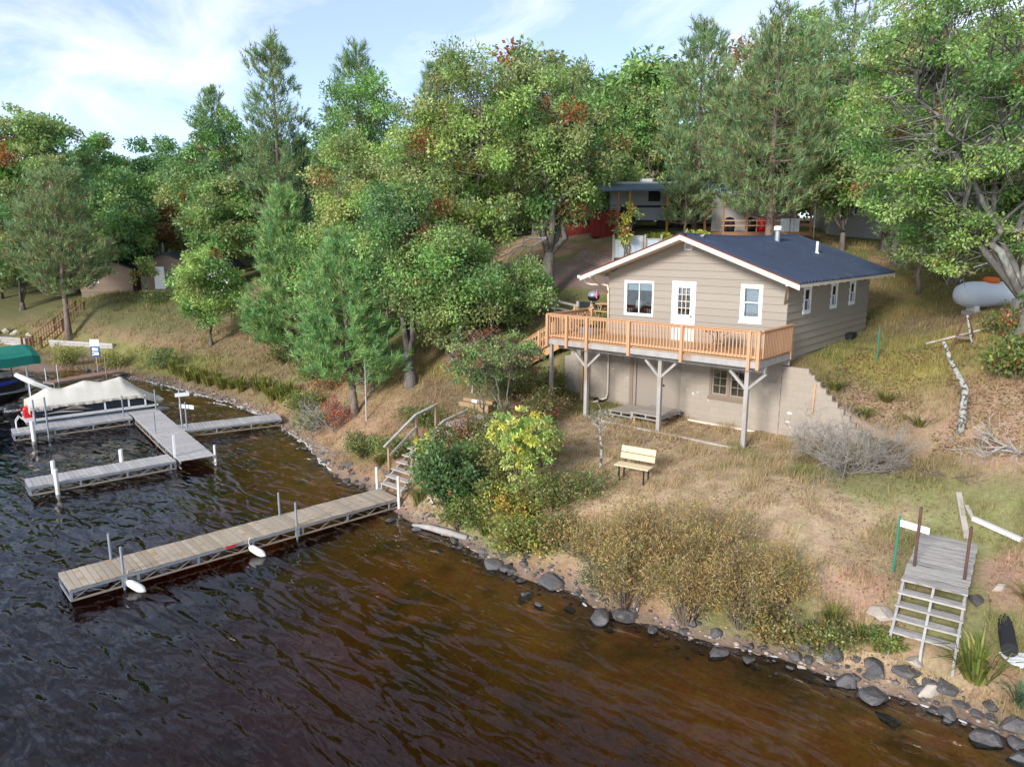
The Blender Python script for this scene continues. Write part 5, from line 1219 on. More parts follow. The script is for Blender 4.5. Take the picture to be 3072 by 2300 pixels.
PINE = np.array([(.070, .120, .050), (.085, .135, .052), (.060, .105, .048), (.100, .135, .050)])
YPINE = np.array([(.075, .150, .048), (.095, .170, .052), (.065, .130, .046), (.115, .165, .05)])
SPRUCE = np.array([(.038, .085, .055), (.045, .095, .06), (.032, .07, .05)])
def pine(name, label, x, y, ztop, r, zb, pal=PINE, trunk_r=.16, whorl=.42, per_whorl=6, per=18, size=.26, shape='mature', base=None, brown=.15, group='lakeside pines', up=.25, dead=0, bark=None, dens=1.0, cluster=5):
    z0 = g1(*(base or (x, y))); bx_, by_ = base or (x, y)
    t = thing(name, (bx_, by_, z0), label, 'tree', group)
    H, B = ztop - z0, max(.3, zb - z0); hx, hy = x - bx_, y - by_
    def axis(z): k = z / H; return np.array([hx * k, hy * k, z])
    w = MB(); zs = np.linspace(-.3, H - .1, 9)
    w.tube([tuple(axis(z) + (rng.normal(size=3) * .04 if 0 < i < 8 else 0)) for i, z in enumerate(zs)], [trunk_r * (1.25 if i == 0 else 1) * (1 - .92 * i / 8) + .012 for i in range(9)], 9)
    lv = Leaves(); TP, TA = [], []
    z = B
    while z < H - .12:
        f = (z - B) / (H - B)
        if shape == 'mature': L_ = r * (min(1, .5 + f * 2.0)) * (1 - f ** 1.5) ** .75 * 1.1
        elif shape == 'cone': L_ = r * (1 - f) ** .85 * (1.0 if f > .08 else .8)
        else: L_ = r * (min(1, .6 + f * 1.6)) * (1 - f ** 2.2) ** .6
        L_ = max(.22, L_)
        nb = per_whorl if f < .9 else 4; a0 = rng.uniform(0, 6.28)
        for k in range(nb):
            if rng.random() > .92: continue
            a = a0 + 6.283 * k / nb + rng.normal() * .25; l = L_ * rng.uniform(.42 if shape == 'mature' else .65, 1.12); zz_ = z + rng.uniform(-.5, .5) * whorl
            s_ = axis(min(max(zz_, .2), H - .05)); d = np.array([math.cos(a), math.sin(a), 0]); rise = up * (.3 + f) + rng.normal() * .06
            pts = [s_ + d * l * q + np.array([0, 0, l * (rise * q + .16 * (q ** 3) - .10 * math.sin(q * 2.2) * (1 - f))]) for q in (0, .35, .7, 1.0)]
            w.tube([tuple(p) for p in pts], [max(.008, trunk_r * .18 * (1 - f * .6)), .02, .014, .006], 4, False)
            ns = max(2, int(l * (1.9 if shape == 'mature' else 2.6) * dens)); qs = rng.uniform(.42 if l > .8 else .1, 1.0, ns); qs[0] = 1
            for q in qs:
                i = min(2, int(q / .35)); q0 = (0, .35, .7)[i]; q1 = (.35, .7, 1.0)[i]; p = pts[i] + (pts[i + 1] - pts[i]) * ((q - q0) / (q1 - q0))
                side = np.array([-d[1], d[0], 0]) * rng.normal() * .26 * l * (1.2 - q * .6); e = p + side + d * .1 + np.array([0, 0, rng.uniform(.0, .16)])
                w.tube([tuple(p), tuple(e)], [.012, .006], 3, False)
                for _ in range(cluster):
                    TP.append(e + rng.normal(size=3) * np.array([.17, .17, .09]) * size / .28); TA.append(d * .55 + side * .6 + np.array([rng.normal() * .3, rng.normal() * .3, .75 + .5 * f]))
        z += whorl * rng.uniform(.8, 1.2)
    TP.append(axis(H - .25)); TA.append(np.array([0, 0, 1.0]))
    for k in range(5): TP.append(axis(H - .35 - .1 * k) + rng.normal(size=3) * .08); TA.append(np.array([rng.normal() * .4, rng.normal() * .4, 1.0]))
    TP, TA = np.array(TP), np.array(TA); n = len(TP)
    tufts(lv, TP, TA, size * rng.uniform(.75, 1.2, n), per, pal[rng.integers(len(pal), size=n)] * rng.uniform(.8, 1.2, (n, 1)), brown)
    for i in range(dead):
        zz_ = rng.uniform(B * .25, B + (H - B) * .15); s_ = axis(zz_); a = rng.uniform(0, 6.28); l = r * rng.uniform(.35, .75)
        e = s_ + np.array([math.cos(a) * l, math.sin(a) * l, rng.uniform(-.25, .15) * l]); w.tube(curve(s_, e, -.05, 4, .15), [.025, .018, .012, .005], 4, False)
    w.build('trunk', bark or M_BARKP, t, local=True, smooth=True)
    place(lv.mesh('crown', NEEDLE), 'crown', t)
    return t

def branching(w, p, d, l, rad, lev, spread=.6, kids=3, upb=.1):
    """bare forking twigs"""
    p = np.array(p, float); d = np.array(d, float) / np.linalg.norm(d)
    m_ = p + d * l * .5 + rng.normal(size=3) * l * .07; e = p + d * l + rng.normal(size=3) * l * .1
    w.tube([tuple(p), tuple(m_), tuple(e)], [rad, rad * .8, rad * .55], 4 if rad > .012 else 3, False)
    if lev <= 0: return
    for k in range(kids):
        nd = d + rng.normal(size=3) * spread; nd[2] += upb; q = rng.uniform(.35, 1.0)
        s_ = m_ + (e - m_) * max(0, (q - .5) * 2) if q > .5 else p + (m_ - p) * q * 2
        branching(w, s_, nd, l * rng.uniform(.5, .8), max(.004, rad * .6), lev - 1, spread, kids, upb)

def shrub(name, label, x, y, r, h, pal, stems=9, leaves=1400, size=.09, aspect=.55, rust=.05, group=None, cat='bush', lean=(0, 0), stemm=None, low=.15, rustpal=RUST, bare=0, twig_r=.012, top=1.0, fuzz=.13):
    """stems fanning from the ground with leaves along them"""
    z0 = g1(x, y); t = thing(name, (x, y, z0), label, cat, group)
    w = MB(); lv = Leaves(); pal = np.array(pal) * np.array([1.7, 1.65, 1.75]); rp = np.array(rustpal)
    P, A = [], []
    for i in range(stems):
        a = rng.uniform(0, 6.28); q = rng.random() ** .5; e = np.array([math.cos(a) * r * q + lean[0], math.sin(a) * r * q + lean[1], h * (1.05 - .45 * q * q) * rng.uniform(.55, 1.12)])
        s_ = np.array([math.cos(a) * r * .12, math.sin(a) * r * .12, -.05]); pts = np.array(curve(s_, e, h * .12, 6, .07)); w.tube([tuple(p) for p in pts], list(np.linspace(twig_r * 1.6, .004, 6)), 4, False)
        for _ in range(3 + bare):
            k = rng.integers(1, 5); b_ = pts[k] + (e - pts[k]) * .3 + unit(1)[0] * r * .32; b_[2] = max(.05, b_[2] + .1); w.tube([tuple(pts[k]), tuple((pts[k] + b_) / 2), tuple(b_)], [twig_r * .6, twig_r * .45, .003], 3, False)
            if rng.random() < .85: P.append(b_); A.append(b_ - pts[k])
        for k in range(2, 6): P.append(pts[k]); A.append(pts[k] - pts[k - 1])
    P, A = np.array(P), np.array(A); ok = P[:, 2] > h * low; P, A = P[ok], A[ok]
    per = max(1, leaves // len(P)); n = len(P) * per
    Q = np.repeat(P, per, 0) + rng.normal(size=(n, 3)) * r * fuzz; ax = np.repeat(A, per, 0) / np.maximum(np.linalg.norm(np.repeat(A, per, 0), axis=1, keepdims=True), 1e-5) + unit(n) * .9
    Q[:, 2] = np.clip(Q[:, 2], .03, h * top * 1.05)
    col = np.repeat(pal[rng.integers(len(pal), size=len(P))] * rng.uniform(.8, 1.2, (len(P), 1)), per, 0) * rng.uniform(.75, 1.25, (n, 1))
    mm = rng.random(n) < rust; col[mm] = rp[rng.integers(len(rp), size=mm.sum())]
    lv.kites(Q, ax, unit(n) + np.array([0, 0, 1.0]), size * rng.uniform(.7, 1.3, n), size * aspect * rng.uniform(.7, 1.2, n), col)
    w.build('stems', stemm or M_DTWIG, t, local=True, smooth=True); place(lv.mesh('foliage', LEAF), 'foliage', t)
    return t

def tuft_plant(name, label, x, y, r, h, col, n=160, wd=.03, group=None, cat='grass', z=None):
    z0 = g1(x, y) if z is None else z; t = thing(name, (x, y, z0), label, cat, group)
    a = rng.uniform(0, 6.28, n); q = rng.random(n) ** .6; b0 = np.stack([np.cos(a) * r * .3 * q, np.sin(a) * r * .3 * q, np.full(n, -.03)], 1)
    L_ = h * rng.uniform(.6, 1.1, n); out_ = np.stack([np.cos(a), np.sin(a), np.zeros(n)], 1) * (r * q)[:, None]
    m_ = b0 + out_ * .45 + np.array([0, 0, 1.0]) * (L_ * .7)[:, None]; e = b0 + out_ * 1.15 + np.array([0, 0, 1.0]) * (L_ * rng.uniform(.55, 1.05, n))[:, None]
    sd = np.stack([-np.sin(a), np.cos(a), np.zeros(n)], 1) * wd / 2
    V = np.stack([b0 - sd, b0 + sd, m_ + sd, m_ - sd, e], 1).reshape(-1, 3); i = np.arange(n) * 5
    F = np.concatenate([np.stack([i, i + 1, i + 2], 1), np.stack([i, i + 2, i + 3], 1), np.stack([i + 3, i + 2, i + 4], 1)])
    c = np.array(col)[rng.integers(len(col), size=n)] * rng.uniform(.75, 1.25, (n, 1))
    place(np_mesh('blades', V, F, BLADE, np.repeat(c, 5, 0)), 'blades', t)
    return t

# ------------------------------------------------------------------ the trees, nearest first
broadleaf('oak_tree', 'large spreading oak with lichened trunk overhanging the slope by the propane tank', 3.7, 4.4, 18.6, 4.6, 8.2, GREEN + GREEN + LIME, .33, lean=(.75, -.3), clumps=285, per=230, size=.135, rust=.045, bark=M_BARKL, forks=6, twigs=4, limb=.40, base=(6.35, 3.6), cr=(.4, .8), egg=.15, gaps=.27, flat=.6)
broadleaf('oak_tree', 'tall oak with forked grey trunk beside the gravel drive', -15.3, 6.4, 18.9, 4.0, 9.9, GREEN + OLIVE, .36, clumps=150, per=165, size=.18, rust=.035, forks=5, twigs=2, base=(-14.5, 4.9), egg=.35, gaps=.14, lean=(-.1, .1))
broadleaf('oak_tree', 'broad yellowing oak in the middle of the slope', -18.3, 2.4, 18.7, 4.1, 6.6, OLIVE + LIME, .34, clumps=190, per=165, size=.18, rust=.06, rustpal=YELL + RUST, forks=5, twigs=2, base=(-17.2, .6), egg=.3, gaps=.10)
broadleaf('oak_tree', 'leafy young oak on the slope above the shore stair', -15.2, -1.3, 9.9, 2.9, 3.9, GREEN + OLIVE, .15, clumps=85, per=170, size=.17, rust=.06, forks=4, twigs=2, gaps=.1, egg=.2)
broadleaf('oak_tree', 'dark double-trunked oak standing on the earth bank', -17.6, -2.2, 12.2, 2.7, 5.0, GREEN + DARK, .26, clumps=85, per=165, size=.17, rust=.03, forks=4, twigs=2, base=(-15.1, -4.0), egg=.2, gaps=.12)
pine('pine_tree', 'bushy young pine leaning over the shore beside the walkway', -19.9, -4.2, 9.2, 2.5, 2.9, YPINE, .17, .34, 7, 20, .30, 'cone', base=(-17.1, -5.6), brown=.06, up=.35, dens=1.25)
pine('pine_tree', 'dense green young pine on the needle-strewn bank', -33.4, 1.4, 12.2, 3.0, 1.9, YPINE, .18, .42, 7, 18, .36, 'cone', brown=.10, up=.35, dens=1.1)
broadleaf('maple_tree', 'small light-green maple on the bank above the reeds', -41.6, -.2, 9.4, 2.3, 3.3, LIME + GREEN, .13, clumps=60, per=120, size=.24, rust=.02, cr=(.5, .95), egg=.1)
pine('pine_tree', 'leaning red pine beside the wooden landing stair', -60.6, -3.4, 14.4, 4.3, 5.0, PINE, .24, .62, 7, 14, .46, 'mature', base=(-57.4, -4.5), brown=.3, dead=10, dens=1.1)
pine('pine_tree', 'tall red pine with bare lower trunk behind the young pines', -42.3, 6.5, 23.6, 2.9, 10.5, PINE, .26, .62, 6, 15, .42, 'mature', brown=.14, up=.5, dead=10, dens=.85)
pine('spruce_tree', 'narrow blue-green spruce spire beside the tall pine', -42.6, 8.6, 17.2, 1.25, 6.0, SPRUCE, .14, .34, 7, 14, .30, 'cone', brown=.0, up=-.05, dens=1.3)
broadleaf('maple_tree', 'yellow-green maple between the young pine and the oaks', -26.3, 1.4, 15.4, 2.5, 5.4, LIME + OLIVE, .18, clumps=95, per=140, size=.20, rust=.02, egg=.2, gaps=.08)
broadleaf('oak_tree', 'tall dense oak rising behind the yellow-green maple', -30.2, 5.8, 20.0, 3.3, 7.0, GREEN, .28, clumps=120, per=125, size=.22, rust=.03, egg=.2, forks=4)
broadleaf('oak_tree', 'round dark-green oak left of the tall pine', -56.6, 9.4, 20.8, 4.2, 6.5, DARK + GREEN, .3, clumps=120, per=85, size=.30, rust=.05, cr=(.7, 1.3), egg=.2)
pine('pine_tree', 'shaggy red pine rising behind the cottage flue', -7.2, 15.1, 20.6, 3.7, 10.6, PINE, .24, .50, 7, 15, .34, 'mature', base=(-7.0, 15.0), brown=.22, up=.3, dead=12, dens=1.05)
pine('pine_tree', 'slender red pine behind the cottage ridge', -13.6, 19.0, 21.7, 3.2, 11.2, PINE, .2, .5, 6, 16, .38, 'mature', brown=.16, up=.35, dead=8)
pine('pine_tree', 'very tall pine with a thin open top over the right-hand oaks', -7.2, 26.5, 25.6, 2.3, 18.5, PINE, .22, .7, 5, 14, .42, 'mature', brown=.15, dead=8)
broadleaf('oak_tree', 'green oak crown behind the shaggy pine', -11.4, 29.0, 25.6, 3.6, 14, GREEN + LIME, .3, clumps=90, per=110, size=.24, egg=.2)
broadleaf('oak_tree', 'green oak standing uphill behind the cottage roof corner', -2.9, 21.8, 21.8, 3.9, 11.2, GREEN + LIME, .26, clumps=120, per=120, size=.22, rust=.04, egg=.3, gaps=.15, twigs=2)
broadleaf('oak_tree', 'oak with thick dark trunk behind the propane tank', 2.3, 17.0, 19.2, 3.2, 10.6, GREEN, .30, clumps=100, per=130, size=.21, rust=.04, egg=.3, base=(2.0, 15.6), gaps=.1)
broadleaf('oak_tree', 'grey-barked oak at the edge of the picture beyond the tank', 8.5, 14.0, 19.5, 3.6, 9.5, GREEN, .3, clumps=100, per=130, size=.21, rust=.04, egg=.2)
broadleaf('oak_tree', 'oak with bare grey limbs close to the drive end', -19.6, 23.0, 20.8, 2.9, 12.4, GREEN + OLIVE, .22, clumps=70, per=110, size=.23, egg=.2)
broadleaf('oak_tree', 'low leafy oak between the drive and the camper', -20.0, 17.6, 15.2, 3.0, 10.6, GREEN + OLIVE, .2, clumps=75, per=110, size=.23, rust=.04, egg=.1)
broadleaf('oak_tree', 'big olive oak at the far end of the bay', -81.4, 1.4, 22.8, 6.3, 9.5, OLIVE + GREEN, .36, clumps=130, per=46, size=.42, rust=.06, cr=(.8, 1.6), egg=.2, gaps=.12)
broadleaf('oak_tree', 'olive oak behind the leaning pine', -71.3, .8, 17.2, 4.4, 6.8, OLIVE + DARK, .3, clumps=90, per=55, size=.36, rust=.05, cr=(.8, 1.4), egg=.1)
broadleaf('oak_tree', 'green oak above the brown cabin roof', -75.2, 8.2, 16.8, 4.4, 7.0, DARK + GREEN, .3, clumps=90, per=55, size=.36, rust=.03, cr=(.8, 1.4), egg=.1)
broadleaf('oak_tree', 'rounded oak on the skyline over the bay', -86.8, 9.9, 21.4, 5.0, 9.0, GREEN + OLIVE, .3, clumps=90, per=46, size=.42, rust=.04, cr=(.8, 1.5), egg=.2)
broadleaf('maple_tree', 'fresh green maple on the skyline over the brown cabin', -88.0, 17.1, 21.9, 4.8, 9.0, GREEN + DARK, .3, clumps=90, per=46, size=.42, rust=.01, cr=(.8, 1.5), egg=.2)
broadleaf('maple_tree', 'russet-brown maple with several stems behind the brown cabin', -72.5, 10.2, 13.4, 3.6, 7.9, [(.19, .13, .05), (.16, .13, .05), (.22, .12, .045)], .13, clumps=60, per=60, size=.32, rust=.12, cr=(.7, 1.2), egg=.1, forks=6)
pine('pine_tree', 'dark pine tip behind the round dark oak', -63.2, 12.2, 23.4, 2.3, 12, PINE, .2, .7, 6, 13, .5, 'mature', brown=.05)
pine('pine_tree', 'dark pine tip above the tall dense oak', -35.8, 9.3, 22.6, 2.2, 12, PINE, .2, .6, 6, 14, .42, 'mature', brown=.05)
pine('pine_tree', 'dark pine tip left of the yellowing oak', -36.2, 17.2, 22.9, 1.7, 12, PINE, .2, .6, 6, 13, .45, 'mature', brown=.04)
broadleaf('oak_tree', 'bushy oak low on the bank behind the dense young pine', -36.5, 4.6, 9.6, 2.5, 4.2, GREEN + DARK, .14, clumps=55, per=110, size=.24, rust=.05, egg=.1)
broadleaf('maple_tree', 'leafy understorey maple under the tall dense oak', -24.2, -1.0, 10.2, 2.6, 3.2, GREEN + LIME, .14, clumps=75, per=130, size=.20, rust=.06, egg=.1, gaps=.1)
broadleaf('oak_tree', 'low oak boughs beside the fence above the earth bank', -13.8, 1.9, 8.4, 1.9, 5.4, GREEN + OLIVE, .1, clumps=38, per=150, size=.17, rust=.06, egg=.0)
broadleaf('sapling', 'oak sapling with yellow leaves by the drive edge', -13.3, 10.3, 11.4, 1.0, 8.9, OLIVE + YELL, .07, clumps=16, per=150, size=.18, rust=.15, cr=(.35, .6))
pine('pine_tree', 'open pine bough tree on the ochre slope beside the tank', .9, 13.6, 11.2, 2.2, 7.6, PINE, .1, .5, 5, 13, .32, 'mature', brown=.3, dens=.6)
pine('pine_tree', 'young pine between the hostas and the camper', -12.9, 16.4, 12.6, 1.5, 10.2, PINE, .08, .42, 5, 13, .34, 'mature', brown=.25, dens=.7, dead=5)
broadleaf('oak_tree', 'small oak with slim trunk right of the camp porch', -4.6, 19.6, 16.4, 2.6, 10.6, GREEN + OLIVE, .16, clumps=70, per=120, size=.22, rust=.05, egg=.2, gaps=.1, twigs=2)
broadleaf('oak_tree', 'slim oak at the top of the ochre slope', -1.4, 18.0, 15.6, 2.3, 10.2, GREEN + OLIVE, .15, clumps=60, per=120, size=.22, rust=.05, egg=.2, gaps=.1, twigs=2)
broadleaf('oak_tree', 'dark oak filling the picture edge beyond the leaning pine', -69.5, -4.4, 12.8, 3.9, 4.2, DARK + OLIVE, .24, clumps=80, per=60, size=.32, rust=.04, cr=(.7, 1.3), egg=.0)
broadleaf('oak_tree', 'shady oak between the leaning pine and the brown cabins', -64.2, 2.8, 12.0, 2.6, 6.6, DARK + GREEN, .18, clumps=55, per=70, size=.30, rust=.04, cr=(.7, 1.2), egg=.0)
broadleaf('sapling', 'slim green sapling in front of the brown cabins', -57.2, 1.8, 7.8, 1.3, 4.2, LIME + OLIVE, .06, clumps=20, per=110, size=.24, rust=.02, cr=(.4, .7), egg=.0)
broadleaf('oak_tree', 'oak shading the left end of the brown cabins', -66.5, 3.5, 14.5, 3.6, 6.2, DARK + OLIVE, .22, clumps=70, per=60, size=.34, rust=.04, cr=(.8, 1.3), egg=.1)
broadleaf('maple_tree', 'leafy maple shading the small white cabin', -51.6, 6.6, 14.8, 3.2, 7.0, GREEN + OLIVE, .2, clumps=75, per=75, size=.30, rust=.04, cr=(.7, 1.2), egg=.1)

# woods beyond: trees far back, copied from three grown here
far_src = []
for i, pal in enumerate((GREEN + OLIVE, DARK + GREEN, OLIVE)):
    xx_, yy_ = ((-50, 34), (-22, 42), (14, 44))[i]; zz_ = g1(xx_, yy_)
    far_src.append(broadleaf('woodland_tree', 'tree in the woods far behind the drive and cabins', xx_, yy_, zz_ + 12.5, 4.6, zz_ + 2.2, pal, .28, clumps=85, per=42, size=.42, rust=.04, cr=(.8, 1.5), egg=.1, group='woods in the distance'))
xx_, yy_ = -30, 31; zz_ = g1(xx_, yy_)
low_src = broadleaf('thicket_tree', 'low leafy thicket tree closing the gaps under the far woods', xx_, yy_, zz_ + 6.0, 4.4, zz_ + .6, DARK + GREEN + OLIVE, .1, clumps=85, per=42, size=.40, rust=.03, cr=(.8, 1.4), egg=-.25, group='thicket under the far woods')
fr = random.Random(9)
for i in range(34):
    xx_ = -96 + i * 3.9 + fr.uniform(-1, 1); yy_ = (30 if xx_ > -30 else 26 if xx_ > -60 else 20) + (i % 2) * 3.5 + fr.uniform(-1, 1) + max(0, (xx_ - 5) * -.2)
    o = low_src.copy(); COL.objects.link(o); o.location = (xx_, yy_, g1(xx_, yy_) - .2); o.rotation_euler = (0, 0, fr.uniform(0, 6.28)); s_ = fr.uniform(.8, 1.1); o.scale = (s_, s_, s_)
    for ch in low_src.children:
        c = ch.copy(); COL.objects.link(c); c.parent = o
fr = random.Random(4)
spots = [(-100 + i * 7.5 + fr.uniform(-2, 2), 34 + (i % 3) * 9 + fr.uniform(-3, 3)) for i in range(18)] + [(-112, 10), (-104, -2), (-98, 16), (-96, 26), (-68, 26), (-60, 20), (-52, 22), (-44, 24), (-34, 30), (-28, 33), (-62, 32), (8, 32), (16, 30), (26, 34), (-8, 38), (0, 36), (20, 22), (-78, 24), (-120, 20), (-86, 30), (-64, 12), (-70, 16), (-80, 15), (-90, 4), (-96, -6), (-84, -6), (-78, -4), (-104, -14), (-22, 25), (-14, 28), (-8, 32), (-2, 31), (4, 28), (10, 25), (-30, 24), (-38, 22), (-46, 16), (-56, 15), (-27, 19)]
for i, (xx_, yy_) in enumerate(spots):
    src = far_src[i % 3]; o = src.copy(); COL.objects.link(o); o.location = (xx_, yy_, g1(xx_, yy_)); o.rotation_euler = (0, 0, fr.uniform(0, 6.28)); s_ = fr.uniform(.85, 1.12); o.scale = (s_, s_, s_ * fr.uniform(.9, 1.05))
    for ch in src.children:
        c = ch.copy(); COL.objects.link(c); c.parent = o

# ------------------------------------------------------------------ shrubs and small plants
broadleaf('oak_sapling', 'slim oak sapling turning red before the deck stair', -8.4, -5.4, 6.2, 2.1, 3.1, GREEN + OLIVE + OLIVE, .07, clumps=120, per=330, size=.11, rust=.30, rustpal=[(.32, .12, .07), (.26, .10, .07), (.36, .20, .08)], group='saplings on the bank', cr=(.2, .42), base=(-7.3, -6.3), bark=M_BARKL, twigs=3, egg=.0, gaps=.38, flat=.55)
broadleaf('oak_sapling', 'thin oak sapling growing through the boardwalk end', -10.2, -4.6, 5.3, 1.0, 3.4, GREEN + OLIVE, .05, clumps=34, per=330, size=.14, rust=.14, group='saplings on the bank', cr=(.3, .55), base=(-9.5, -5.0), bark=M_BARK, twigs=2, egg=.0)
broadleaf('oak_sapling', 'yellow-leaved oak sapling in the middle of the shore bank', -4.5, -8.75, 4.3, 1.15, .95, YELL[:3] + LIME + LIME, .04, clumps=125, per=420, size=.115, rust=.10, rustpal=YELL, group='saplings on the bank', cr=(.17, .33), base=(-4.4, -9.0), bark=M_DTWIG, egg=.0, gaps=.33, flat=.6)
shrub('lime_maple_shoot', 'bright yellow-green maple shoots beside the stair rail', -9.05, -8.45, .42, 1.75, [(.36, .37, .05), (.28, .33, .05), (.42, .38, .05)], 10, 1500, .13, .7, .02, cat='shrub')
shrub('viburnum_bush', 'dense dark-green broad-leaved bush beside the dock stair', -7.0, -9.35, 1.2, 2.55, [(.075, .135, .04), (.095, .16, .05), (.065, .115, .035)], 34, 7000, .125, .72, .035, low=.08)
shrub('red_shrub', 'thin shrub with red leaves behind the dark-green bush', -8.3, -7.5, .6, 1.5, [(.24, .06, .05), (.28, .10, .06), (.12, .12, .05)], 8, 420, .10, .6, .3)
shrub('leafy_groundcover', 'lime-green leafy plants spilling over the rocks', -3.3, -9.95, 1.1, .9, LIME + YELL[:1], 26, 4200, .095, .75, .06, cat='plant', low=.02)
shrub('leafy_groundcover', 'fresh green leafy plants below the dark-green bush', -5.7, -9.5, .9, .8, GREEN + LIME, 16, 1500, .08, .75, .03, cat='plant', low=.02)
shrub('leafy_groundcover', 'low mixed green plants uphill of the yellow sapling', -2.6, -7.7, 1.2, .5, GREEN + OLIVE, 20, 1500, .075, .7, .08, cat='plant', low=.02)
shrub('juniper_bush', 'dark blue-green juniper hanging over the rocks', -.35, -10.15, .85, .85, [(.05, .095, .055), (.065, .115, .065), (.04, .08, .05)], 26, 4200, .055, .35, .0, low=.0)
for (x, y, r_, h, lab) in ((.55, -9.75, 1.1, 1.05, 'tan-leaved willow clump behind the juniper'), (1.9, -9.35, 1.2, 1.25, 'golden willow clump at the rocks in the middle of the thicket'), (3.1, -8.9, 1.1, 1.15, 'golden willow clump nearest the old platform'), (.4, -8.5, 1.15, .95, 'faded willow clump behind the golden clumps'), (2.0, -8.0, 1.2, .95, 'faded willow clump on the lawn edge'), (-.9, -9.0, .9, .8, 'short tan willow clump beside the lime-green plants'), (3.7, -8.1, .8, .8, 'thin brown willow clump on bare sand')):
    shrub('willow_clump', lab, x, y - .65, r_ * 1.1, h * 1.75, TAN + [(.17, .18, .05)], 44, 6600, .10, .20, .12, 'willow thicket on the bank', low=.02, rustpal=[(.46, .27, .06), (.38, .26, .13)], twig_r=.009, bare=3, fuzz=.085)
shrub('oak_seedling', 'green oak seedling clump on the slope at the picture edge', 6.55, 1.75, 1.15, 1.25, GREEN + LIME, 22, 2400, .14, .6, .08, low=.02)
shrub('oak_seedling', 'yellowing seedling bush by the log tripod', 5.35, 5.0, .55, .7, OLIVE + YELL[2:3], 12, 600, .11, .6, .15, low=.02)
shrub('oak_seedling', 'small red-green seedling against the big oak trunk', 6.0, 3.3, .5, 1.7, GREEN + [(.28, .12, .05)], 10, 600, .13, .6, .2)
shrub('red_shrub', 'red-leaved shrub under the leaning young pine', -17.6, -6.35, .95, 1.5, [(.36, .09, .05), (.42, .14, .07), (.28, .08, .05)], 14, 800, .10, .6, .3)
shrub('shore_bush', 'green bush at the shore end of the grey walkway', -21.6, -5.2, 1.2, 1.05, LIME + GREEN, 22, 2000, .12, .5, .03, low=.02)
shrub('shore_bush', 'green pine-fringed bush at the water below the young pine', -19.6, -6.2, 1.0, .9, GREEN + DARK, 20, 1800, .10, .3, .02, low=.02)
shrub('shore_bush', 'bright green bush above the rocks by the dock stair', -13.7, -7.75, .75, .95, LIME + GREEN, 20, 1700, .10, .6, .05, low=.02)
shrub('shore_bush', 'round dark bush among the reeds on the far bank', -41.6, -3.7, 1.2, 1.3, DARK + GREEN, 20, 1500, .15, .5, .0, low=.02)
shrub('shore_bush', 'yellow-green bush beside the far boat lift', -49.9, -7.2, 1.4, 1.2, LIME + YELL[2:3], 20, 1300, .17, .45, .03, low=.02)
shrub('shore_bush', 'pale green bush near the notice board', -46.6, -5.2, 1.2, 1.0, LIME, 20, 1100, .17, .45, .03, low=.02)
shrub('shore_bush', 'low evergreen tuft on the needle-strewn bank', -28.6, -.9, 1.1, .75, DARK, 18, 1300, .14, .3, .0, low=.02)
shrub('leafy_groundcover', 'rusty leaf sprays on the bank below the young pine', -21.5, -3.6, 1.2, .55, [(.30, .15, .05), (.34, .19, .06), (.16, .14, .05)], 18, 900, .12, .6, .2, cat='plant', low=.02)
shrub('leafy_groundcover', 'green undergrowth beneath the fence beside the deck stair', -13.2, 1.1, 1.4, .8, GREEN + OLIVE, 24, 2000, .12, .6, .06, cat='plant', low=.02)
shrub('leafy_groundcover', 'green undergrowth on the slope beneath the middle oaks', -16.5, .9, 1.6, .9, GREEN + DARK, 24, 2000, .13, .6, .05, cat='plant', low=.02)
shrub('leafy_groundcover', 'brushy undergrowth under the deck beside the basement', -9.3, -1.3, .9, 1.3, OLIVE + GREEN, 26, 3200, .11, .55, .2, cat='plant', low=.02)
for i, (x, y, lab) in enumerate(((-13.1, 13.9, 'lime-green hosta left of the cottage ridge end'), (-11.6, 15.2, 'lime-green hosta behind the cottage gable'))):
    shrub('hosta_plant', lab, x, y, .8, .75, [(.28, .32, .05), (.34, .36, .06)], 16, 700, .26, .6, .0, 'hostas by the camper', cat='plant', low=.02)

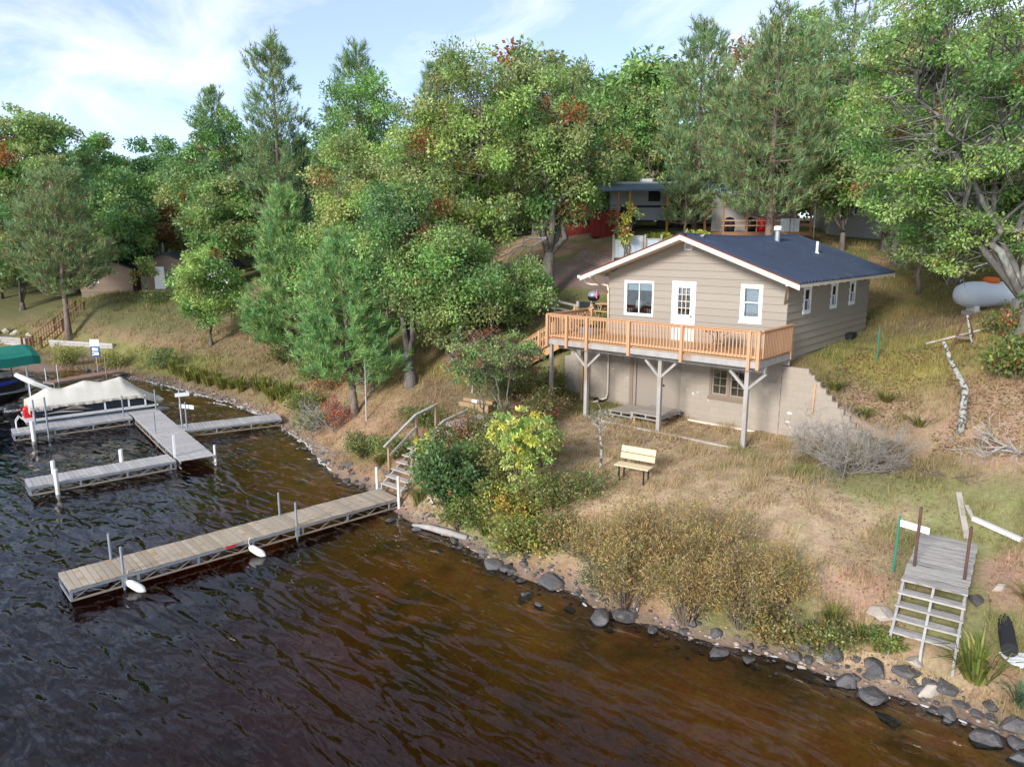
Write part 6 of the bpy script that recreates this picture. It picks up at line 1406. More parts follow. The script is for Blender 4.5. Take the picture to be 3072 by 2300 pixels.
for (x, y, r_, h, pal, lf, lab) in ((-6.9, -8.2, .9, 1.5, GREEN + LIME, .10, 'leafy green shrub uphill of the dark-green bush'), (-5.6, -8.2, .9, 1.3, OLIVE + LIME, .09, 'olive shrub between the dark-green bush and yellow sapling'), (-6.0, -7.0, 1.0, 1.1, OLIVE + TAN, .08, 'dry mixed brush behind the yellow sapling'), (-8.0, -6.6, .9, 1.3, OLIVE + [(.2, .09, .05)], .09, 'reddish brush at the foot of the red-tinged sapling'), (-4.2, -9.3, .9, 1.1, LIME + YELL, .10, 'lime and yellow shrub under the yellow sapling'), (-5.2, -9.2, .7, 1.0, GREEN + LIME, .10, 'green shrub beside the arching grass tuft'), (-3.2, -8.6, .9, .9, LIME + OLIVE, .085, 'low lime shrub right of the yellow sapling'), (-11.8, -7.6, .9, .8, GREEN + LIME, .09, 'low green shrub outside the stair handrail'), (-12.4, -5.6, 1.2, .6, GREEN + OLIVE, .09, 'patch of green brush on the bank left of the stair'), (-7.8, -3.6, 1.0, 1.4, OLIVE + [(.22, .08, .05)], .09, 'red-flecked shrub before the basement wall end'), (-10.6, -2.4, 1.1, 1.3, OLIVE + GREEN, .10, 'green shrub below the deck stair'), (-11.8, -1.2, 1.0, 1.5, GREEN + OLIVE, .10, 'bushy green shrub at the foot of the deck stair'), (-2.2, -9.5, .9, .8, OLIVE + TAN, .08, 'tan-green brush above the largest boulder'), (-6.2, -9.7, .7, .9, LIME + GREEN, .09, 'lime shrub hanging over the driftwood log'), (-4.9, -7.2, .9, 1.4, OLIVE + LIME, .09, 'tall olive brush uphill of the yellow sapling'), (-8.6, -7.9, .7, 1.4, GREEN + [(.22, .09, .05)], .09, 'green and red brush beside the stair landing'), (-7.0, -5.4, .9, 1.0, OLIVE + [(.22, .09, .06)], .09, 'rust-tinged brush between sapling trunk and boardwalk'), (4.9, -9.2, .7, .5, OLIVE + LIME, .07, 'weedy green patch above the grey boulders'), (3.9, -9.5, .7, .6, TAN + OLIVE, .08, 'tan weedy patch at the end of the willow thicket'), (6.0, -8.9, .45, .35, GREEN + LIME, .07, 'low weeds between the old steps and the boulders')):
    shrub('bank_shrub', lab, x, y, r_, h, pal, 22, 2600, lf, .6, .07, 'shrubs on the bank', low=.02)
for (x, y, r_, h, pal, lab) in ((-27.5, 1.2, 1.8, 1.6, DARK + GREEN, 'dark undergrowth between the young pines'), (-31.0, -.6, 1.3, 1.0, DARK + OLIVE, 'low dark brush below the dense young pine'), (-38.0, 2.6, 1.8, 1.5, DARK + GREEN, 'undergrowth left of the dense young pine'), (-24.6, -2.6, 1.3, 1.0, GREEN + OLIVE, 'green brush behind the leaning young pine'), (-46.5, 2.2, 1.8, 1.4, DARK + OLIVE, 'undergrowth below the white cabin'), (-54.0, 1.6, 1.8, .9, DARK + GREEN, 'low green brush before the brown cabins')):
    shrub('understorey_shrub', lab, x, y, r_, h, pal, 24, 1700, .16, .6, .06, 'undergrowth on the bank', low=.02)
def bare_bush(name, label, x, y, n, l, m_, lev=3, spread=.55, rad=.028, flat=.6, upb=.12, group=None):
    z0 = g1(x, y); t = thing(name, (x, y, z0), label, 'bush', group); w = MB()
    for i in range(n):
        a = 6.283 * i / n + rng.normal() * .3; d = np.array([math.cos(a), math.sin(a), rng.uniform(.25, 1.3) * flat])
        branching(w, (math.cos(a) * .1, math.sin(a) * .1, -.05), d, l * rng.uniform(.7, 1.15), rad * rng.uniform(.7, 1.1), lev, spread, 3, upb)
    w.build('branches', m_, t, local=True)
    return t
bare_bush('dead_bush', 'large leafless grey bush below the retaining wall', 3.2, -2.9, 16, 1.12, M_DEADTW, 5, .55, .026, 1.0, .14)
bare_bush('dead_bush', 'tangle of grey dead twigs above the walkway end', -18.7, -5.9, 13, .85, M_TWIG, 4, .5, .022, .8)
bare_bush('dead_bush', 'grey twig tangle hanging over the shore rocks', -15.6, -7.6, 9, .65, M_TWIG, 3, .5, .02, .6)
bare_bush('dead_bush', 'fallen grey limb with twigs on the slope edge', 7.25, -.9, 8, 1.0, M_TWIG, 3, .5, .03, .35, .0)
bare_bush('dead_bush', 'small tangle of grey twigs below the dead limb', 5.7, -1.9, 12, .5, M_DTWIG, 3, .6, .01, .35, .0)
bare_bush('dead_bush', 'grey brush pile between the boardwalk and yellow sapling', -6.6, -7.3, 12, .75, M_TWIG, 3, .55, .014, .6, .0)
bare_bush('dead_bush', 'brown brush below the willow thicket', 4.2, -8.9, 9, .6, M_DTWIG, 3, .55, .012, .5, .0)
t = thing('birch_sapling', (-3.05, -6.5, g1(-3.05, -6.5)), 'bare pale sapling standing alone on the lawn', 'tree'); w = MB()
w.tube([(0, 0, -.1), (.02, 0, .6), (-.06, .02, 1.15)], [.05, .042, .032], 8)
for d in ((-.5, 0, .9), (.45, .1, .9), (-.1, .3, 1), (.1, -.3, .8)): branching(w, (-.05, .02, 1.1), d, .55, .02, 3, .5, 3, .1)
w.build('trunk', M_BIRCH, t, local=True)
for (x, y, h, lab) in ((-15.75, -6.0, 2.6, 'thin bare pole sapling between the young pine and the stair'), (-21.0, -.5, 3.2, 'leafless grey sapling behind the young pine'), (-12.2, -3.0, 2.2, 'forked bare stem on the earth bank')):
    t = thing('bare_sapling', (x, y, g1(x, y)), lab, 'tree'); w = MB(); w.tube([(0, 0, -.1), (.03, 0, h * .5), (-.02, .05, h)], [.045, .035, .015], 7)
    for k in range(7): branching(w, (0, 0, h * rng.uniform(.35, .95)), (rng.normal(), rng.normal(), .6), .4, .012, 2, .5, 2, .1)
    w.build('trunk', M_TWIG, t, local=True)
# pale dead boughs hanging from the drive oak
t = thing('dead_bough', (-14.3, 4.6, 9.3), 'bleached dead boughs hanging beside the forked oak trunk', 'branch'); w = MB()
for d in ((-.9, -.6, -.1), (-.7, -.2, -.35), (-1.1, .1, .15)): branching(w, (0, 0, 0), d, 1.5, .05, 4, .5, 2, -.45)
w.build('bough', M_TWIG, t, local=True)

RG = [(.20, .23, .05), (.25, .25, .06), (.15, .20, .045), (.30, .27, .09)]
for i in range(26):
    x = -22.8 - i * .68 + rng.uniform(-.2, .2); y = shore_y(x) + rng.uniform(.9, 1.7)
    tuft_plant('reed_clump', 'yellow-green reed clump in the fringe along the far bank', float(x), float(y), .55 * rng.uniform(.8, 1.2), rng.uniform(.7, 1.25), RG, 90, .05, 'reeds along the far bank', 'reeds')
tuft_plant('iris_clump', 'arching yellow-green iris clump among the nearest rocks', 7.72, -8.62, .75, .95, [(.20, .24, .06), (.32, .30, .08), (.15, .20, .05)], 85, .045, None, 'plant')
tuft_plant('iris_clump', 'blue-green tuft at the picture edge by the white panel', 8.55, -8.75, .45, .5, [(.10, .17, .10), (.14, .2, .10)], 120, .02, None, 'plant')
for (x, y, r_, h, lab) in ((-8.55, -9.35, .5, .75, 'arching grass tuft between dock end and dark-green bush'), (-5.0, -9.75, .5, .65, 'arching grass tuft above the grey boulders'), (4.95, -8.75, .4, .6, 'grass tuft above the rocks below the bare sand'), (8.3, -6.3, .6, .45, 'yellow grass tuft right of the old platform'), (-12.4, -7.9, .6, .6, 'grass tuft on the bank beside the stair rail'), (5.55, -8.9, .45, .5, 'grass tuft beside the tall pale boulder'), (2.6, .5, .6, .45, 'dry grass tuft on top of the retaining wall end'), (3.4, -.4, .7, .4, 'dry grass tuft at the foot of the stepped wall'), (1.5, .9, .55, .4, 'dry grass tuft behind the stepped wall'), (4.3, .6, .6, .4, 'dry grass tuft left of the leaning dead trunk'), (3.0, 1.6, .6, .4, 'dry grass tuft on the leafy slope above the wall')):
    tuft_plant('grass_tuft', lab, x, y, r_, h, [(.22, .22, .06), (.30, .26, .09), (.16, .19, .05)], 130, .018)

# ------------------------------------------------------------------ rocks
def rock_mesh(seed, m_):
    rs = np.random.default_rng(seed); bm = bmesh.new(); bmesh.ops.create_icosphere(bm, subdivisions=3, radius=1)
    k = rs.normal(size=(11, 3)); k /= np.linalg.norm(k, axis=1, keepdims=True); lim = rs.uniform(.42, .80, 11)
    for v in bm.verts:
        p = np.array(v.co); 
        for kk, l in zip(k, lim):
            d_ = p @ kk
            if d_ > l: p = p - kk * (d_ - l) * .95
        n_ = 1 + .16 * (vnoise(p[0] * 2 + seed, p[1] * 2 + p[2] * 2, 1.1, 2) - .5) + .07 * (vnoise(p[0] * 5 + seed, p[1] * 5 + p[2] * 5, 1.1, 4) - .5)
        v.co = p * n_
    me = bpy.data.meshes.new('boulder'); bm.to_mesh(me); bm.free(); me.materials.append(m_)
    me.polygons.foreach_set('use_smooth', [seed % 3 == 0] * len(me.polygons)); return me
RM = [rock_mesh(i, M_ROCK) for i in range(8)]; RL = [rock_mesh(20 + i, M_ROCKL) for i in range(3)]
def rock(x, y, r_, label, group, me=None, sink=.42, z=None):
    r_ = r_ * .92
    zz_ = max(g1(x, y), -.25) if z is None else z
    o = place(me or random.choice(RM), 'boulder', None, (x, y, zz_ + r_ * .62 * (1 - 2 * sink) ), (random.uniform(-.2, .2), random.uniform(-.2, .2), random.uniform(0, 6.28)), (r_ * random.uniform(.9, 1.3), r_ * random.uniform(.75, 1), r_ * random.uniform(.55, .75)))
    return tag(o, label, 'rock', group)
rock(.18, -11.05, .40, 'big dark boulder standing in the water before the juniper', None); rock(.68, -10.62, .36, 'dark boulder tucked under the willow at the juniper', None)
rock(-1.85, -10.45, .42, 'largest dark boulder below the lime-green plants', None); rock(-3.86, -10.62, .36, 'smooth dark boulder left of the lime-green plants', None); rock(-3.35, -10.55, .30, 'rounded dark boulder beside the smooth one', None)
rock(-3.7, -10.05, .42, 'broad boulder half hidden under the lime-green plants', None); rock(-1.75, -9.5, .5, 'brown boulder up on the bank before the willows', None, sink=.2)
rock(-2.1, -11.3, .30, 'lone wet stone in shallow water before the boulders', None, z=-.12); rock(-1.5, -11.45, .20, 'small stone in the water near the lone wet one', None, z=-.10)
rock(3.0, -10.5, .34, 'dark boulder standing apart in the water below the willows', None); rock(5.78, -8.25, .30, 'tall pale rounded boulder beside the old steps', None, RL[0], .2); rock(5.85, -8.6, .22, 'grey stone at the foot of the tall pale boulder', None)
rock(5.55, -9.78, .34, 'flat dark boulder in the water edge below the old steps', None); rock(6.15, -9.85, .40, 'wide dark slab boulder in the water below the old steps', None); rock(5.1, -9.3, .40, 'large grey boulder above the waterline below bare sand', None); rock(6.0, -9.35, .36, 'angular grey boulder below the old steps', None)
rock(7.05, -9.25, .26, 'egg-shaped pale stone among the dark rocks', None, RL[1], .25); rock(6.65, -8.9, .24, 'pale cream stone above the egg-shaped one', None, RL[2], .25)
rock(6.6, -10.3, .38, 'submerged boulder off the nearest rocks', None, z=-.22); rock(8.1, -9.9, .40, 'broad submerged boulder near the picture corner', None, z=-.14); rock(8.5, -9.25, .32, 'brown rounded boulder at the picture corner', None); rock(7.3, -6.75, .25, 'grey stone in the grass right of the old steps', None); rock(7.65, -6.1, .20, 'small pale stone right of the old platform', None, RL[1])
rr = random.Random(12); cnt = 0
for i in range(190):
    x = rr.uniform(-16.5, 9.2); 
    if -11.2 < x < -8.9: continue
    dense = 1 if (x > 3.5 or -5 < x < -.5) else .55
    if rr.random() > dense: continue
    y = float(shore_y(x)) + rr.gauss(.12, .32); r_ = rr.choice((.08, .10, .12, .14, .17, .20, .25)) * (1.1 if x > 3.5 else .9)
    rock(x, y, r_, 'loose dark stone in the rock line along the shore', 'stones along the shore', RM[i % 8] if rr.random() < .94 else RL[i % 3])
rp_ = random.Random(3)
for i in range(30):
    x = rp_.uniform(-70, -62.5); y = -8.5 + (x + 66) * .4 + rp_.uniform(-1.5, 1.8)
    rock(x, y, rp_.uniform(.35, .6), 'pale grey rock in the heap by the far stair', 'riprap heap at the far stair', RL[i % 3])
for i in range(7): rock(-47.5 + i * .75 + rp_.uniform(-.2, .2), float(shore_y(-47.5 + i * .75)) + rp_.uniform(.1, .5), rp_.uniform(.2, .42), 'grey stone on the shore behind the boat lift', 'stones behind the boat lift')

# ------------------------------------------------------------------ ground cover
def scatter(n, x0, x1, y0, y1, keep):
    x, y = rng.uniform(x0, x1, n), rng.uniform(y0, y1, n); ok = keep(x, y); return x[ok], y[ok]
def off_house(x, y): return ~((x > -7.4) & (x < .1) & (y > -.02) & (y < 9.1)) & ~((x > -9.5) & (x < 3) & (y > -.05) & (y < .25)) & ~((x > -10.75) & (x < -9.35) & (y < -4.1) & (y > -9.5)) & ~((x > 5.9 - (y + 4.3) * .1) & (x < 7.25 - (y + 4.3) * .1) & (y < -4.2) & (y > -8.9)) & (y > shore_y(x) + .1) & ~((np.abs(y - 8.3) < 2.0) & (x < -9))
V, C = [], []; nb = 0
for (n, x0, x1, y0, y1, hh, wd, kf) in ((90000, -9, 9, -9.6, 0, .13, .016, None), (42000, .2, 9.5, -2, 9, .15, .018, None), (30000, -24, -9, -8.5, 4, .17, .024, None), (26000, -8, 11, 9, 24, .14, .03, None), (30000, -66, -22, -8, 5, .22, .05, None)):
    x, y = scatter(n, x0, x1, y0, y1, off_house); z = gz(x, y); dn = fbm(x, y, .6, 31, 3)
    ok = dn > .31 + .14 * (rng.random(len(x)) - .5); x, y, z = x[ok], y[ok], z[ok]; m_ = len(x)
    gc = ground_colour(x, y, z); lum = gc.mean(1, keepdims=True)
    straw = np.array([.37, .285, .135]); grn = np.array([.17, .19, .05]); t_ = rng.random((m_, 1)); gmask = (fbm(x, y, .35, 1)[:, None] > .52)
    col = np.where(t_ < np.where(gmask, .35, .62), straw, np.where(t_ < .8, grn, gc * 1.25)) * rng.uniform(.65, 1.2, (m_, 1)); col = col * .82 + gc * .5
    a = rng.uniform(0, 6.28, m_); h = hh * rng.uniform(.4, 1.25, m_) * (.55 + 1.3 * sstep(.45, .62, fbm(x, y, 1.7, 51, 2))); ln = rng.uniform(.15, .9, m_) * h
    sd = np.stack([np.cos(a), np.sin(a), np.zeros(m_)], 1) * wd / 2; P = np.stack([x, y, z - .01], 1)
    tip = P + np.stack([np.cos(a + 1.4) * ln, np.sin(a + 1.4) * ln, h], 1)
    V.append(np.stack([P - sd, P + sd, tip], 1).reshape(-1, 3)); C.append(np.repeat(col, 3, 0)); nb += m_
Vg = np.concatenate(V); go = place(np_mesh('grass', Vg, np.arange(len(Vg)).reshape(-1, 3), BLADE, np.concatenate(C)), 'grass'); tag(go, 'short dry and green grass on lawn and slopes', 'grass', kind='stuff')
lv = Leaves()
for (n, x0, x1, y0, y1, sz_) in ((17000, 1, 9.5, -2.5, 5, .085), (12000, -9, 9, -9.5, 0, .07), (9000, -24, -8, -8, 8, .08), (7000, -8, 11, 8.5, 26, .09), (6000, -50, -22, -4, 6, .13)):
    x, y = scatter(n, x0, x1, y0, y1, off_house); ok = fbm(x, y, .5, 41, 3) > .42; x, y = x[ok], y[ok]; m_ = len(x)
    pal = np.array([(.34, .22, .12), (.28, .16, .085), (.42, .29, .17), (.22, .13, .075), (.46, .36, .25)])
    lv.kites(np.stack([x, y, gz(x, y) + rng.uniform(.005, .05, m_)], 1), np.stack([rng.normal(size=m_), rng.normal(size=m_), rng.normal(size=m_) * .3], 1), rng.normal(size=(m_, 3)) * .35 + np.array([0, 0, 1.0]), sz_ * rng.uniform(.7, 1.4, m_), sz_ * .6, pal[rng.integers(5, size=m_)] * rng.uniform(.7, 1.15, (m_, 1)))
lo_ = place(lv.mesh('fallen_leaves', LEAF), 'fallen_leaves'); tag(lo_, 'dry brown fallen leaves scattered over the slopes', 'leaves', kind='stuff')
# pebbles at the water's edge
ps = [];fs = []; cs = []
ico = bmesh.new(); bmesh.ops.create_icosphere(ico, subdivisions=1, radius=1); iv = np.array([v.co[:] for v in ico.verts]); iff = np.array([[v.index for v in f.verts] for f in ico.faces]); ico.free()
for i in range(1300):
    x = rng.uniform(-45, 9.5) if i % 3 else rng.uniform(-12, 9.5); y = shore_y(x) + rng.normal() * .28 + .05; r_ = rng.uniform(.02, .07) * (1.5 if x < -18 else 1)
    ps.append(iv * r_ * np.array([1.2, 1, .6]) * rng.uniform(.8, 1.2, 3) + np.array([x, y, float(gz(np.array([x]), np.array([y]))[0]) + r_ * .2])); fs.append(iff + i * len(iv)); cs.append(np.repeat((np.array([(.16, .14, .13), (.27, .22, .18), (.10, .09, .09), (.34, .26, .21)])[rng.integers(4)] * rng.uniform(.7, 1.2))[None], len(iv), 0))
PEB = leaf_mat('pebble', 0.0, 0.02)
tag(place(np_mesh('shore_gravel', np.concatenate(ps), np.concatenate(fs), PEB, np.concatenate(cs), smooth=True), 'shore_gravel'), 'gravel and pebbles along the waterline', 'gravel', kind='stuff')
fm = MB()
for i in range(120):
    x = rng.uniform(-40, -15) if i < 105 else rng.uniform(-2, 9); y = float(shore_y(x)) - abs(rng.normal()) * .10 + .02; l = rng.uniform(.08, .45) * (1 if i < 105 else .3); w_ = rng.uniform(.02, .07); a = math.atan2(float(shore_y(x + .3) - shore_y(x - .3)), .6)
    pts = [(x + math.cos(a) * l * math.cos(q) * rng.uniform(.7, 1) - math.sin(a) * w_ * math.sin(q), y + math.sin(a) * l * math.cos(q) + math.cos(a) * w_ * math.sin(q) * rng.uniform(.6, 1)) for q in np.linspace(0, 6.283, 9)[:-1]]
    fm.prism(pts, .006, .016, 'xy')
tag(fm.build('shore_foam', M_FOAM), 'white foam flecks along the waterline', 'foam', kind='stuff')

# ------------------------------------------------------------------ campers and cabins behind the trees
def lz(t): return t.location.z
cp = thing('camper_trailer', (-15.4, 18.9, g1(-15.4, 18.9)), 'white camper trailer under the trees behind the cottage', 'camper', None, R(43))
MB().prism([(-3.9, .55), (3.6, .55), (3.9, 1.2), (3.8, 2.85), (3.5, 3.0), (-3.7, 3.0), (-3.9, 2.8)], 0, 2.3).build('body', M_RVW, cp, local=True)
MB().box(-3.88, 3.7, -.012, -.002, 1.35, 1.5).build('stripe', M_NAVYCAP, cp, local=True)
for i in range(9): MB().box(-3.86, -2.9, -.03, -.002, .7 + i * .2, .86 + i * .2).build('siding_rib', M_RVW, cp, local=True)
for x0, x1, z0, z1 in ((-1.5, -.7, 1.75, 2.4), (1.6, 2.6, 1.7, 2.4)): MB().box(x0, x1, -.02, -.003, z0, z1).build('window', M_BLACK, cp, local=True)
MB().box(.2, .85, -.02, -.003, .7, 2.5).build('door', M_BLACKM, cp, local=True)
for x in (-.5, .4): MB().lathe([(.0, -.1), (.34, -.1), (.34, .1), (0, .1)], (x, .2, .34), 16, 'y').build('wheel', M_BLACKM, cp, local=True)
for x in (-1.8, .6): MB().box(x, x + .7, .8, 1.5, 3.001, 3.25).build('roof_unit', M_WHITE, cp, local=True)
pv = thing('porch_roof', (-15.0, 17.6, g1(-15.0, 17.6)), 'blue-grey metal lean-to roof on painted posts before the camper', 'canopy', None, R(43))
MB().hexa([(-4.4, -1.2, 2.45), (3.6, -1.2, 2.60), (3.6, 1.0, 3.1), (-4.4, 1.0, 2.95), (-4.4, -1.2, 2.55), (3.6, -1.2, 2.70), (3.6, 1.0, 3.2), (-4.4, 1.0, 3.05)]).build('roof', M_BLUEROOF, pv, local=True)
for i, x in enumerate((-3.3, -2.6, -.2, 2.2)): MB().box(x, x + .12, -1.1, -.98, -.2, 2.48).build('post', (M_REDWOOD, M_YELLOWP, M_YELLOWP, M_REDWOOD)[i], pv, local=True)
sd_ = thing('red_shed', (-18.6, 16.1, g1(-18.6, 16.1)), 'small red board shed at the end of the lean-to roof', 'shed', None, R(43))
for i in range(9): MB().box(-.9 + i * .2, -.9 + i * .2 + .19, -.5, -.47, -.1, 1.55).build('board', M_REDP, sd_, local=True)
MB().box(-.9, .9, -.469, .8, -.1, 1.5).build('body', M_REDP, sd_, local=True); MB().box(-1.0, 1.0, -.6, .9, 1.551, 1.61).build('roof', M_DARKROOF, sd_, local=True)
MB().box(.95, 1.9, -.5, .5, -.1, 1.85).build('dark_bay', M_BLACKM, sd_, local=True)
rf = thing('red_fence', (-21.0, 16.4, g1(-21, 16.4)), 'low red scalloped board fence left of the shed', 'fence', None, R(40))
for i in range(20): MB().box(-2 + i * .2, -2 + i * .2 + .19, -.015, .015, -.1, .62 + .22 * abs(math.sin(i * math.pi / 6.7))).build('board', M_REDP, rf, local=True)
sc_ = thing('screen_fence', (-12.9, 11.1, g1(-12.9, 11.1)), 'three framed corrugated metal screen panels left of the gable', 'fence', None, R(42))
for i, (x0, x1, h) in enumerate(((-1.35, -.65, 1.25), (-.48, .27, 1.45), (.45, 1.2, 1.30))):
    ring(MB(), F, x0, x1, .22, h, .07, -.03, .03).build('frame', M_GREYW, sc_, local=True)
    m = MB(); n = 9; wd_ = (x1 - x0 - .14) / n
    for k in range(n): m.box(x0 + .07 + k * wd_, x0 + .07 + (k + .55) * wd_, -.02, .005, .29, h - .07)
    m.box(x0 + .07, x1 - .07, .006, .015, .29, h - .07)
    m.build('corrugated_panel', M_GALV, sc_, local=True)
for x in (-1.42, -.56, .36, 1.28): MB().box(x - .05, x + .05, -.05, .05, -.3, 1.5).build('post', M_GREYW, sc_, local=True)
pd = thing('camp_porch', (-9.6, 19.6, g1(-9.6, 19.6)), 'covered timber porch with clutter behind the cottage roof', 'porch', None, R(40))
MB().hexa([(-2.6, -1.3, 2.3), (2.8, -1.3, 2.3), (2.8, 1.4, 2.75), (-2.6, 1.4, 2.75), (-2.6, -1.3, 2.38), (2.8, -1.3, 2.38), (2.8, 1.4, 2.83), (-2.6, 1.4, 2.83)]).build('roof', M_BLUEROOF, pd, local=True)
MB().box(-2.6, 2.8, -1.3, 1.5, .0, .22).build('floor', M_REDWOOD, pd, local=True)
MB().box(-2.6, 2.8, 1.4, 1.48, .221, 2.7).build('back_wall', M_GREYP, pd, local=True)
for x in (-2.5, -1.1, .5, 1.7, 2.7): MB().box(x - .05, x + .05, -1.25, -1.15, .221, 2.3).build('post', M_REDWOOD, pd, local=True)
for z in (.55, .85): MB().box(-2.6, 1.1, -1.22, -1.18, z, z + .07).build('rail', M_STAIN, pd, local=True)
for x in (.9, 1.5): 
    m = MB()
    for k in range(6): m.box(x + k * .09, x + k * .09 + .05, -1.28, -1.24, .1, 1.0)
    m.box(x, x + .52, -1.239, -1.23, .1, 1.0); m.build('metal_panel', M_GALV, pd, local=True)
for i, (x, c_) in enumerate(((-1.9, M_BLACKM), (-.6, M_BLACK), (.1, M_RED))): 
    tt = thing('porch_grill', (0, 0, 0), ('black covered grill on the porch behind the flue', 'dark barrel on the camp porch', 'red cooler on the camp porch')[i], ('grill', 'barrel', 'cooler')[i])
    tt.location = pd.matrix_basis @ Vector((x, -.3, .22)) if False else (pd.location + Matrix.Rotation(R(40), 4, 'Z') @ Vector((x, -.3, .22)))
    MB().lathe([(.0, 0), (.28, 0), (.33, .3), (.30, .7), (.2, .85), (0, .9)], n=12).build('body', c_, tt, local=True, smooth=True)
    tt.name = ('covered_grill', 'barrel', 'camp_cooler')[i]
fg = thing('flag', (-6.9, 21.4, g1(-6.9, 21.4)), 'striped flag on a slanted pole between the trunks uphill', 'flag', None, R(40))
MB().tube([(0, 0, 0), (0, 0, 3.3)], .03, 6).tube([(0, 0, 3.0), (-.55, 0, 3.75)], .02, 6).build('pole', M_WHITE, fg, local=True)
for i in range(7): MB().hexa([(-.50 + .0 * i, 0, 3.66 - i * .06), (-1.15, .02, 3.05 - i * .06), (-1.15, .03, 3.05 - i * .06), (-.50, .01, 3.66 - i * .06), (-.50, 0, 3.715 - i * .06), (-1.15, .02, 3.105 - i * .06), (-1.15, .03, 3.105 - i * .06), (-.50, .01, 3.715 - i * .06)]).build('stripe', M_FLAGR if i % 2 == 0 else M_WHITE, fg, local=True)
MB().hexa([(-.50, -.004, 3.50), (-.76, .004, 3.25), (-.76, .04, 3.25), (-.50, .02, 3.50), (-.50, -.004, 3.72), (-.76, .004, 3.475), (-.76, .04, 3.475), (-.50, .02, 3.72)]).build('canton', M_FLAGB, fg, local=True)
def cabin(name, label, x, y, rz, w_, d_, h, wallm, roofm, zoff=0, door=None, wins=(), rise=.9):
    t = thing(name, (x, y, g1(x, y) + zoff), label, 'cabin', None, rz)
    n = int(h / .24)
    MB().box(-w_ / 2 + .02, w_ / 2 - .02, .02, d_, -.6, h).prism([(-w_ / 2 + .02, h), (w_ / 2 - .02, h), (0, h + rise)], .02, d_).build('wall', wallm, t, local=True)
    for i in range(n): MB().hexa([(-w_ / 2, -.02, i * .24), (w_ / 2, -.02, i * .24), (w_ / 2, .019, i * .24), (-w_ / 2, .019, i * .24), (-w_ / 2, .005, i * .24 + .24), (w_ / 2, .005, i * .24 + .24), (w_ / 2, .019, i * .24 + .24), (-w_ / 2, .019, i * .24 + .24)]).build('siding_board', wallm, t, local=True)
    for s in (-1, 1): MB().hexa([(0, -.4, h + rise), (s * (w_ / 2 + .4), -.4, h - .15), (s * (w_ / 2 + .4), d_ + .4, h - .15), (0, d_ + .4, h + rise), (0, -.4, h + rise + .1), (s * (w_ / 2 + .4), -.4, h - .05), (s * (w_ / 2 + .4), d_ + .4, h - .05), (0, d_ + .4, h + rise + .1)]).build('roof_slope', roofm, t, local=True)
    if door is not None:
        dd = MB().box(door, door + .9, -.06, -.021, .05, 2.05).build('door', M_WHITE, t, local=True); MB().lathe([(0, -.1), (.04, -.09), (.04, -.07), (.015, -.06)], (door + .8, 0, 1.0), 8, 'y').build('knob', M_BLACKM, dd, local=True)
    for u0, u1, z0, z1 in wins:
        ww = ring(MB(), F, u0, u1, z0, z1, .08, -.06, -.02).build('window', M_WHITE, t, local=True); MB().box(u0 + .08, u1 - .08, -.035, -.025, z0 + .08, z1 - .08).build('pane', M_BLACK, ww, local=True)
    return t
cabin('cabin', 'brown-sided cabin with a white door across the bay', -58.6, 4.2, R(48), 4.2, 5, 2.35, M_BROWNS, M_DARKROOF, .2, -.9)
cabin('cabin', 'brown cabin with dark blue roof half hidden by the leaning pine', -63.4, .9, R(48), 4.6, 5, 2.1, M_BROWNS, M_DARKROOF, .2, None, ((-1.6, -.6, .8, 1.7),))
cabin('cabin', 'small white-sided cabin behind the light-green maple', -49.4, 4.6, R(42), 1.9, 2.4, 1.9, M_WHITED, M_DARKROOF, .3, None, ((-.1, .65, .6, 1.5),))
cabin('cabin', 'pale grey cabin on the hill behind the right-hand oaks', -4.6, 26.0, R(30), 6, 5, 2.5, M_GREYP, M_BLUEROOF, .6, None, ((-1.5, -.4, .9, 2.0), (.6, 1.7, .9, 2.0)))
od = thing('cabin_deck', (-50.6, 3.9, g1(-50.6, 3.9)), 'orange-stained deck in front of the white cabin', 'deck', None, R(42))
for i in range(6): MB().box(-1.2, 1.6, -.6 + i * .2, -.6 + i * .2 + .19, .55, .6).build('deck_board', M_STAIN, od, local=True)
for z in (.95, 1.4): MB().box(-1.2, .2, -.62, -.58, z, z + .08).build('rail', M_STAIN, od, local=True)
for x in (-1.15, -.3, .2, 1.5): MB().box(x - .04, x + .04, -.64, -.56, -.2, 1.5 if x < 1 else .55).build('post', M_STAIN, od, local=True)
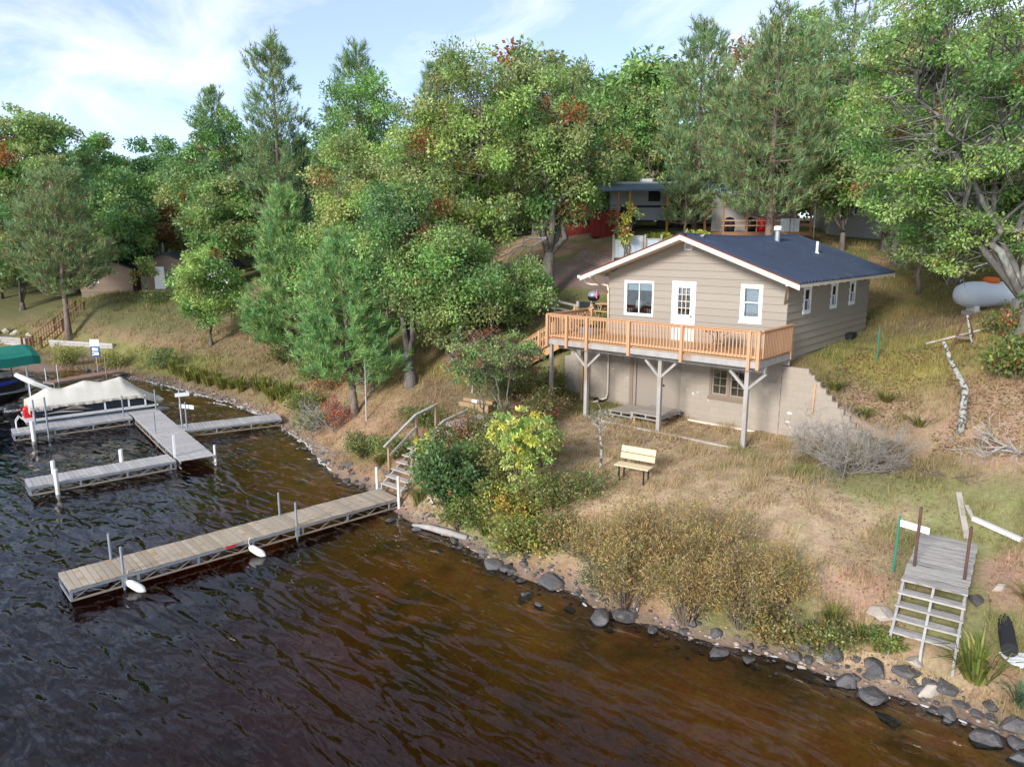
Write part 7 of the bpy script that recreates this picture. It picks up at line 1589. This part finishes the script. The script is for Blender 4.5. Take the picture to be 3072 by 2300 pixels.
# wooden stair at the far landing
fs_ = thing('landing_stair', (-59.7, -6.3, g1(-59.7, -6.3)), 'red-brown wooden stair with baluster rails climbing from the far landing', 'stairs', None, R(8))
for i in range(12): MB().box(-.65, .65, .2 + i * .30, .2 + i * .30 + .3, .12 + i * .215, .17 + i * .215).build('tread', M_STAIN, fs_, local=True)
MB().box(-.9, .9, -.9, .18, .02, .08).build('landing', M_STAIN, fs_, local=True)
for s in (-1, 1):
    x = s * .72
    MB().bar((x, .1, .0), (x, 3.8, 2.6), .05, .26).build('stringer', M_REDWOOD, fs_, local=True)
    MB().bar((x, .05, 1.1), (x, 3.8, 3.75), .11, .05).build('handrail', M_REDWOOD, fs_, local=True)
    MB().bar((x, -.8, 1.02), (x, .05, 1.02), .11, .05).build('handrail', M_REDWOOD, fs_, local=True)
    for yv, zz_ in ((-.8, 0), (.05, 0), (1.9, 1.3), (3.8, 2.65)): MB().box(x - .05, x + .05, yv - .05, yv + .05, zz_ - .4, zz_ + 1.15).build('post', M_REDWOOD, fs_, local=True)
    for i in range(22):
        yv = -.7 + i * .21; zz_ = max(0, (yv - .05) * .706); MB().box(x - .02, x + .02, yv - .02, yv + .02, zz_ + .12, zz_ + 1.05).build('baluster', M_REDWOOD, fs_, local=True)
for k, (a, b_, lab) in enumerate((((-68.5, -9.4), (-61.0, -6.6), 'grey timber seawall left of the far stair'), ((-58.6, -5.6), (-52.3, -3.0), 'grey timber seawall right of the far stair'))):
    tw_ = thing('timber_seawall', ((a[0] + b_[0]) / 2, (a[1] + b_[1]) / 2, .5), lab, 'timbers', 'seawall timbers')
    for z in (.22, .44, .66):
        za, zb_ = g1(*a), g1(*b_); MB().bar((*a, .35 + z), (*b_, .35 + z), .22, .2).build('timber', M_GREYW, tw_)
po = thing('utility_pole', (-60.3, 5.0, g1(-60.3, 5.0)), 'weathered utility pole beside the brown cabin', 'pole')
MB().tube([(0, 0, -.3), (.05, 0, 4.2)], .10, 8).build('pole', M_BARK, po, local=True)
